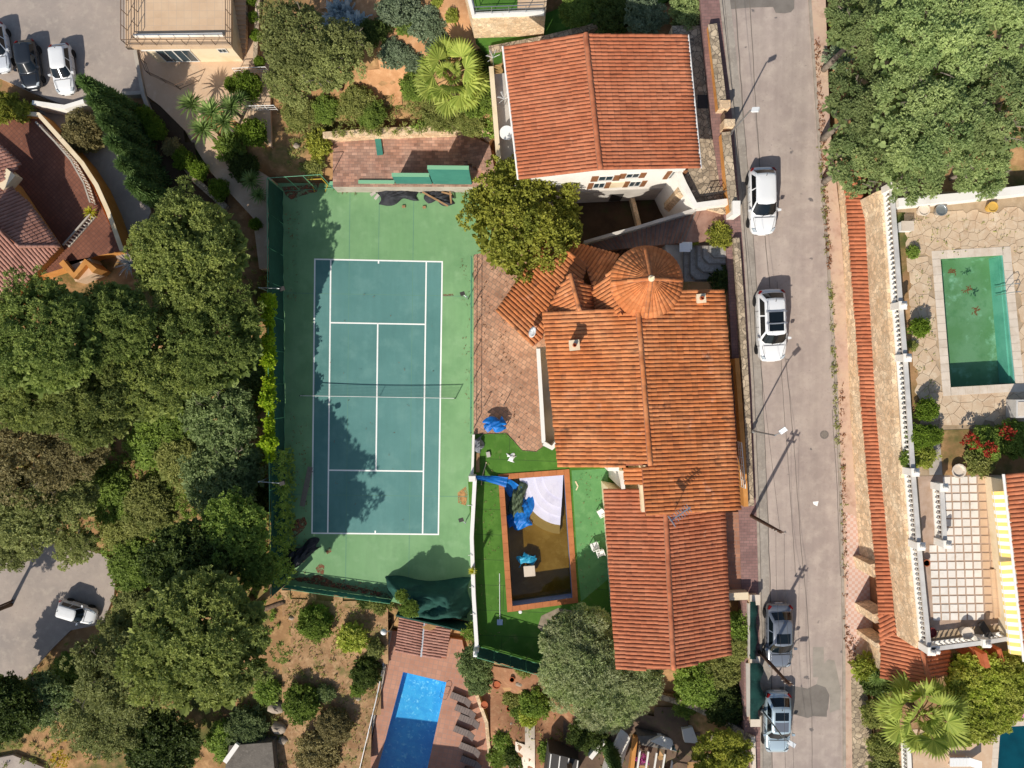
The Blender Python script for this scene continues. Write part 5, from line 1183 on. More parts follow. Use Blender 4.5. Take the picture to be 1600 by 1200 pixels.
balustrade('white balustrade beside the bottom right sun deck', [P(1409,1150,12.6), P(1416,1300,12.6)], m_white, .28, False)
def chair(px, py, z, rz, label, tip=0):
    c = P(px,py,z); t = thing('plastic_chair', label, 'chair', c, 'white plastic chairs on the turf'); q = Matrix.Rotation(rz,3,'Z') @ Matrix.Rotation(tip,3,'X')
    up = Vector((0,0,.27*abs(math.sin(tip))))
    def bx(n, x,y,z_,sx,sy,sz): mb = MB(); mb.box(c+up+q @ Vector((x,y,z_)), sx, sy, sz, rot=q); mb.build(n, m_plast, t)
    bx('seat',0,0,.40,.5,.48,.04)
    for i in range(4): bx('back_slat',-.19+i*.126,-.24,.46,.08,.03,.42)
    bx('top_rail',0,-.24,.881,.52,.05,.06)
    for s in (-1,1):
        bx('armrest',s*.27,0,.62,.06,.48,.03)
        for y in (-.2,.2): bx('leg',s*.24,y,0,.05,.05,.40)
chair(928,851,8.0,R(20),'white plastic chair beside the villa, furthest left of the pair'); chair(937,862,8.0,R(200),'white plastic chair beside the villa, nearer the eaves')
chair(938,800,8.0,R(120),'white plastic chair alone near the villa wall above the pair')
# pool brush, bag, planks, poles on the turf
pk = thing('pool_skimmer', 'long-handled leaf skimmer lying on the turf beside the pool', 'pool skimmer', P(781,940,8.0))
mb = MB(); mb.tube([P(780.5,896,8.03), P(781,968,8.05)], .025); mb.build('handle', m_plast, pk)
mb = MB(); mb.box(P(781,972,8.01), .42, .42, .06); mb.build('net_frame', mat('pale_blue_net','#a9bdd1',[],.6), pk)
cloth('grey_sack', 'crumpled grey sack at the top corner of the turf', 'sack', [(740,683),(753,682),(754,703),(741,706)], 8.0, mat('grey_sack','#8c8f93',[('#6b6e72',3,.4,.6),('#b4b6b8',5,.6,.8)],.6), .6, 10, 10, 21)
mb = MB(); mb.bar(P(746.5,708,8.04), P(746.5,738,8.04), .28, .06); mb.build('plank', m_woodl, None, label='short tan plank lying below the grey sack', category='plank')
mb = MB(); mb.bar(P(760,722,8.03), P(753,746,8.03), .06, .05); mb.bar(P(753,746,8.025), P(752,758,8.025), .05, .04); mb.build('stick', m_cream, None, label='thin pale stick lying on the turf', category='stick')
mb = MB(); mb.box(P(763,710,8.0), .28, .4, .14, .2); mb.build('brick_block', m_cream2, None, label='small grey block on the turf beside the stick', category='block')
cloth('white_rag', 'white rag dropped on the turf above the pool', 'rag', [(794,710),(804,712),(803,719),(796,718)], 8.0, m_plast, .12, 6, 6, 22)
mb = MB(); mb.lathe(P(813,956,8.0), [(.13,0),(.14,.03),(.1,.06)], 12); mb.build('drain_cap', m_plast, None, label='small white round cap below the pool rim', category='cap')
mb = MB(); mb.bar(P(899,752,8.02), P(903,760,8.02), .1, .04); mb.bar(P(903,760,8.02), P(900,766,8.02), .08, .04); mb.build('hose_end', m_cream, None, label='pale curled hose end on the painted floor', category='hose')
cp = thing('swing_seat', 'small frame with blue cloth on the brick terrace', 'swing', P(770,650,8))
for (x,y) in ((757,634),(788,632),(757,671),(788,670)): mb = MB(); mb.tube([P(x,y,8.0), P(x,y,8.0)+Vector((0,0,1.0))], .03); mb.build('leg', m_metal, cp)
o = cloth('blue_cover', 'blue cloth slung on the small terrace frame', 'cloth', [(757,655),(788,652),(788,672),(760,673)], 8.6, m_tarpB, .35, 8, 8, 23)
# pergola with tiled roof beside the blue pool
pgl = thing('pergola', 'small tile-roofed pergola above the blue pool', 'pergola', P(660,996,-2.2))
za = .3; pa = Plane(P(625,964,za+.15), P(664,972,za), P(618,1020,za+.15)); roof_plane(pgl, [pa.at(624,963), pa.at(661,972), pa.at(656,1026), pa.at(617,1018)], pa.at(659,1000)-pa.at(620,992), pa.n, .24, m_tileP)
pb_ = Plane(P(667,972,za), P(706,980,za+.15), P(660,1027,za)); roof_plane(pgl, [pb_.at(665,972), pb_.at(705,979), pb_.at(697,1029), pb_.at(660,1026)], pb_.at(662,1000)-pb_.at(700,1006), pb_.n, .24, m_tileP)
mb = MB(); mb.bar(P(663,972,za-.02), P(658,1026,za-.02), .16, .1); mb.build('valley_gutter', m_metal, pgl)
for (x,y) in ((624,968),(700,984),(620,1014),(693,1024)): mb = MB(); q = P(x,y,za-.05); mb.bar(Vector((q.x,q.y,-2.2)), q, .16, .16); mb.build('post', m_wood, pgl)
ln = thing('garden_lamp', 'white globe lamp beside the tile-roofed pergola', 'lamp', P(622,970,-2.2)); mb = MB(); q = P(616,968,-2.0); mb.tube([P(622,970,-2.2)+Vector((-.3,0,0)), P(622,970,-2.2)+Vector((-.3,0,2.6)), P(622,970,-2.2)+Vector((-.7,.05,2.9))], .04); mb.build('post', m_metal, ln)
mb = MB(); mb.lathe(P(622,970,-2.2)+Vector((-.75,.05,2.75)), [(.05,0),(.24,.1),(.28,.25),(.2,.42),(.04,.5)], 14); mb.build('globe', m_plast, ln, True)
railing('thin railing along the left side of the blue pool deck', [P(608,1000,-2.2), P(592,1080,-2.2), P(566,1190,-2.2), P(545,1290,-2.2)], 1.0, m_metal, 1.5)
wall_run('deck_wall', [P(611,985,-2.0), P(596,1070,-2.0), P(570,1190,-2.0), P(548,1290,-2.0)], .2, -3.2, -1.95, m_conc, label='low kerb wall along the left side of the blue pool deck', category='wall')
wall_run('rockery_wall', [P(745,1085,-1.5), P(760,1130,-1.2), P(766,1200,-1.0)], .3, -3, -1.3, m_stonew, label='low stone edging behind the row of grey loungers', category='wall')
for k_, (x,y,r_) in enumerate(((776,1067,.3),(757,1098,.28),(800,1060,.2),(795,1105,.2))):
    g_ = gpx(x,y); pot(x,y,g_.z+.15,r_,('larger','leaning','small upper','small lower')[k_]+' terracotta pot in the rockery right of the loungers')
# stone path through the rockery
drape('rockery_path', [(826,1118),(845,1110),(842,1150),(828,1210),(805,1210),(818,1150)], m_cope, .2)

# ------------------------------------------------------------------ low buildings at the bottom edge
bh = thing('house', 'shaded white house with flat terraces cut by the bottom edge', 'house', P(1050,1170,6))
mb = MB(); mb.slab([P(1016,1158,8.6), P(1048,1172,8.6), P(1090,1182,8.6), P(1084,1165,8.6), P(1034,1150,8.6)], 5.5); mb.build('flat_roof', m_white, bh)
mb = MB(); mb.slab([P(996,1150,8.3), P(1033,1149,8.3), P(1044,1172,8.3), P(1002,1164,8.3)], 5.5); mb.build('dark_roof', m_patch, bh)
mb = MB(); mb.slab([P(1066,1140,9.6), P(1082,1136,9.6), P(1092,1162,9.6), P(1070,1160,9.6)], 5.5); mb.build('stair_tower', m_white, bh)
mb = MB(); mb.slab([P(1018,1130,7.6), P(1064,1140,7.6), P(1070,1152,7.6), P(1016,1150,7.6)], 5.5); mb.build('lower_terrace', m_terrN, bh)
mb = MB(); mb.box(P(1055,1169,8.601), .5, .35, .06, -.2); mb.build('skylight', m_glass, bh)
for i in range(7):
    mb = MB(); mb.bar(P(1000+i*13,1172+i*2,7.9), P(994+i*13,1215,7.9), .12, .14); mb.build('pergola_beam', m_trim, bh)
mb = MB(); mb.slab([P(990,1172,6.0), P(1090,1186,6.0), P(1090,1240,6.0), P(985,1240,6.0)], 5); mb.build('terrace_floor', m_beige2, bh)
wall_run('white_wall', [P(978,1140,6.4), P(962,1190,6.4), P(952,1230,6.4)], 1.0, 4, 6.6, m_white, label='broad white wall top in shade at the bottom edge', category='wall')
wall_run('white_wall', [P(944,1156,6.0), P(922,1183,6.0)], .35, 4, 6.2, m_white, label='short slanting white wall in shade left of the cypress', category='wall')
wall_run('side_wall', [P(993,1150,7), P(985,1215,7)], .3, 4.5, 7.2, m_ochre, bh)
st2 = thing('shed', 'small dark glazed shed roof at the bottom edge', 'shed', P(885,1195,4))
mb = MB(); mb.slab([P(858,1176,6.2), P(905,1188,6.2), P(900,1235,6.2), P(850,1235,6.2)], 4); mb.build('roof', m_dark, st2)
for i in range(4): mb = MB(); mb.bar(P(861+i*14,1178+i*3.4,6.26), P(855+i*14,1235,6.26), .08, .06); mb.build('glazing_bar', m_trim, st2)
for k_, (x0,y0,x1,y1,l) in enumerate(((1176,1150,1186,1230,'pale'),(1166,1152,1172,1230,'tan'))):
    wall_run('roadside_wall', [P(x0,y0,11.9), P(x1-8,y1,11.9)], .3, 9.5, 12.0-.2*k_, m_cope if k_ == 0 else m_stonew, label=l+' roadside kerb wall at the bottom beside the fruit tree', category='wall')

# ------------------------------------------------------------------ street lamps, poles, cables
def street_lamp(px, py, h, arm, label):
    z = zroad(py)+.13; c = P(px,py,z); t = thing('street_lamp', label, 'street lamp', c, 'street lamps along the road')
    mb = MB(); mb.lathe(c, [(.14,0),(.14,.5),(.06,.6),(.045,h)], 10); mb.build('post', m_metal, t)
    e = c+Vector((0,0,h))+Vector(arm); mb = MB(); mb.tube([c+Vector((0,0,h-.05)), lerp(c+Vector((0,0,h)), e, .5)+Vector((0,0,.12)), e+Vector((0,0,.1))], .035); mb.build('arm', m_metal, t)
    d = Vector(arm).normalized(); q = d.to_track_quat('X','Z').to_matrix(); mb = MB(); mb.box(e+d*.15, .46, .28, .12, rot=q); hd = mb.build('lamp_head', m_lampw, t); mb = MB(); mb.box(e+d*.15-Vector((0,0,.02)), .36, .2, .018, rot=q); mb.build('lamp_glass', m_cope, hd)
street_lamp(1138,212,4.4,(.15,-.05,.15),'white-headed street lamp by the top house gate'); street_lamp(1174,673,4.4,(.3,.25,.15),'white-headed street lamp beside the villa roof'); street_lamp(1188,1106,4.3,(.3,-.15,.15),'white-headed street lamp over the pale blue car')
tops = []
def pole(px, py, h, label, lean=(0,0)):
    z = zroad(py)+.1; c = P(px,py,z); t = thing('utility_pole', label, 'utility pole', c, 'wooden utility poles along the road'); e = c+Vector((lean[0],lean[1],h))
    mb = MB(); mb.tube([c, lerp(c,e,.5), e], [.13,.115,.09], 10); mb.build('shaft', m_wood, t)
    for k_, zz in enumerate((.25,.7)):
        b0 = lerp(c,e,1-zz/h); mb = MB(); mb.bar(b0+Vector((-.3,.07,0)), b0+Vector((.3,-.07,0)), .08, .08); ca = mb.build('crossarm', m_wood, t)
        for s in (-.26,0,.26): mb = MB(); mb.lathe(b0+Vector((s,-s*.22,.045)), [(.04,0),(.05,.08),(.03,.14)], 8); mb.build('insulator', m_conc, ca)
    tops.append(e); return t
pole(1174,806,5.4,'wooden utility pole at the villa garage corner'); pole(1186,1018,5.5,'wooden utility pole between the two lower parked cars')
mb = MB(); far = [P(1128,-60,18.6), P(1245,1330,17)]
for k_, (a, b) in enumerate(((far[0],tops[0]),(tops[0],tops[1]),(tops[1],far[1]))):
    for s in ((-.26,.26) if k_ else (0,)):
        pts = [lerp(a,b,i/14)+Vector((s,-s*.2,-.15-.8*math.sin(math.pi*i/14)*.6)) for i in range(15)]; mb = MB(); mb.tube(pts, .009, 5)
        mb.build('overhead_cable', m_dark, None, label=('upper','middle','lower')[k_]+' span of overhead cable above the street, '+{-.26:'west',0:'centre',.26:'east'}[s]+' wire', category='cable', group='overhead cables')
mb = MB(); q = P(3,955,-6); lp = thing('utility_pole', 'dark leaning pole at the left edge by the turning place', 'utility pole', P(20,938,-6.0)); mb.tube([P(20,938,-6.0), P(20,938,-6.0)+Vector((0,0,3.4))], .08, 8); mb.build('shaft', m_wood, lp); mb = MB(); mb.box(P(20,938,-6.0)+Vector((0,0,3.4)), .3, .3, .25); mb.build('cap', m_dark, lp)

# ------------------------------------------------------------------ cars
def carmesh(spec):
    L, W, Hh = spec['L'], spec['W'], spec['H']; paint = spec['paint']; t = thing('parked_car', 'car', 'car', Vector((0,0,0))); hood, belt = spec.get('hood', .62*Hh), .64*Hh
    def sec(x, w, zt, zb=.2):           # cross-section of the lower body
        return [(x, y*w/2, z) for y, z in ((-.86,zb),(-.98,zb+.12),(-1,zb+.35),(-.97,zt-.12),(-.88,zt-.025),(-.6,zt),(0,zt+.012),(.6,zt),(.88,zt-.025),(.97,zt-.12),(1,zb+.35),(.98,zb+.12),(.86,zb))]
    h = L/2; f = spec.get('rear', 1.0)
    st_ = [(-h, W*.62, belt*.72, .34), (-h+.06, W*.80, belt*.86, .28), (-h+.25, W*.93, belt*.98*f, .2), (-h+.8, W*.99, belt*f, .2), (-.4, W, belt*1.0, .2), (h-1.75, W, belt*.99, .2), (h-1.35, W*.995, hood*1.03, .2), (h-.8, W*.975, hood*.97, .2), (h-.35, W*.90, hood*.88, .22), (h-.1, W*.74, hood*.74, .27), (h, W*.54, hood*.58, .34)]
    mb = MB(); vs = []; n = 13
    for s in st_: vs += sec(*s)
    fs = [(i*n+j, i*n+(j+1) % n, (i+1)*n+(j+1) % n, (i+1)*n+j) for i in range(len(st_)-1) for j in range(n)]
    fs += [tuple(range(n-1,-1,-1)), tuple((len(st_)-1)*n+j for j in range(n))]; mb.add(vs, fs, 0, .5); body = mb.build('body', paint, t, True)
    sm = body.modifiers.new('smooth', 'SUBSURF'); sm.levels = 1; sm.render_levels = 2
    # greenhouse
    xb0, xr0, xr1, xf1 = -h+spec.get('rb',.25), -h+spec.get('rr',.75), h-spec.get('wr',1.95), h-spec.get('wb',1.25)
    wb_, wr_ = W*.90, W*.70; zb_, zt_ = belt-.04, Hh
    def ring(x, w, z, c=.0): return (x, w/2, z)
    B = [(xb0,-wb_*.43,zb_),(xb0+.12,-wb_*.5,zb_),(xf1-.2,-wb_*.5,zb_),(xf1+.05,-wb_*.36,zb_),(xf1+.12,0,zb_),(xf1+.05,wb_*.36,zb_),(xf1-.2,wb_*.5,zb_),(xb0+.12,wb_*.5,zb_),(xb0,wb_*.43,zb_),(xb0-.04,0,zb_)]
    T = [(xr0,-wr_*.43,zt_-.05),(xr0+.15,-wr_*.5,zt_-.035),(xr1-.12,-wr_*.5,zt_-.05),(xr1,-wr_*.4,zt_-.05),(xr1+.05,0,zt_-.03),(xr1,wr_*.4,zt_-.05),(xr1-.12,wr_*.5,zt_-.05),(xr0+.15,wr_*.5,zt_-.035),(xr0,wr_*.43,zt_-.05),(xr0-.03,0,zt_-.03)]
    Mx = (xr0+xr1)/2; U = [(lerp(x, Mx, .12), y*.86, zt_-.005) for x, y, z in T]; U2 = [(lerp(x, Mx, .5), y*.4, zt_+.012) for x, y, z in T]
    vs = B+T+U+U2+[(Mx,0,zt_+.014)]; k_ = 10
    fs = [(r_*k_+j, r_*k_+(j+1) % k_, (r_+1)*k_+(j+1) % k_, (r_+1)*k_+j) for r_ in range(3) for j in range(k_)]+[(30+j, 30+(j+1) % k_, 40) for j in range(k_)]
    mb = MB(); mb.add(vs, fs, 0, .5); mb.build('cabin', paint, t, True)
    def pane(name, ids, mar, m=m_carglass):
        b = [Vector(B[i]) for i in ids]; u = [Vector(T[i]) for i in ids]; c = Vector((Mx,0,(zb_+zt_)/2)); q = []
        n_ = len(ids); rows = []
        for f_ in (mar, .5, 1-mar*.7):
            row = [lerp(b[i], u[i], f_) for i in range(n_)]; cc = sum(row, Vector())/n_; row = [cc+(v-cc)*(1-mar*.45) for v in row]
            rows.append([v+Vector((v.x-Mx, v.y*1.4, .35)).normalized()*.022 for v in row])
        vs = [v for r_ in rows for v in r_]; mb = MB(); mb.add(vs, [(r_*n_+i, r_*n_+i+1, (r_+1)*n_+i+1, (r_+1)*n_+i) for r_ in range(2) for i in range(n_-1)], 0, .5); mb.build(name, m, t, True)
    pane('windscreen', (2,3,4,5,6), .10); pane('rear_window', (7,8,9,0,1), .14)
    for s in (0,1):
        i0, i1 = ((1,2),(6,7))[s]; ids = []
        b0, b1, u0, u1 = Vector(B[i0]), Vector(B[i1]), Vector(T[i0]), Vector(T[i1])
        for (f0,f1) in ((.05,.44),(.48,.93)):
            q = [lerp(lerp(b0,b1,f0),lerp(u0,u1,f0),.1), lerp(lerp(b0,b1,f1),lerp(u0,u1,f1),.1), lerp(lerp(b0,b1,f1),lerp(u0,u1,f1),.86), lerp(lerp(b0,b1,f0),lerp(u0,u1,f0),.86)]
            o = Vector((0, -1 if s == 0 else 1, .3)).normalized()*.012; mb = MB(); mb.prism([v+o for v in q], [v-o*.5 for v in q]); mb.build('side_window', m_carglass, t)
    for (x0,x1,m) in spec.get('roofp', ()):
        mb = MB(); a0, a1 = lerp(xr0+.1,xr1-.1,x0), lerp(xr0+.1,xr1-.1,x1); w_ = wr_*.36; q = [Vector((a0,-w_,zt_+.016)),Vector((a1,-w_,zt_+.016)),Vector((a1,w_,zt_+.016)),Vector((a0,w_,zt_+.016))]; mb.prism(q, [v-Vector((0,0,.03)) for v in q]); mb.build('sunroof', m, t)
    if spec.get('bars'):
        for s in (-1,1): mb = MB(); mb.tube([(xr0+.1,s*wr_*.43,zt_-.01),(xr0+.25,s*wr_*.43,zt_+.06),(xr1-.3,s*wr_*.43,zt_+.06),(xr1-.12,s*wr_*.43,zt_-.01)], .022); mb.build('roof_rail', m_metal, t)
        for f_ in (.36,.7): mb = MB(); x = lerp(xr0,xr1,f_); mb.bar((x,-wr_*.52,zt_+.09), (x,wr_*.52,zt_+.09), .06, .03); mb.build('roof_bar', m_metal, t)
    mb = MB(); mb.bar((lerp(xr0,xr1,.08),0,zt_+.01), (lerp(xr0,xr1,.02),0,zt_+.1), .03, .03); mb.build('antenna_fin', m_dark, t)
    for s in (-1,1):
        mb = MB(); x = xf1-.28; q = [(x-.1,s*(W/2-.02),belt-.02),(x+.09,s*(W/2-.02),belt-.02),(x+.06,s*(W/2+.17),belt),(x-.06,s*(W/2+.18),belt)]; top = [Vector(v)+Vector((0,0,.13)) for v in q]; mb.prism(top, [Vector(v) for v in q]); mb.build('wing_mirror', paint, t)
        mb = MB(); q = [Vector(v) for v in ((h-.42,s*W*.43,hood*.86),(h-.18,s*W*.36,hood*.80),(h-.16,s*W*.24,hood*.80),(h-.36,s*W*.33,hood*.89))]; mb.prism([v+Vector((0,0,.035)) for v in q], [v-Vector((0,0,.1)) for v in q]); mb.build('headlight', mat('headlight_glass','#aab2b6',[],.15,spec=.6), t)
        mb = MB(); q = [Vector(v) for v in ((-h+.07,s*W*.40,belt*.86),(-h+.30,s*W*.475,belt*.955),(-h+.30,s*W*.42,belt*.985),(-h+.10,s*W*.31,belt*.90))]; mb.prism([v+Vector((0,0,.03)) for v in q], [v-Vector((0,0,.12)) for v in q]); mb.build('tail_light', m_red, t)
        for x in (-h+.78, h-.85):
            q = Matrix.Rotation(R(90),3,'X'); c = Vector((x, s*(W/2-.09), .325)); mb = MB(); mb.lathe(c, [(.19,-.1),(.30,-.105),(.325,-.07),(.325,.07),(.30,.105),(.19,.1)], 18, axis=q); wh = mb.build('wheel', m_rubber, t)
            mb = MB(); mb.lathe(c, [(.19,-.08),(.19,.085),(.12,.1),(.03,.085)], 14, axis=q if s < 0 else Matrix.Rotation(R(-90),3,'X')); mb.build('rim', m_metal, wh)
    mb = MB(); mb.bar((h-.06,-W*.26,.42), (h-.06,W*.26,.42), .1, .14); mb.build('grille', m_dark, t)
    mb = MB()                                         # shut lines: bonnet edge, doors, tailgate
    mb.bar((xf1+.17,-W*.37,hood*1.03+.012), (xf1+.17,W*.37,hood*1.03+.012), .025, .02)
    for s in (-1,1):
        mb.bar((h-.30,s*W*.30,hood*.885), (xf1+.15,s*W*.405,hood*1.005), .014, .02)
        for f_ in (.30,.52,.78):
            x = lerp(-h,h,f_); mb.bar((x,s*(W/2+.002),.42), (x,s*(W*.488),belt-.06), .014, .014)
        mb.bar((-h+.75,s*(W/2+.004),.33), (h-1.2,s*(W/2+.004),.33), .03, .03)
    mb.bar((-h+.10,-W*.30,belt*.84), (-h+.10,W*.30,belt*.84), .02, .02); mb.build('shut_lines', m_dark, t)
    for s in (-1,1):
        for f_ in (.40,.63): mb = MB(); x = lerp(-h,h,f_); mb.bar((x-.1,s*(W/2+.006),belt-.16), (x+.1,s*(W/2+.006),belt-.16), .03, .03); mb.build('door_handle', paint, t)
    for x_, zz in ((h+.0,.40),(-h-.0,.52)): mb = MB(); mb.bar((x_,-.26,zz), (x_,.26,zz), .03, .11); mb.build('number_plate', m_plast, t)
    for s in (-.15,.35): mb = MB(); mb.bar((xf1+.12,s,belt+.03), (xf1-.12,s+.4,belt+.10), .02, .015); mb.build('wiper', m_dark, t)
    # shut line across the bonnet
    for s in (-1,1): mb = MB(); mb.bar((h-1.2,s*W*.36,hood*1.0+.03), (h-.5,s*W*.30,hood*.93+.02), .02, .012); mb.build('bonnet_crease', paint, t)
    return t
def paint(name, c, metal=0.0, rough=.28): return mat(name, c, [], rough, metal=metal, spec=.5, coat=.6)
pw, pk_, psil, pbl, pwh2 = paint('paint_white','#dededc'), paint('paint_black','#2c3035',.3), paint('paint_grey','#7f8389',.5), paint('paint_iceblue','#b3c3c9',.4), paint('paint_silver_white','#cdd0d3',.2)
def place(spec, px, py, z, rz, label, pitch=0):
    t = carmesh(spec); p_ = P(px,py,z); t.location = p_; t.rotation_mode = 'XYZ'
    t.rotation_euler = Matrix.LocRotScale(None, (Matrix.Rotation(rz,3,'Z') @ Matrix.Rotation(pitch,3,'Y')), None).to_euler(); t['label'] = label; t['category'] = 'car'; t['group'] = 'parked cars'; return t
slope = math.atan(.0023*F/48.4)
D = R(-90)
def on_road(spec, px, py, label, yaw=0): return place(spec, px, py, zroad(py)+.008, D+yaw, label, slope)
on_road(dict(L=4.45,W=1.82,H=1.5,paint=pw,rr=.62,wr=1.95), 1186, 317, 'white hatchback parked by the kerb below the top house', R(2))
on_road(dict(L=4.85,W=1.92,H=1.68,paint=pw,rr=.72,wr=1.85,bars=1,roofp=((.36,.70,m_carglass),(.74,.96,m_carglass))), 1199, 509, 'white SUV with roof bars and dark panoramic glass roof on the street', R(3))
on_road(dict(L=4.55,W=1.84,H=1.45,paint=psil,rr=.95,wr=1.95,rb=.45,roofp=((.52,.99,m_carglass),)), 1212, 988, 'dark silver saloon with black half roof parked by the green screen', R(1))
on_road(dict(L=4.4,W=1.82,H=1.5,paint=pbl,rr=.8,wr=1.85,roofp=((.12,.48,m_carglass),(.56,.98,psil))), 1209, 1121, 'pale ice-blue car with sunroof near the bottom of the street', R(0))
place(dict(L=4.2,W=1.76,H=1.46,paint=pw,rr=.6,wr=1.9), 106, 113, 2.005, R(-83), 'white hatchback nearest the beige house on the parking ground')
place(dict(L=4.1,W=1.74,H=1.46,paint=pk_,rr=.6,wr=1.85), 53, 106, 2.005, R(-82), 'black hatchback between the two pale cars')
place(dict(L=4.1,W=1.74,H=1.46,paint=pwh2,rr=.6,wr=1.85), 6, 80, 2.005, R(-80), 'silver-white car cut by the left edge of the photo')
place(dict(L=3.7,W=1.62,H=1.6,paint=pw,rr=.45,wr=1.6,wb=1.05,rb=.2), 127, 953, -5.995, R(-17), 'small white SUV on the turning place at the lower left')

# ------------------------------------------------------------------ foliage
def leaf_mesh(name, cen, nor, per, L, W, spread, m, seed, tuft=None, size_jit=.35, flip=.45, tone=None):
    """leaf blades round every tuft centre; returns mesh data"""
    if isinstance(L, np.ndarray): L = np.repeat(L, per)[:,None]; W = np.repeat(W, per)[:,None]
    g = np.random.default_rng(seed); n = len(cen); N = n*per
    c = np.repeat(cen, per, 0); nn = np.repeat(nor, per, 0)
    d = nn*.55+spread*g.normal(size=(N,3)); d /= np.linalg.norm(d, axis=1, keepdims=True)+1e-9
    ref = g.normal(size=(N,3))*flip+nn/(np.linalg.norm(nn,axis=1,keepdims=True)+1e-9); nrm_ = ref-d*(ref*d).sum(1,keepdims=True); s = np.cross(d, nrm_); s /= np.linalg.norm(s, axis=1, keepdims=True)+1e-9
    k_ = (1+size_jit*g.uniform(-1,1,size=(N,1))); b = c+(d*g.uniform(0,.5,size=(N,1))*L if tuft is None else g.normal(size=(N,3))*tuft)
    tip = b+d*L*k_; w = s*W*.5*k_
    v = np.stack([b-w*.6, b+w*.6, lerp(b,tip,.6)+w, tip, lerp(b,tip,.6)-w], 1).reshape(-1,3)
    me = bpy.data.meshes.new(name); me.vertices.add(len(v)); me.vertices.foreach_set('co', v.ravel().astype(np.float32))
    me.loops.add(N*5); me.loops.foreach_set('vertex_index', np.arange(N*5, dtype=np.int32)); me.polygons.add(N)
    me.polygons.foreach_set('loop_start', np.arange(0,N*5,5,dtype=np.int32)); me.polygons.foreach_set('loop_total', np.full(N,5,np.int32))
    tn = g.uniform(0,1,n) if tone is None else tone
    t = np.clip(np.repeat(tn, per)*.5+np.repeat(g.uniform(0,1,n), per)*.22+g.uniform(0,1,N)*.28, 0, 1)
    a = me.attributes.new('tint','FLOAT','FACE'); a.data.foreach_set('value', t.astype(np.float32)); me.materials.append(m); me.update(calc_edges=True); return me
def crown_mesh(name, m, seed, nsub, rsub, tufts, per, L, W, spread, flat=.5, shape='dome', core=True, holes=0, inner=7):
    """unit-radius crown: sub-lobes over a dome, tufts over each sub-lobe"""
    g = np.random.default_rng(seed); subs = []
    ga = math.pi*(3-5**.5)
    for i in range(nsub):
        f = (i+.5)/nsub; rr = math.sqrt(f)*.93; a = i*ga+g.uniform(-.35,.35); rr *= 1+g.uniform(-.09,.06)
        edge = 1+.10*math.sin(2*a+seed*1.7)+.11*math.sin(3*a+seed)+.09*math.sin(5*a+seed*2)
        x, y = rr*edge*math.cos(a), rr*edge*math.sin(a)
        if shape == 'dome': z = flat*math.sqrt(max(0,1-rr*rr))+g.uniform(-.13,.11)
        elif shape == 'ball': z = flat*(math.sqrt(max(0,1-rr*rr)))*(1 if i % 3 else -.35)+g.uniform(-.12,.12)
        r_ = g.uniform(*rsub); subs.append((x,y,z,r_))
    if core:
        for i in range(nsub//3):
            rr = math.sqrt(g.uniform(0,.75)); a = g.uniform(0,6.28); subs.append((rr*math.cos(a), rr*math.sin(a), flat*math.sqrt(1-rr*rr)*g.uniform(.1,.6), g.uniform(*rsub)))
    cen, nor = [], []
    hol = [(g.uniform(.25,.95), g.uniform(0,6.28), g.uniform(.09,.17)) for _ in range(holes)]; hol = [(a_*math.cos(b_), a_*math.sin(b_), c_) for a_, b_, c_ in hol]
    subs = [s_ for s_ in subs if all((s_[0]-a_)**2+(s_[1]-b_)**2 > c_*c_ for a_, b_, c_ in hol)]; tone = []
    for (x,y,z,r_) in subs:
        k_ = max(3, int(tufts*(r_/np.mean(rsub))**2)); d = g.normal(size=(k_,3)); d[:,2] = np.abs(d[:,2])*.9+.02; d /= np.linalg.norm(d,axis=1,keepdims=True)
        cen.append(np.array([x,y,z])+d*r_*g.uniform(.75,1.05,size=(k_,1))); nor.append(d+np.array([x*.22,y*.22,.06])); tone.append(np.full(k_, g.uniform(0,1)))
    cen, nor = np.concatenate(cen), np.concatenate(nor); n1 = len(cen); n2 = max(40, n1//inner); tone = np.concatenate(tone+[g.uniform(0,.5,n2)])
    rr = np.sqrt(g.uniform(0,.8,n2)); a = g.uniform(0,6.28,n2); zz = flat*np.sqrt(1-rr*rr)*g.uniform(.15,.62,n2)
    cen = np.concatenate([cen, np.stack([rr*np.cos(a), rr*np.sin(a), zz],1)]); nor = np.concatenate([nor, np.stack([np.cos(a)*rr*.6, np.sin(a)*rr*.6, .8+0*a],1)])
    LL = np.concatenate([np.full(n1,L), np.full(n2,max(L*2.2,.1))]); WW = np.concatenate([np.full(n1,W), np.full(n2,max(W*3.2,.08))])
    return leaf_mesh(name, cen, nor, per, LL, WW, spread, m, seed+50, tone=tone)
l_pine = leafmat('pine_needles', '#47532a', '#848a48', .25, gain=1.9); l_pine2 = leafmat('pine_needles_bright', '#4c5c2c', '#87924c', gain=1.8)
l_oak = leafmat('oak_leaves', '#565c30', '#868a54', .25, gain=1.75); l_brown = leafmat('dry_oak_leaves', '#68613c', '#978c60', .25, gain=1.7)
l_carob = leafmat('carob_leaves', '#55683c', '#949f66', .32, gain=1.6); l_yel = leafmat('yellow_green_leaves', '#66702a', '#a5a344', gain=1.5)
l_olive = leafmat('olive_leaves', '#64743e', '#9aa66c', gain=2.3); l_green = leafmat('fresh_leaves', '#4c5f26', '#7f9040', gain=1.75); l_blue = leafmat('bluegreen_leaves', '#4a5a34', '#7c8858', gain=1.75)
l_dark = leafmat('dark_leaves', '#37461f', '#5f6d33', gain=1.4); l_ivy = leafmat('ivy_leaves', '#6f9418', '#a8c62c', gain=1.3); l_grey = leafmat('lavender_leaves', '#5a6a4c', '#8d997a', gain=1.4)
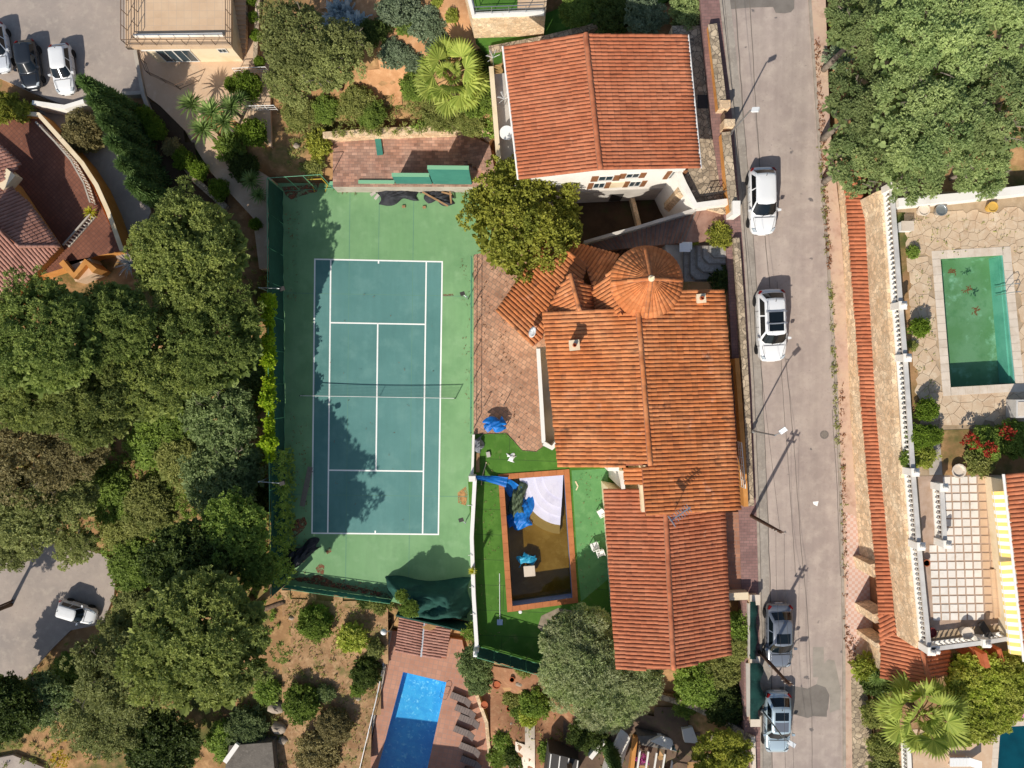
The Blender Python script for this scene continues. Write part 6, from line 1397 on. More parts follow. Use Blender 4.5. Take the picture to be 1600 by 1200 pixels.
l_lime = leafmat('lime_leaves', '#7c8c28', '#c2c45a', gain=1.4); l_cyp = leafmat('cypress_leaves', '#3f5530', '#6d8448', gain=1.45); l_agave = leafmat('agave_leaves', '#8ea2a6', '#bfcdd0', gain=1.4); l_palm = leafmat('palm_leaves', '#66792a', '#a9b256', gain=1.3)
l_red = leafmat('red_blossom', '#8e2a1c', '#b84a36'); l_pinkf = leafmat('pink_blossom', '#b0307c', '#e06ab0'); l_yelf = leafmat('yellow_blossom', '#c79c1c', '#e8c840'); l_spir = leafmat('weeds', '#626d32', '#969656', gain=1.45)
CR = {}
for i in range(3): CR['pine',i] = crown_mesh('pine_crown', l_pine if i < 2 else l_pine2, 11+i, 120, (.085,.145), 27, 11, .038, .0145, .6, .62, core=False, holes=5)
for i in range(3): CR['oak',i] = crown_mesh('oak_crown', l_oak, 21+i, 62, (.10,.22), 36, 8, .044, .023, .9, .62, core=False, holes=5)
CR['brown',0] = crown_mesh('dry_crown', l_brown, 31, 62, (.10,.22), 32, 8, .044, .022, .9, .58, core=False, holes=5)
for i in range(3): CR['carob',i] = crown_mesh('carob_crown', l_carob, 41+i, 44, (.10,.22), 62, 8, .046, .020, .85, .62, core=False, holes=7, inner=14)
CR['yel',0] = crown_mesh('loquat_crown', l_yel, 51, 80, (.10,.19), 34, 8, .044, .026, .9, .66, core=False, holes=4)
CR['dark',0] = crown_mesh('dark_crown', l_dark, 61, 90, (.1,.18), 14, 8, .065, .034, .95, .5)
CR['blue',0] = crown_mesh('bluegreen_crown', l_blue, 63, 70, (.1,.2), 16, 8, .065, .030, .95, .5)
CR['green',0] = crown_mesh('fresh_crown', l_green, 65, 70, (.1,.2), 16, 8, .065, .036, .95, .5)
for k_, (nm, mm) in enumerate((('green',l_green),('dark',l_dark),('oak',l_oak),('grey',l_grey),('lime',l_lime),('blue',l_blue),('spir',l_spir),('yel',l_yel),('brown',l_brown))):
    for v in range(2): CR['bush_'+nm,v] = crown_mesh('shrub_foliage', mm, 70+k_*3+v, 26, (.2,.34), 11, 6, .20, .075, .9, .7, core=False)
for v in range(2): CR['topiary',v] = crown_mesh('topiary_foliage', leafmat('box_leaves','#56701f','#8fa63a'), 120+v, 60, (.2,.24), 14, 6, .10, .06, .6, .85, 'ball', False)
CR['bush_agave',0] = crown_mesh('agave_foliage', l_agave, 130, 12, (.2,.3), 7, 8, .34, .10, .6, .5, core=False)
def trunk(parent, base, top, r0, cr, seed, m, limbs=6):
    r_ = random.Random(seed); mb = MB(); n = 6; pts = []; h = (top-base).length
    off = Vector((r_.uniform(-.25,.25), r_.uniform(-.25,.25), 0))
    for i in range(n+1): t = i/n; pts.append(lerp(base, top, t)+off*math.sin(t*math.pi)*h*.12)
    mb.tube(pts, [lerp(r0, r0*.45, i/n) for i in range(n+1)], 8)
    for k_ in range(limbs):
        a = k_*2.4+r_.uniform(0,.6); s = lerp(base, top, r_.uniform(.55,.85)); e = top+Vector((math.cos(a)*cr*r_.uniform(.4,.75), math.sin(a)*cr*r_.uniform(.4,.75), cr*r_.uniform(-.05,.2)))
        mb.tube([s, lerp(s,e,.5)+Vector((0,0,-cr*.05)), e], [r0*.4, r0*.25, r0*.1], 6)
    return mb.build('trunk', m, parent, True)
def tree(kind, px, py, rpx, hz, label, name='tree', zbase=None, flat=1.0, bark=None, var=None, group=None, lobes=None):
    """crown centred where the pixel points at height hz above the ground; rpx = crown radius in photo pixels"""
    v = var if var is not None else rnd.randrange(9)
    keys = [k_ for k_ in CR if k_[0] == kind]; me = CR[keys[v % len(keys)]]
    zb = zbase if zbase is not None else gpx(px,py).z
    zc = zb+hz; c = P(px,py,zc); rad = rpx*(H-zc)/F; base = Vector((c.x,c.y,(zbase if zbase is not None else ground(c.x,c.y))-.1))
    t = thing(name, label, 'tree', base, group)
    trunk(t, base, c, .06*rad+.08, rad, rnd.randrange(999), bark or m_bark)
    for j, (dx,dy,dz,f) in enumerate(lobes or [(0,0,0,1)]):
        cc = c+Vector((dx*rad,dy*rad,dz*rad)); inst('crown', CR[keys[(v+j) % len(keys)]], t, cc, (rad*f, rad*f, rad*f*flat), rnd.uniform(0,6.28))
    if kind in ('carob','oak','brown','blue','yel'):    # bare twigs poking out of the crown
        r_ = random.Random(px*3+py); mb = MB()
        for _ in range(9):
            a = r_.uniform(0,6.28); q = r_.uniform(.15,.8)*rad; s0 = c+Vector((math.cos(a)*q, math.sin(a)*q, rad*.42*flat)); b = a+r_.uniform(-1,1); e = s0+Vector((math.cos(b)*rad*.22, math.sin(b)*rad*.22, rad*.16)); mb.tube([s0, lerp(s0,e,.5)+Vector((0,0,.05)), e], [.035,.025,.01], 5)
            for w in range(3): f_ = lerp(s0,e,r_.uniform(.3,.9)); g2 = b+r_.uniform(-1.3,1.3); mb.tube([f_, f_+Vector((math.cos(g2)*rad*.1, math.sin(g2)*rad*.1, rad*.03))], [.018,.006], 4)
        mb.build('bare_twigs', m_barkg, t, kind='stuff')
    return t
# umbrella pines of the left wood
for (px,py,r_,hz,kind,fl,lab) in (
 (302,402,92,5.6,'pine',.9,'round umbrella pine below the conifer hedge, nearest the court corner'),
 (333,528,84,5.8,'pine',.9,'round umbrella pine beside the court, level with the upper service line'),
 (75,528,92,9.5,'pine',.9,'broad umbrella pine over the corner of the faded brown roof'),
 (185,508,66,8.0,'pine',.9,'umbrella pine between the brown roof and the court-side pines'),
 (60,610,70,9.0,'pine',.9,'umbrella pine at the left edge, lower of the pair there'),
 (150,618,82,9.5,'pine',.9,'umbrella pine in the middle of the left wood'),
 (240,592,68,8.0,'pine',.9,'umbrella pine left of the dark gap by the court'),
 (318,998,112,11.6,'pine',.8,'largest umbrella pine, above the lower garden'),
 (305,880,72,8.5,'dark',.8,'dark shaded tree above the largest umbrella pine'),
 (52,700,80,7.0,'brown',.8,'brownish oak at the left edge below the pines'),
 (118,690,60,7.0,'brown',.8,'brownish oak in the wood right of the left edge oak'),
 (45,790,72,6.5,'oak',.8,'olive-brown oak above the turning place at the left edge'),
 (110,772,50,5.5,'oak',.8,'olive-brown oak with bare twigs above the turning place'),
 (120,850,34,4.5,'oak',.8,'small oak overhanging the turning place'),
 (20,842,48,5.0,'oak',.8,'oak over the left edge of the turning place'),
 (346,655,58,3.6,'blue',.8,'blue-green tree beside the ivy fence'),
 (352,745,62,3.6,'blue',.8,'blue-green tree beside the court near the slatted bench'),
 (368,826,54,7.5,'green',.8,'fresh green tree left of the lower court corner'),
 (195,1050,74,7.0,'oak',.8,'tawny oak left of the largest umbrella pine'),
 (194,985,36,4.5,'oak',.8,'small oak just below the white SUV on the turning place'),
 (165,1120,60,6.0,'oak',.8,'tawny oak near the lower left corner'),
 (72,1090,44,3.0,'blue',.8,'grey-green tree below the turning place'),
 (12,1105,52,4.5,'dark',.8,'dark tree in the lower left corner'),
 (405,885,34,7,'green',.9,'narrow green tree at the lower court fence'),
 (255,1160,60,5.0,'dark',.7,'shaded tree at the bottom edge left of the boulders')):
    tree(kind,px,py,r_,hz,lab,'pine_tree' if kind == 'pine' else 'oak_tree' if kind in ('oak','brown') else 'tree', None, fl)
# leaning trunk across the lower court corner
mb = MB(); a, b = gpx(372,968), P(452,932,1.2); mb.tube([a, lerp(a,b,.5)+Vector((0,0,.5)), b+Vector((0,0,1.5))], [.28,.24,.2], 8); mb.build('fallen_trunk', m_bark, None, True, label='thick bare trunk slanting beside the lower left court corner', category='trunk')
# top garden oaks
for (px,py,r_,hz,lab) in ((462,62,58,4.0,'broad grey-green oak in the top garden beside the stone stairs'),(512,100,50,3.6,'grey-green oak right of the broad one in the top garden'),(455,128,40,3.2,'lower grey-green oak above the court in the top garden'),(540,70,36,3.0,'small dark oak beside the pale agaves')):
    tree('oak',px,py,r_,hz,lab,'oak_tree',None,.8)
# carob wood at the top right
for (px,py,r_,hz,lab) in ((1345,50,62,5.0,'carob tree nearest the street at the top'),(1440,70,86,6.5,'tall carob tree at the top of the right wood'),(1535,40,80,6.5,'carob tree in the top right corner'),(1345,170,66,5.0,'carob tree leaning over the street'),
  (1440,190,86,6.0,'broad carob tree in the middle of the right wood'),(1555,165,84,6.0,'carob tree at the right edge above the pool terrace'),(1340,250,58,4.5,'carob tree over the end of the tile-topped wall'),(1425,268,52,4.5,'small carob tree over the terrace parapet'),(1530,262,48,4.0,'carob tree above the reddish side stairs')):
    tree('carob',px,py,r_,hz,lab,'carob_tree',14.2 if px < 1360 else 15.8,.85,m_barkg)
tree('yel',818,346,92,4.4,'yellow-green leafy tree between the court and the villa','loquat_tree',6.6,1.0,None,0)
CR['olive',0] = crown_mesh('olive_crown', l_olive, 55, 60, (.14,.24), 34, 8, .065, .018, .8, .65); CR['olive',1] = crown_mesh('olive_crown', l_olive, 56, 60, (.14,.24), 34, 8, .065, .018, .8, .65)
tree('olive',935,1050,64,4.2,'large silvery olive tree against the villa garage wing','olive_tree',6.4,.9,m_barkg,0,None,[(0,0,0,1.0),(-.62,.75,-.05,.8),(.85,-.15,.0,.72),(.25,-.72,-.1,.72),(-.75,-.05,-.1,.72),(-.2,1.05,-.15,.55)])
tree('yel',1126,1180,48,2.6,'fruit tree with orange-yellow fruit at the bottom by the street','fruit_tree',9.3,.9,None,0)
for (px,py,r_,lab) in ((1520,1062,48,'broad yellow-green tree below the patio balustrade'),(1580,1062,46,'yellow-green tree at the right edge below the awning'),(1510,1118,46,'lime-green tree beside the bottom right fan palm'),(1550,1108,36,'small lime-green tree above the teal pool')):
    CR.setdefault(('limet',0), crown_mesh('lime_crown', l_lime, 140, 70, (.12,.2), 20, 8, .06, .038, .9, .55)); tree('limet',px,py,r_,2.6,lab,'ornamental_tree',12.5,.9)
# conifer row at top left
def cone_mesh(seed, m):
    g = np.random.default_rng(seed); n = 900; f = g.uniform(0,1,n)**.8; a = g.uniform(0,6.28,n); r_ = (1-f)**.75*(1+.32*np.sin(a*3+f*11)*np.cos(f*17+a))*.5+.03
    cen = np.stack([np.cos(a)*r_, np.sin(a)*r_, f*3.0], 1); nor = np.stack([np.cos(a), np.sin(a), .5+0*a], 1); return leaf_mesh('conifer_foliage', cen, nor, 9, .26, .04, .6, m, seed)
CON = [cone_mesh(200+i, l_cyp) for i in range(2)]
def conifer(px, py, z, h, w, label, me):
    c = P(px,py,z); t = thing('conifer', label, 'tree', c); mb = MB(); mb.tube([c, c+Vector((0,0,h*.5))], [.12,.05], 7); mb.build('trunk', m_bark, t); inst('crown', me, t, c+Vector((0,0,.2)), (w,w,h/3.1), rnd.uniform(0,6)); return t
for k_, (x,y,h) in enumerate(((208,182,7.0),(221,207,7.0),(232,234,6.8),(242,262,6.6),(252,290,6.2),(260,316,5.6))):
    conifer(x,y,1.3,h,1.4,('topmost','second','third','fourth','fifth','lowest')[k_]+' conifer of the green row beside the drive, counted from the parked cars', CON[k_ % 2])
conifer(951,1160,4.8,4.4,.95,'slim dark cypress beside the broad white wall at the bottom', CON[0])
def bush(kind, px, py, rpx, label, z=None, name='shrub', fl=1.0, lift=.25, stem=True):
    g_ = gpx(px,py) if z is None else P(px,py,z); zc = g_.z+.3; rad = rpx*(H-zc)/F; c = P(px,py,g_.z)
    kk = 'mound'+kind[4:] if rpx >= 24 and kind.startswith('bush_') else kind
    if kk != kind and (kk,0) not in CR:
        for v in range(2): CR[kk,v] = crown_mesh('shrub_foliage', CR[kind,0].materials[0], 400+len(CR), 46, (.12,.24), 22, 8, .085, .038, .9, .7, core=False, holes=3)
    keys = [k_ for k_ in CR if k_[0] == kk]; t = thing(name, label, 'shrub', c)
    if stem: mb = MB(); mb.tube([c-Vector((0,0,.1)), c+Vector((.03,.02,rad*.4))], [.05,.03], 6); mb.tube([c, c+Vector((rad*.3,-rad*.1,rad*.45))], [.035,.015], 5); mb.build('stem', m_bark, t)
    inst('foliage', CR[keys[rnd.randrange(len(keys))]], t, c+Vector((0,0,rad*lift)), (rad*.92,rad*.92,rad*fl), rnd.uniform(0,6.28)); return t
B_ = [
 # top-left garden
 ('topiary',395,142,23,'large clipped round bush by the garden stairs',2.4,.9),('topiary',366,137,12,'small dark clipped bush left of the large round one',2.4,.9),('topiary',402,214,23,'round clipped bush left of the court fence corner',2.0,.9),
 ('bush_green',362,232,22,'loose green shrub left of the lower round bush',1.8,.9),('bush_dark',385,265,26,'dark shrub behind the court corner fence',1.2,.9),('topiary',402,352,10,'small dark round bush beside the court path',1.2,.9),
 ('topiary',401,32,10,'second round plant in the narrow stair bed',3.2,.9),('topiary',404,60,10,'third round plant in the narrow stair bed',3.0,.9),('topiary',408,100,9,'lowest round plant in the narrow stair bed',2.7,.9),('topiary',396,3,11,'topmost round plant in the narrow stair bed',3.6,.9),
 ('topiary',234,188,17,'topmost clipped topiary of the slanting row',1.9,.9),('topiary',252,208,17,'second clipped topiary of the slanting row',1.8,.9),('bush_brown',272,232,14,'reddish shrub in the slanting topiary row',1.7,.9),('topiary',293,253,17,'fourth clipped topiary of the slanting row',1.6,.9),('topiary',316,270,16,'fifth clipped topiary of the slanting row',1.4,.9),('topiary',348,300,17,'lowest clipped topiary of the slanting row',1.2,.9),
 ('bush_brown',140,212,34,'greyish half-bare shrub beside the conifer row',1.0,1.0),('bush_yel',14,172,26,'yellow-green shrub at the left edge under the parked cars',2.2,.9),('bush_yel',40,178,16,'small yellow-green shrub beside the white wall top',2.2,.9),
 # top garden
 ('bush_grey',625,18,36,'lavender mound at the top edge of the gravel garden',None,.7),('bush_grey',672,45,30,'lavender mound right of the gravel path',None,.7),('bush_grey',690,75,26,'lavender mound above the fan palm',None,.7),('bush_grey',618,88,26,'round lavender mound left of the gravel path',None,.7),('bush_grey',648,100,16,'small lavender mound beside the gravel path',None,.7),
 ('bush_green',632,42,15,'bright green shrub on the gravel path',None,.8),('bush_lime',707,28,11,'small potted lime shrub near the top lawn',None,.9),('bush_lime',684,5,9,'tiny potted shrub at the top edge',None,.9),('bush_agave',536,32,22,'pale blue agave clump, left of the two',None,.7),('bush_agave',560,45,17,'pale blue agave clump, right of the two',None,.7),('bush_dark',585,55,24,'dark round shrub right of the agaves',None,.8),
 ('bush_green',648,140,24,'bright green shrub by the short pale fence',None,.8),('bush_spir',560,165,30,'weedy green shrub above the golden stone wall',None,.6),('bush_green',580,180,26,'leafy shrub at the middle of the golden stone wall',None,.6),('bush_spir',470,180,28,'dry grassy shrub above the court corner',None,.6),('bush_green',510,175,24,'creeping green shrub left of the golden wall',None,.6),('bush_spir',690,180,32,'yellowish weeds above the brick stairs',None,.6),('bush_green',745,160,30,'green ivy mound left of the side terrace',None,.7),('bush_spir',735,195,24,'yellowish ivy mound at the foot of the side terrace',None,.6),('bush_dark',745,105,24,'dark shrub between fan palm and top house',None,.8),('bush_yel',500,230,20,'straggly shrub at the left end of the brick terrace',1.8,.8),('bush_spir',490,262,18,'weeds behind the wire court corner',1.2,.6),
 ('bush_dark',960,25,40,'dark shaded shrub north of the top house',None,.7),('bush_grey',1005,30,34,'spiky grey shrub near the street wall',None,.7),('bush_carob',1075,25,36,'feathery light green shrub over the street wall',None,.9),('bush_green',900,20,30,'shaded shrub beside the neighbour turf strip',None,.6),
 # lower garden
 ('bush_green',497,968,30,'leafy fig bush below the lower court fence',None,1.0),('bush_lime',553,992,23,'yellow-leaved bush in the lower garden',None,.9),('bush_green',475,1092,32,'dense green bush beside the boulder',None,.9),('bush_blue',510,1080,14,'small dark green bush in the lower garden',None,.9),('bush_brown',525,1128,30,'grey half-dry bush in the lower garden',None,.8),('bush_dark',575,1045,26,'dark bush by the blue pool railing',None,1.0),('bush_oak',588,1010,14,'sparse bush leaning over the pool kerb',None,1.0),('bush_green',560,1075,12,'bright small bush near the blue pool railing',None,.8),('bush_spir',595,935,20,'weeds at the end of the low green fence',None,.7),('bush_brown',500,1170,38,'dry bush at the bottom edge of the lower garden',None,.7),('bush_dark',575,935,14,'dark weeds beside the court corner',None,.7),
 ('bush_blue',742,1030,30,'upper olive-coloured oleander behind the loungers',None,1.1),('bush_blue',748,1058,24,'lower oleander behind the loungers',None,1.0),('bush_green',740,985,16,'small shrub right of the pergola roof',None,.9),
 ('bush_green',838,1090,28,'leafy bush in the rockery under the olive tree',None,1.0),('bush_lime',828,1118,16,'bright bush in the rockery by the stone path',None,.9),('bush_green',790,1155,18,'round green plant in the lower rockery',None,.8),('bush_dark',806,1178,18,'dark green plant in the lower rockery',None,.8),('bush_green',778,1180,16,'green plant at the bottom of the rockery',None,.8),('bush_spir',800,1085,16,'small rockery plant among the pots',None,.7),('bush_green',812,1110,14,'low rockery plant left of the stone path',None,.7),('bush_spir',818,1045,12,'weeds at the top of the rockery',None,.7),('bush_green',860,1170,18,'shaded shrub right of the stone path',None,.8),('bush_dark',920,1140,34,'dark shrub in shade under the olive tree',None,.8),
 # south of the villa
 ('bush_green',1085,1062,38,'sunny shrub on the slope below the garage wing',None,.7),('bush_spir',1125,1042,34,'weedy slope shrub near the green screen',None,.6),('bush_green',1152,975,22,'green shrub right of the garage wing',None,.7),('bush_spir',1150,1010,24,'ivy below the garage wing corner',None,.6),('bush_dark',1130,1095,36,'shaded shrub above the mossy wall',None,.7),('bush_green',1070,1095,24,'shrub beside the olive tree tips',None,.7),
 ('bush_yel',1122,370,20,'yellow-green clipped shrub beside the turret steps',13.1,.8),('bush_yel',1082,376,9,'small yellow-green plant by the meter box',12.9,.8),('bush_dark',1125,440,22,'dark bush beside the turret steps',12.4,.8),
 # right side
 ('topiary',1429,513,16,'round clipped bush beside the green pool',17.65,.9),('bush_green',1424,395,10,'small plant by the balustrade above the pool',17.65,.8),('topiary',1438,640,19,'round bush beside the balustrade urn',17.65,.9),('topiary',1427,681,20,'left half of the clipped box hedge by the path slab',17.65,.7),('topiary',1446,680,18,'right half of the clipped box hedge by the path slab',17.65,.7),('bush_lime',1440,712,18,'yellow-green shrub below the clipped hedge',17.65,.8),('bush_green',1418,715,14,'trailing shrub through the balustrade',17.65,.7),('bush_spir',1424,540,8,'tiny plant below the round bush',17.65,.7),
 ('bush_green',1535,690,30,'leafy shrub with red blossom, left part of the flower bed',17.65,.8),('bush_green',1575,685,32,'leafy shrub with red blossom at the right edge',17.65,.8),('bush_spir',1525,720,22,'straggly light shrub in the flower bed',17.65,.7),
 ('bush_lime',1350,1040,22,'yellow-green shrub at the end of the tile canopy',12.3,.9),('bush_dark',1362,1062,22,'dark spiky shrub below the tile canopy',12.3,.9),('bush_spir',1362,1110,24,'dry hedge left of the fan palm',12.2,.8),('bush_spir',1374,1160,26,'dry hedge beside the sun deck balustrade',12.2,.8),('bush_oak',1376,1195,22,'grey hedge at the bottom of the street',12.2,.8),
 ('bush_green',1500,1030,16,'small shrub between the terracotta buttresses',12.8,.8),('bush_lime',1545,1028,16,'bright shrub between the terracotta buttresses on the right',12.8,.8),
 ('bush_green',1318,40,28,'yellow-green shrub at the street edge of the right wood',14.4,.9),('bush_grey',1306,95,20,'grey shrub overhanging the right pavement',14.3,.9),
 # left wood undergrowth
 ('bush_green',250,690,46,'bramble mound in the middle of the left wood',None,.5),('bush_spir',290,720,44,'light bramble mound left of the blue-green tree',None,.5),('bush_green',180,770,46,'bramble mound above the turning place',None,.5),('bush_spir',240,790,46,'light green bramble mound above the shaded tree',None,.5),('bush_green',215,880,42,'bright bramble mound right of the turning place',None,.5),('bush_spir',200,830,36,'bramble patch at the edge of the turning place',None,.5),('bush_green',280,660,40,'green bramble mound below the pines',None,.5),('bush_oak',210,940,30,'olive bramble right of the small white SUV',None,.6),('bush_green',112,1042,28,'green bramble below the turning place',None,.5),('bush_spir',130,1090,30,'yellowish scrub near the lower left corner',None,.5),('bush_blue',390,1130,36,'green scrub right of the largest umbrella pine',None,.7),('bush_green',360,1150,34,'bright scrub at the bottom left of the boulders',None,.6),('bush_green',420,1075,20,'scrub beside the boulder above the stone hut',None,.7),('bush_blue',395,590,20,'scrub in the dark gap beside the court',None,.8),('bush_dark',400,780,24,'dark scrub at the ivy fence',None,.8),
]
CR['bush_carob',0] = crown_mesh('shrub_foliage', l_carob, 190, 24, (.2,.34), 11, 6, .22, .06, .9, .7, core=False)
for (kind,px,py,r_,lab,z,fl) in B_: bush(kind,px,py,r_,lab,z,'topiary_bush' if kind == 'topiary' else 'agave' if kind == 'bush_agave' else 'shrub',fl,.62 if kind == 'topiary' else .2)
# blossom clusters
def blossom(px,py,rpx,z,m,n,label,seed):
    g = np.random.default_rng(seed); c = P(px,py,z); rad = rpx*(H-z)/F; a = g.uniform(0,6.28,n); r_ = np.sqrt(g.uniform(0,1,n))*rad
    cen = np.stack([c.x+np.cos(a)*r_, c.y+np.sin(a)*r_, z+g.uniform(-.1,.25,n)],1)-np.array(c); me = leaf_mesh('blossom', cen, np.tile([0,0,1.],(n,1)), 5, .14, .10, .8, m, seed)
    o = inst('blossom_cluster', me, None, c); setp(o, label=label, category='flowers', kind='stuff')
for a in ((1515,690,14,18.6,l_red,26,'red blossom at the left of the flower bed shrubs',1),(1545,702,12,18.8,l_red,26,'red blossom in the middle of the flower bed shrubs',2),(1572,676,12,18.8,l_red,22,'red blossom at the right of the flower bed shrubs',3),(1003,1186,9,7.2,l_pinkf,40,'pink blossom beside the shaded white house',4),(95,1185,14,-5.6,l_yelf,60,'yellow broom blossom near the lower left corner',5),(100,1152,6,-5.6,l_yelf,20,'small yellow blossom patch near the lower left corner',6)): blossom(*a)
# ivy on the court fence
g = np.random.default_rng(5); n = 1900; tt_ = g.uniform(0,1,n); q0, q1 = P(443,470,0), P(445,712,0)
wv = .55+.25*np.sin(tt_*23)+.2*np.sin(tt_*51); cen = np.stack([q0.x+(q1.x-q0.x)*tt_+g.normal(0,.28,n)*wv, q0.y+(q1.y-q0.y)*tt_, 3.2+g.uniform(0,1.2,n)*wv+.3],1)
o = inst('ivy', leaf_mesh('ivy_foliage', cen-np.array([q0.x,q0.y,0]), np.tile([.25,0,.8],(n,1)), 9, .2, .13, .9, l_ivy, 6), None, (q0.x,q0.y,0)); setp(o, label='bright green ivy draped along the top of the court fence', category='ivy')
n = 500; tt_ = g.uniform(0,1,n); q0, q1 = P(446,700,0), P(447,900,0); cen = np.stack([q0.x+(q1.x-q0.x)*tt_+g.uniform(0,.9,n), q0.y+(q1.y-q0.y)*tt_, g.uniform(0,3.6,n)],1)
o = inst('ivy', leaf_mesh('ivy_foliage', cen-np.array([q0.x,q0.y,0]), np.tile([.6,0,.5],(n,1)), 8, .18, .1, .9, l_green, 7), None, (q0.x,q0.y,0)); setp(o, label='dark creeper hanging on the lower court fence by the bench', category='ivy')
# a sapling behind the collapsed screen
tree('green',640,950,15,4.0,'slender sapling behind the collapsed windscreen','sapling',-1.0,1.0)
tree('bush_green',628,930,9,2.6,'second slender sapling beside the collapsed windscreen','sapling',-.6,1.0)
# ---- palms
def frond_fan(seed):
    r_ = random.Random(seed); mb = MB(); n = 26
    mb.tube([(0,0,0),(.5,0,.12),(1.0,0,.1)], [.03,.025,.02], 5, 1)
    o = Vector((1.0,0,.1)); rim = []; tips = []
    for i in range(n+1):
        a = lerp(-2.2,2.2,i/n); L = .85*(1-.10*abs(a))*r_.uniform(.94,1.04); d = Vector((math.cos(a),math.sin(a),0)); rim.append(o+d*L*.68+Vector((0,0,(.035 if i % 2 else -.01)-.02*abs(a))))
        a2 = lerp(-2.2,2.2,(i+.5)/n); d2 = Vector((math.cos(a2),math.sin(a2),0)); tips.append(o+d2*L+Vector((0,0,-.07-.1*r_.random()-.03*abs(a2))))
    for i in range(n): mb.add([o, rim[i], tips[i], rim[i+1]], [(0,1,2,3)], 0, r_.random())
    o = mb.build('frond', [l_palm, m_woodl]); me = o.data; me.transform(Matrix.Translation(o.location)); bpy.data.objects.remove(o); return me
FR = [frond_fan(1), frond_fan(2)]
def frond_sword(n, L, W, seed, m, up=.4):
    g = np.random.default_rng(seed); a = np.arange(n)*2.39996; el = np.linspace(1.35,-.15,n)+g.normal(0,.06,n)
    d = np.stack([np.cos(a)*np.cos(el), np.sin(a)*np.cos(el), np.sin(el)],1); mb = MB()
    for i in range(n):
        D_ = Vector(d[i]); s = D_.cross(Vector((0,0,1))); s = s.normalized() if s.length > .01 else Vector((1,0,0)); l = L*g.uniform(.8,1.05); m1 = D_*l*.5+Vector((0,0,.05*l)); e = D_*l+Vector((0,0,-.12*l))
        mb.add([s*W*.35, m1+s*W*.5, e, m1-s*W*.5, -s*W*.35], [(0,1,2,3,4)], 0, float(g.uniform()))
    o = mb.build('leaf_rosette', m); me = o.data; me.transform(Matrix.Translation(o.location)); bpy.data.objects.remove(o); return me
def fan_palm(px, py, zb, h, rpx, label):
    c = P(px,py,zb+h); base = Vector((c.x,c.y,zb-.1)); t = thing('fan_palm', label, 'palm', base); mb = MB(); mb.tube([base, c], [.28,.22], 10); mb.build('trunk', m_bark, t)
    rad = rpx*(H-zb-h)/F/1.75; n = 19
    for i in range(8): inst('frond', FR[i % 2], t, c+Vector((0,0,.15)), rad*lerp(.42,.62,i/8), rot=(rnd.uniform(-.4,.4),-lerp(1.25,.75,i/8),i*2.39996+1))
    for i in range(n):
        a = i*2.39996; el = lerp(.85,-.35,i/n); inst('frond', FR[i % 2], t, c+Vector((math.cos(a)*.1,math.sin(a)*.1,.1)), rad*rnd.uniform(.88,1.08), rot=(rnd.uniform(-.3,.3),-el,a))
fan_palm(705,122,5.0,3.0,60,'large yellowish fan palm left of the top house'); fan_palm(1437,1112,12.5,3.2,66,'large fan palm beside the bottom right sun deck')
ROS = [frond_sword(70,1.0,.085,i,leafmat('yucca_leaves','#5f7a36','#9db36a')) for i in range(2)]; ROSY = frond_sword(40,1.0,.12,9,leafmat('yellow_yucca','#a9a01e','#d8cf4c'))
def yucca(px,py,zb,h,rpx,label,me=None,m=None):
    c = P(px,py,zb+h); t = thing('yucca', label, 'yucca', Vector((c.x,c.y,zb-.05))); mb = MB(); mb.tube([Vector((c.x,c.y,zb-.05)), c], [.14,.09], 8); mb.build('stem', m_barkg, t); inst('leaf_rosette', me or ROS[rnd.randrange(2)], t, c, rpx*(H-zb-h)/F, rnd.uniform(0,6))
for k_, (x,y,h,r_,l) in enumerate(((300,164,2.4,27,'uppermost'),(332,176,2.8,30,'middle'),(362,168,2.5,26,'right-hand'),(318,203,2.2,28,'lower left'),(350,192,2.6,26,'lower right'),(376,156,2.2,18,'small upper right'))): yucca(x,y,1.9,h,r_,l+' yucca head of the cluster on the beige patio')
yucca(393,283,1.2,1.6,22,'spiky yucca beside the dark shrub at the court corner'); yucca(405,305,1.2,1.4,18,'small spiky yucca beside the court path')
yucca(738,892,8.0,1.9,9,'small yellow spiky plant on the white court wall',ROSY); yucca(142,332,2.1,.6,14,'yellowish palm-like plant on the dark red terrace',ROSY); yucca(205,412,.5,2.2,30,'grey feathery palm above the pines by the drive',frond_sword(36,1.0,.05,14,l_agave))
yucca(768,1058,-.5,.8,22,'spiky palm-like plant behind the loungers')
yucca(1368,1058,12.3,.9,18,'spiky plant under the end of the tile canopy')
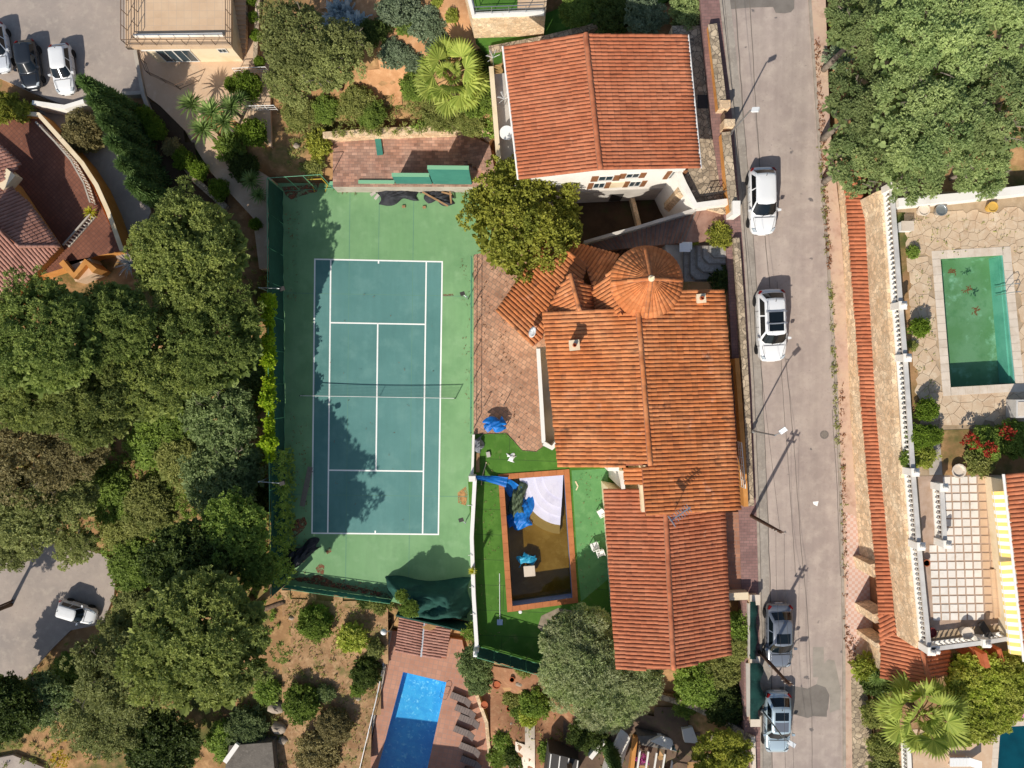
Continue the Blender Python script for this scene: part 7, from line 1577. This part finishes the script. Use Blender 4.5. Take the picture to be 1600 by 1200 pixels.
# ---- boulders
def boulder(px,py,rpx,label,z=None,sq=.6):
    g_ = gpx(px,py) if z is None else P(px,py,z); rad = rpx*(H-g_.z)/F; r_ = random.Random(px*7+py); mb = MB(); n, k_ = 9, 6; vs = []
    for i in range(k_+1):
        th = math.pi*i/k_
        for j in range(n): a = 2*math.pi*j/n; q = rad*(1+r_.uniform(-.2,.16)); vs.append(g_+Vector((math.sin(th)*math.cos(a)*q, math.sin(th)*math.sin(a)*q*.75, math.cos(th)*q*sq+rad*.2)))
    mb.add(vs, [(i*n+j,(i+1)*n+j,(i+1)*n+(j+1) % n,i*n+(j+1) % n) for i in range(k_) for j in range(n)], 0, .5); mb.build('boulder', m_rock, None, True, label=label, category='boulder')
for a in ((433,1104,15,'large pale boulder left of the dense green bush'),(437,1135,14,'tall pale boulder below the large one'),(443,1155,9,'small boulder beside the stone hut'),(560,1090,7,'larger stone of the group by the blue pool railing'),(566,1080,5,'small stone of the group by the blue pool railing'),(552,1098,5,'left stone of the group by the blue pool railing'),(456,965,5,'little stone at the top left of the lower garden'),(812,1068,6,'golden stone at the upper rockery'),(824,1085,5,'golden stone beside the leafy rockery bush'),(800,1130,5,'stone in the middle of the rockery'),(846,1110,8,'golden stone at the top of the rockery path'),(464,228,6,'white bag-like stone behind the wire court corner')): boulder(*a)
hut = thing('stone_hut', 'ruined grey stone hut roof at the bottom edge', 'hut', P(385,1180,-2.6)); mb = MB(); mb.slab([P(358,1165,-1.2), P(425,1160,-1.2), P(432,1240,-1.2), P(345,1240,-1.2)], -3.2); mb.build('roof', mat('hut_roof', '#6e675e', [('#57514a', 1.2, .4, .7), ('#857d72', 4, .55, .8)], .95, .6, 8), hut); mb = MB(); mb.bar(P(352,1190,-1.1), P(372,1162,-1.1), .4, .3); mb.build('parapet', m_white, hut)
# ---- weeds and ground cover that nobody could count
def cover(name, label, areas, n, L, W, m, seed, z=None):
    g = np.random.default_rng(seed); pts = []
    r_ = random.Random(seed); tot = 0
    for (ring, cnt) in areas:
        xs_ = [p[0] for p in ring]; ys_ = [p[1] for p in ring]; k_ = 0
        while k_ < cnt:
            x, y = r_.uniform(min(xs_),max(xs_)), r_.uniform(min(ys_),max(ys_))
            if poly_in(ring,x,y):
                if z is None: q = gpx(x,y,2)
                else: q = P(x,y,z(y) if callable(z) else z)
                pts.append((q.x,q.y,q.z+.02)); k_ += 1
    cen = np.array(pts); o = inst(name, leaf_mesh(name, cen, np.tile([0,0,.9],(len(cen),1)), n, L, W, .7, m, seed, tuft=L*.5), None, (0,0,0)); setp(o, label=label, category='plants', kind='stuff')
cover('undergrowth', 'mixed green undergrowth beneath the left wood', [([(150,640),(410,560),(440,900),(300,960),(150,860)],1300),([(0,600),(150,640),(160,850),(0,850)],260),([(100,1000),(230,940),(440,1100),(440,1200),(0,1200),(0,1090)],420),([(200,340),(420,340),(420,600),(250,560)],160)], 28, .2, .07, l_spir, 301)
cover('undergrowth', 'fresh green brambles covering the slope of the left wood', [([(150,640),(410,560),(440,900),(300,960),(150,860)],900),([(180,860),(440,920),(440,1000),(200,1000)],200)], 34, .2, .09, l_green, 302)
cover('undergrowth', 'dry grass and weeds between the court and the top garden', [([(450,150),(760,150),(770,205),(510,212),(450,260)],420)], 24, .2, .05, l_spir, 303)
cover('undergrowth', 'green ivy carpet on the bank beside the side terrace', [([(700,150),(768,110),(775,220),(740,205),(640,200)],260)], 26, .17, .09, l_green, 304)
cover('undergrowth', 'weeds on the bank south of the villa', [([(1050,1045),(1145,1030),(1168,960),(1168,1120),(1060,1100)],300)], 26, .2, .06, l_spir, 305)
cover('weeds', 'low weeds growing along the right kerb of the street', [([(1293,440),(1300,440),(1312,700),(1306,700)],90),([(1278,220),(1284,220),(1296,400),(1290,400)],40),([(1312,700),(1318,700),(1322,900),(1316,900)],20)], 8, .12, .05, l_spir, 306, lambda y: zroad(y)+.13)
cover('litter', 'brown dry leaves along the right kerb', [([(1272,60),(1280,60),(1300,420),(1292,420)],240),([(1310,600),(1318,600),(1326,1000),(1318,1000)],140),([(1318,990),(1330,985),(1345,1035),(1325,1040)],70)], 5, .08, .05, leafmat('dry_litter','#7a4a30','#a8744c'), 307, lambda y: zroad(y)+.14)
cover('undergrowth', 'small weeds scattered over the lower garden soil', [([(450,930),(605,945),(570,1190),(450,1190)],420),([(770,1060),(860,1050),(900,1190),(780,1190)],120)], 10, .22, .07, l_spir, 308)
# ---- unseen shade casters: pines and house added for shade, oak inferred from its shadow
def added_shade_house(label, pxs, z1, z0, m=m_white):
    t = thing('house', label, 'house', P(*pxs[0], z0)); q = PP(pxs, z1); walls(t, q, z0, z1, m)
    mb = MB(); mb.slab([v+Vector((0,0,.22)) for v in q], z1+.01); mb.build('flat_roof', m_conc, t)
for (px,py,r_,lab) in ((905,1284,66,'added unseen pine beyond the bottom edge left of the shaded white house'),(985,1290,70,'added unseen pine beyond the bottom edge below the slim cypress'),(1065,1282,58,'added unseen pine beyond the bottom edge right of the shaded white house')): tree('pine',px,py,r_,8.6,lab,'pine_tree',4.6,1.0)  # pines added out of view to throw shade on the bottom yard
added_shade_house('added unseen pale house just beyond the bottom edge below the blue pool', [(535,1300),(760,1326),(760,1440),(535,1440)], 2.4, -4.0)  # unseen house added to shade the lower end of the pool
tree('oak',-45,972,40,5.0,'oak just beyond the left edge by the turning place','oak_tree',None,.9)
drape('shade_tinted_bank', [(228,160),(262,165),(300,225),(345,290),(372,330),(300,330),(268,320),(245,260)], mat('bank_soil_shade','#5a4735',[('#463727',1,.4,.7),('#6d5a3e',2,.55,.8)],.95,.5,6), .12)  # soil sheet coloured dark for the shade beside the conifer row
cover('undergrowth', 'dry scrub and litter over the lower garden', [([(440,925),(612,945),(604,1000),(570,1200),(430,1200),(455,1000)],260)], 9, .2, .05, leafmat('dry_scrub','#7d6b42','#a8946a'), 311)
cover('litter', 'dead leaves blown along the fence side of the court', [([(446,310),(470,310),(462,480),(449,480)],60),([(448,640),(482,640),(480,905),(450,900)],150),([(455,895),(600,915),(606,930),(460,908)],120),([(720,400),(737,400),(736,690),(726,690)],50),([(520,296),(735,297),(735,304),(520,304)],60),([(492,420),(690,420),(686,830),(490,830)],25)], 3, .09, .05, leafmat('court_litter','#6b4630','#96704c'), 312, .012)
cover('litter', 'leaves and dirt on the brick terrace', [([(742,400),(790,410),(830,690),(742,676)],150)], 3, .09, .05, leafmat('terrace_litter','#6b4a30','#8c6a48'), 313, 8.012)
cover('litter', 'leaves and bits scattered on the turf lawn', [([(742,690),(780,700),(785,1000),(745,1000)],70),([(905,740),(945,740),(945,930),(908,930)],50)], 3, .08, .05, leafmat('lawn_litter','#7a6a48','#b0a078'), 314, 8.01)
cover('weeds', 'weeds growing in the joints of the pool terrace', [([(1415,340),(1600,330),(1600,392),(1420,400)],60),([(1420,420),(1452,420),(1468,660),(1435,660)],60)], 5, .1, .04, l_spir, 315, 17.64)
drape('shade_tinted_yard', [(905,1105),(1000,1110),(1060,1100),(1090,1140),(1085,1210),(880,1210),(880,1130)], mat('yard_earth_shade','#6b5747',[('#54443a',.8,.4,.7),('#5a5c38',1.5,.56,.72)],.95,.5,6), .14)  # darker earth sheet paints in shade that the sun leaves out here
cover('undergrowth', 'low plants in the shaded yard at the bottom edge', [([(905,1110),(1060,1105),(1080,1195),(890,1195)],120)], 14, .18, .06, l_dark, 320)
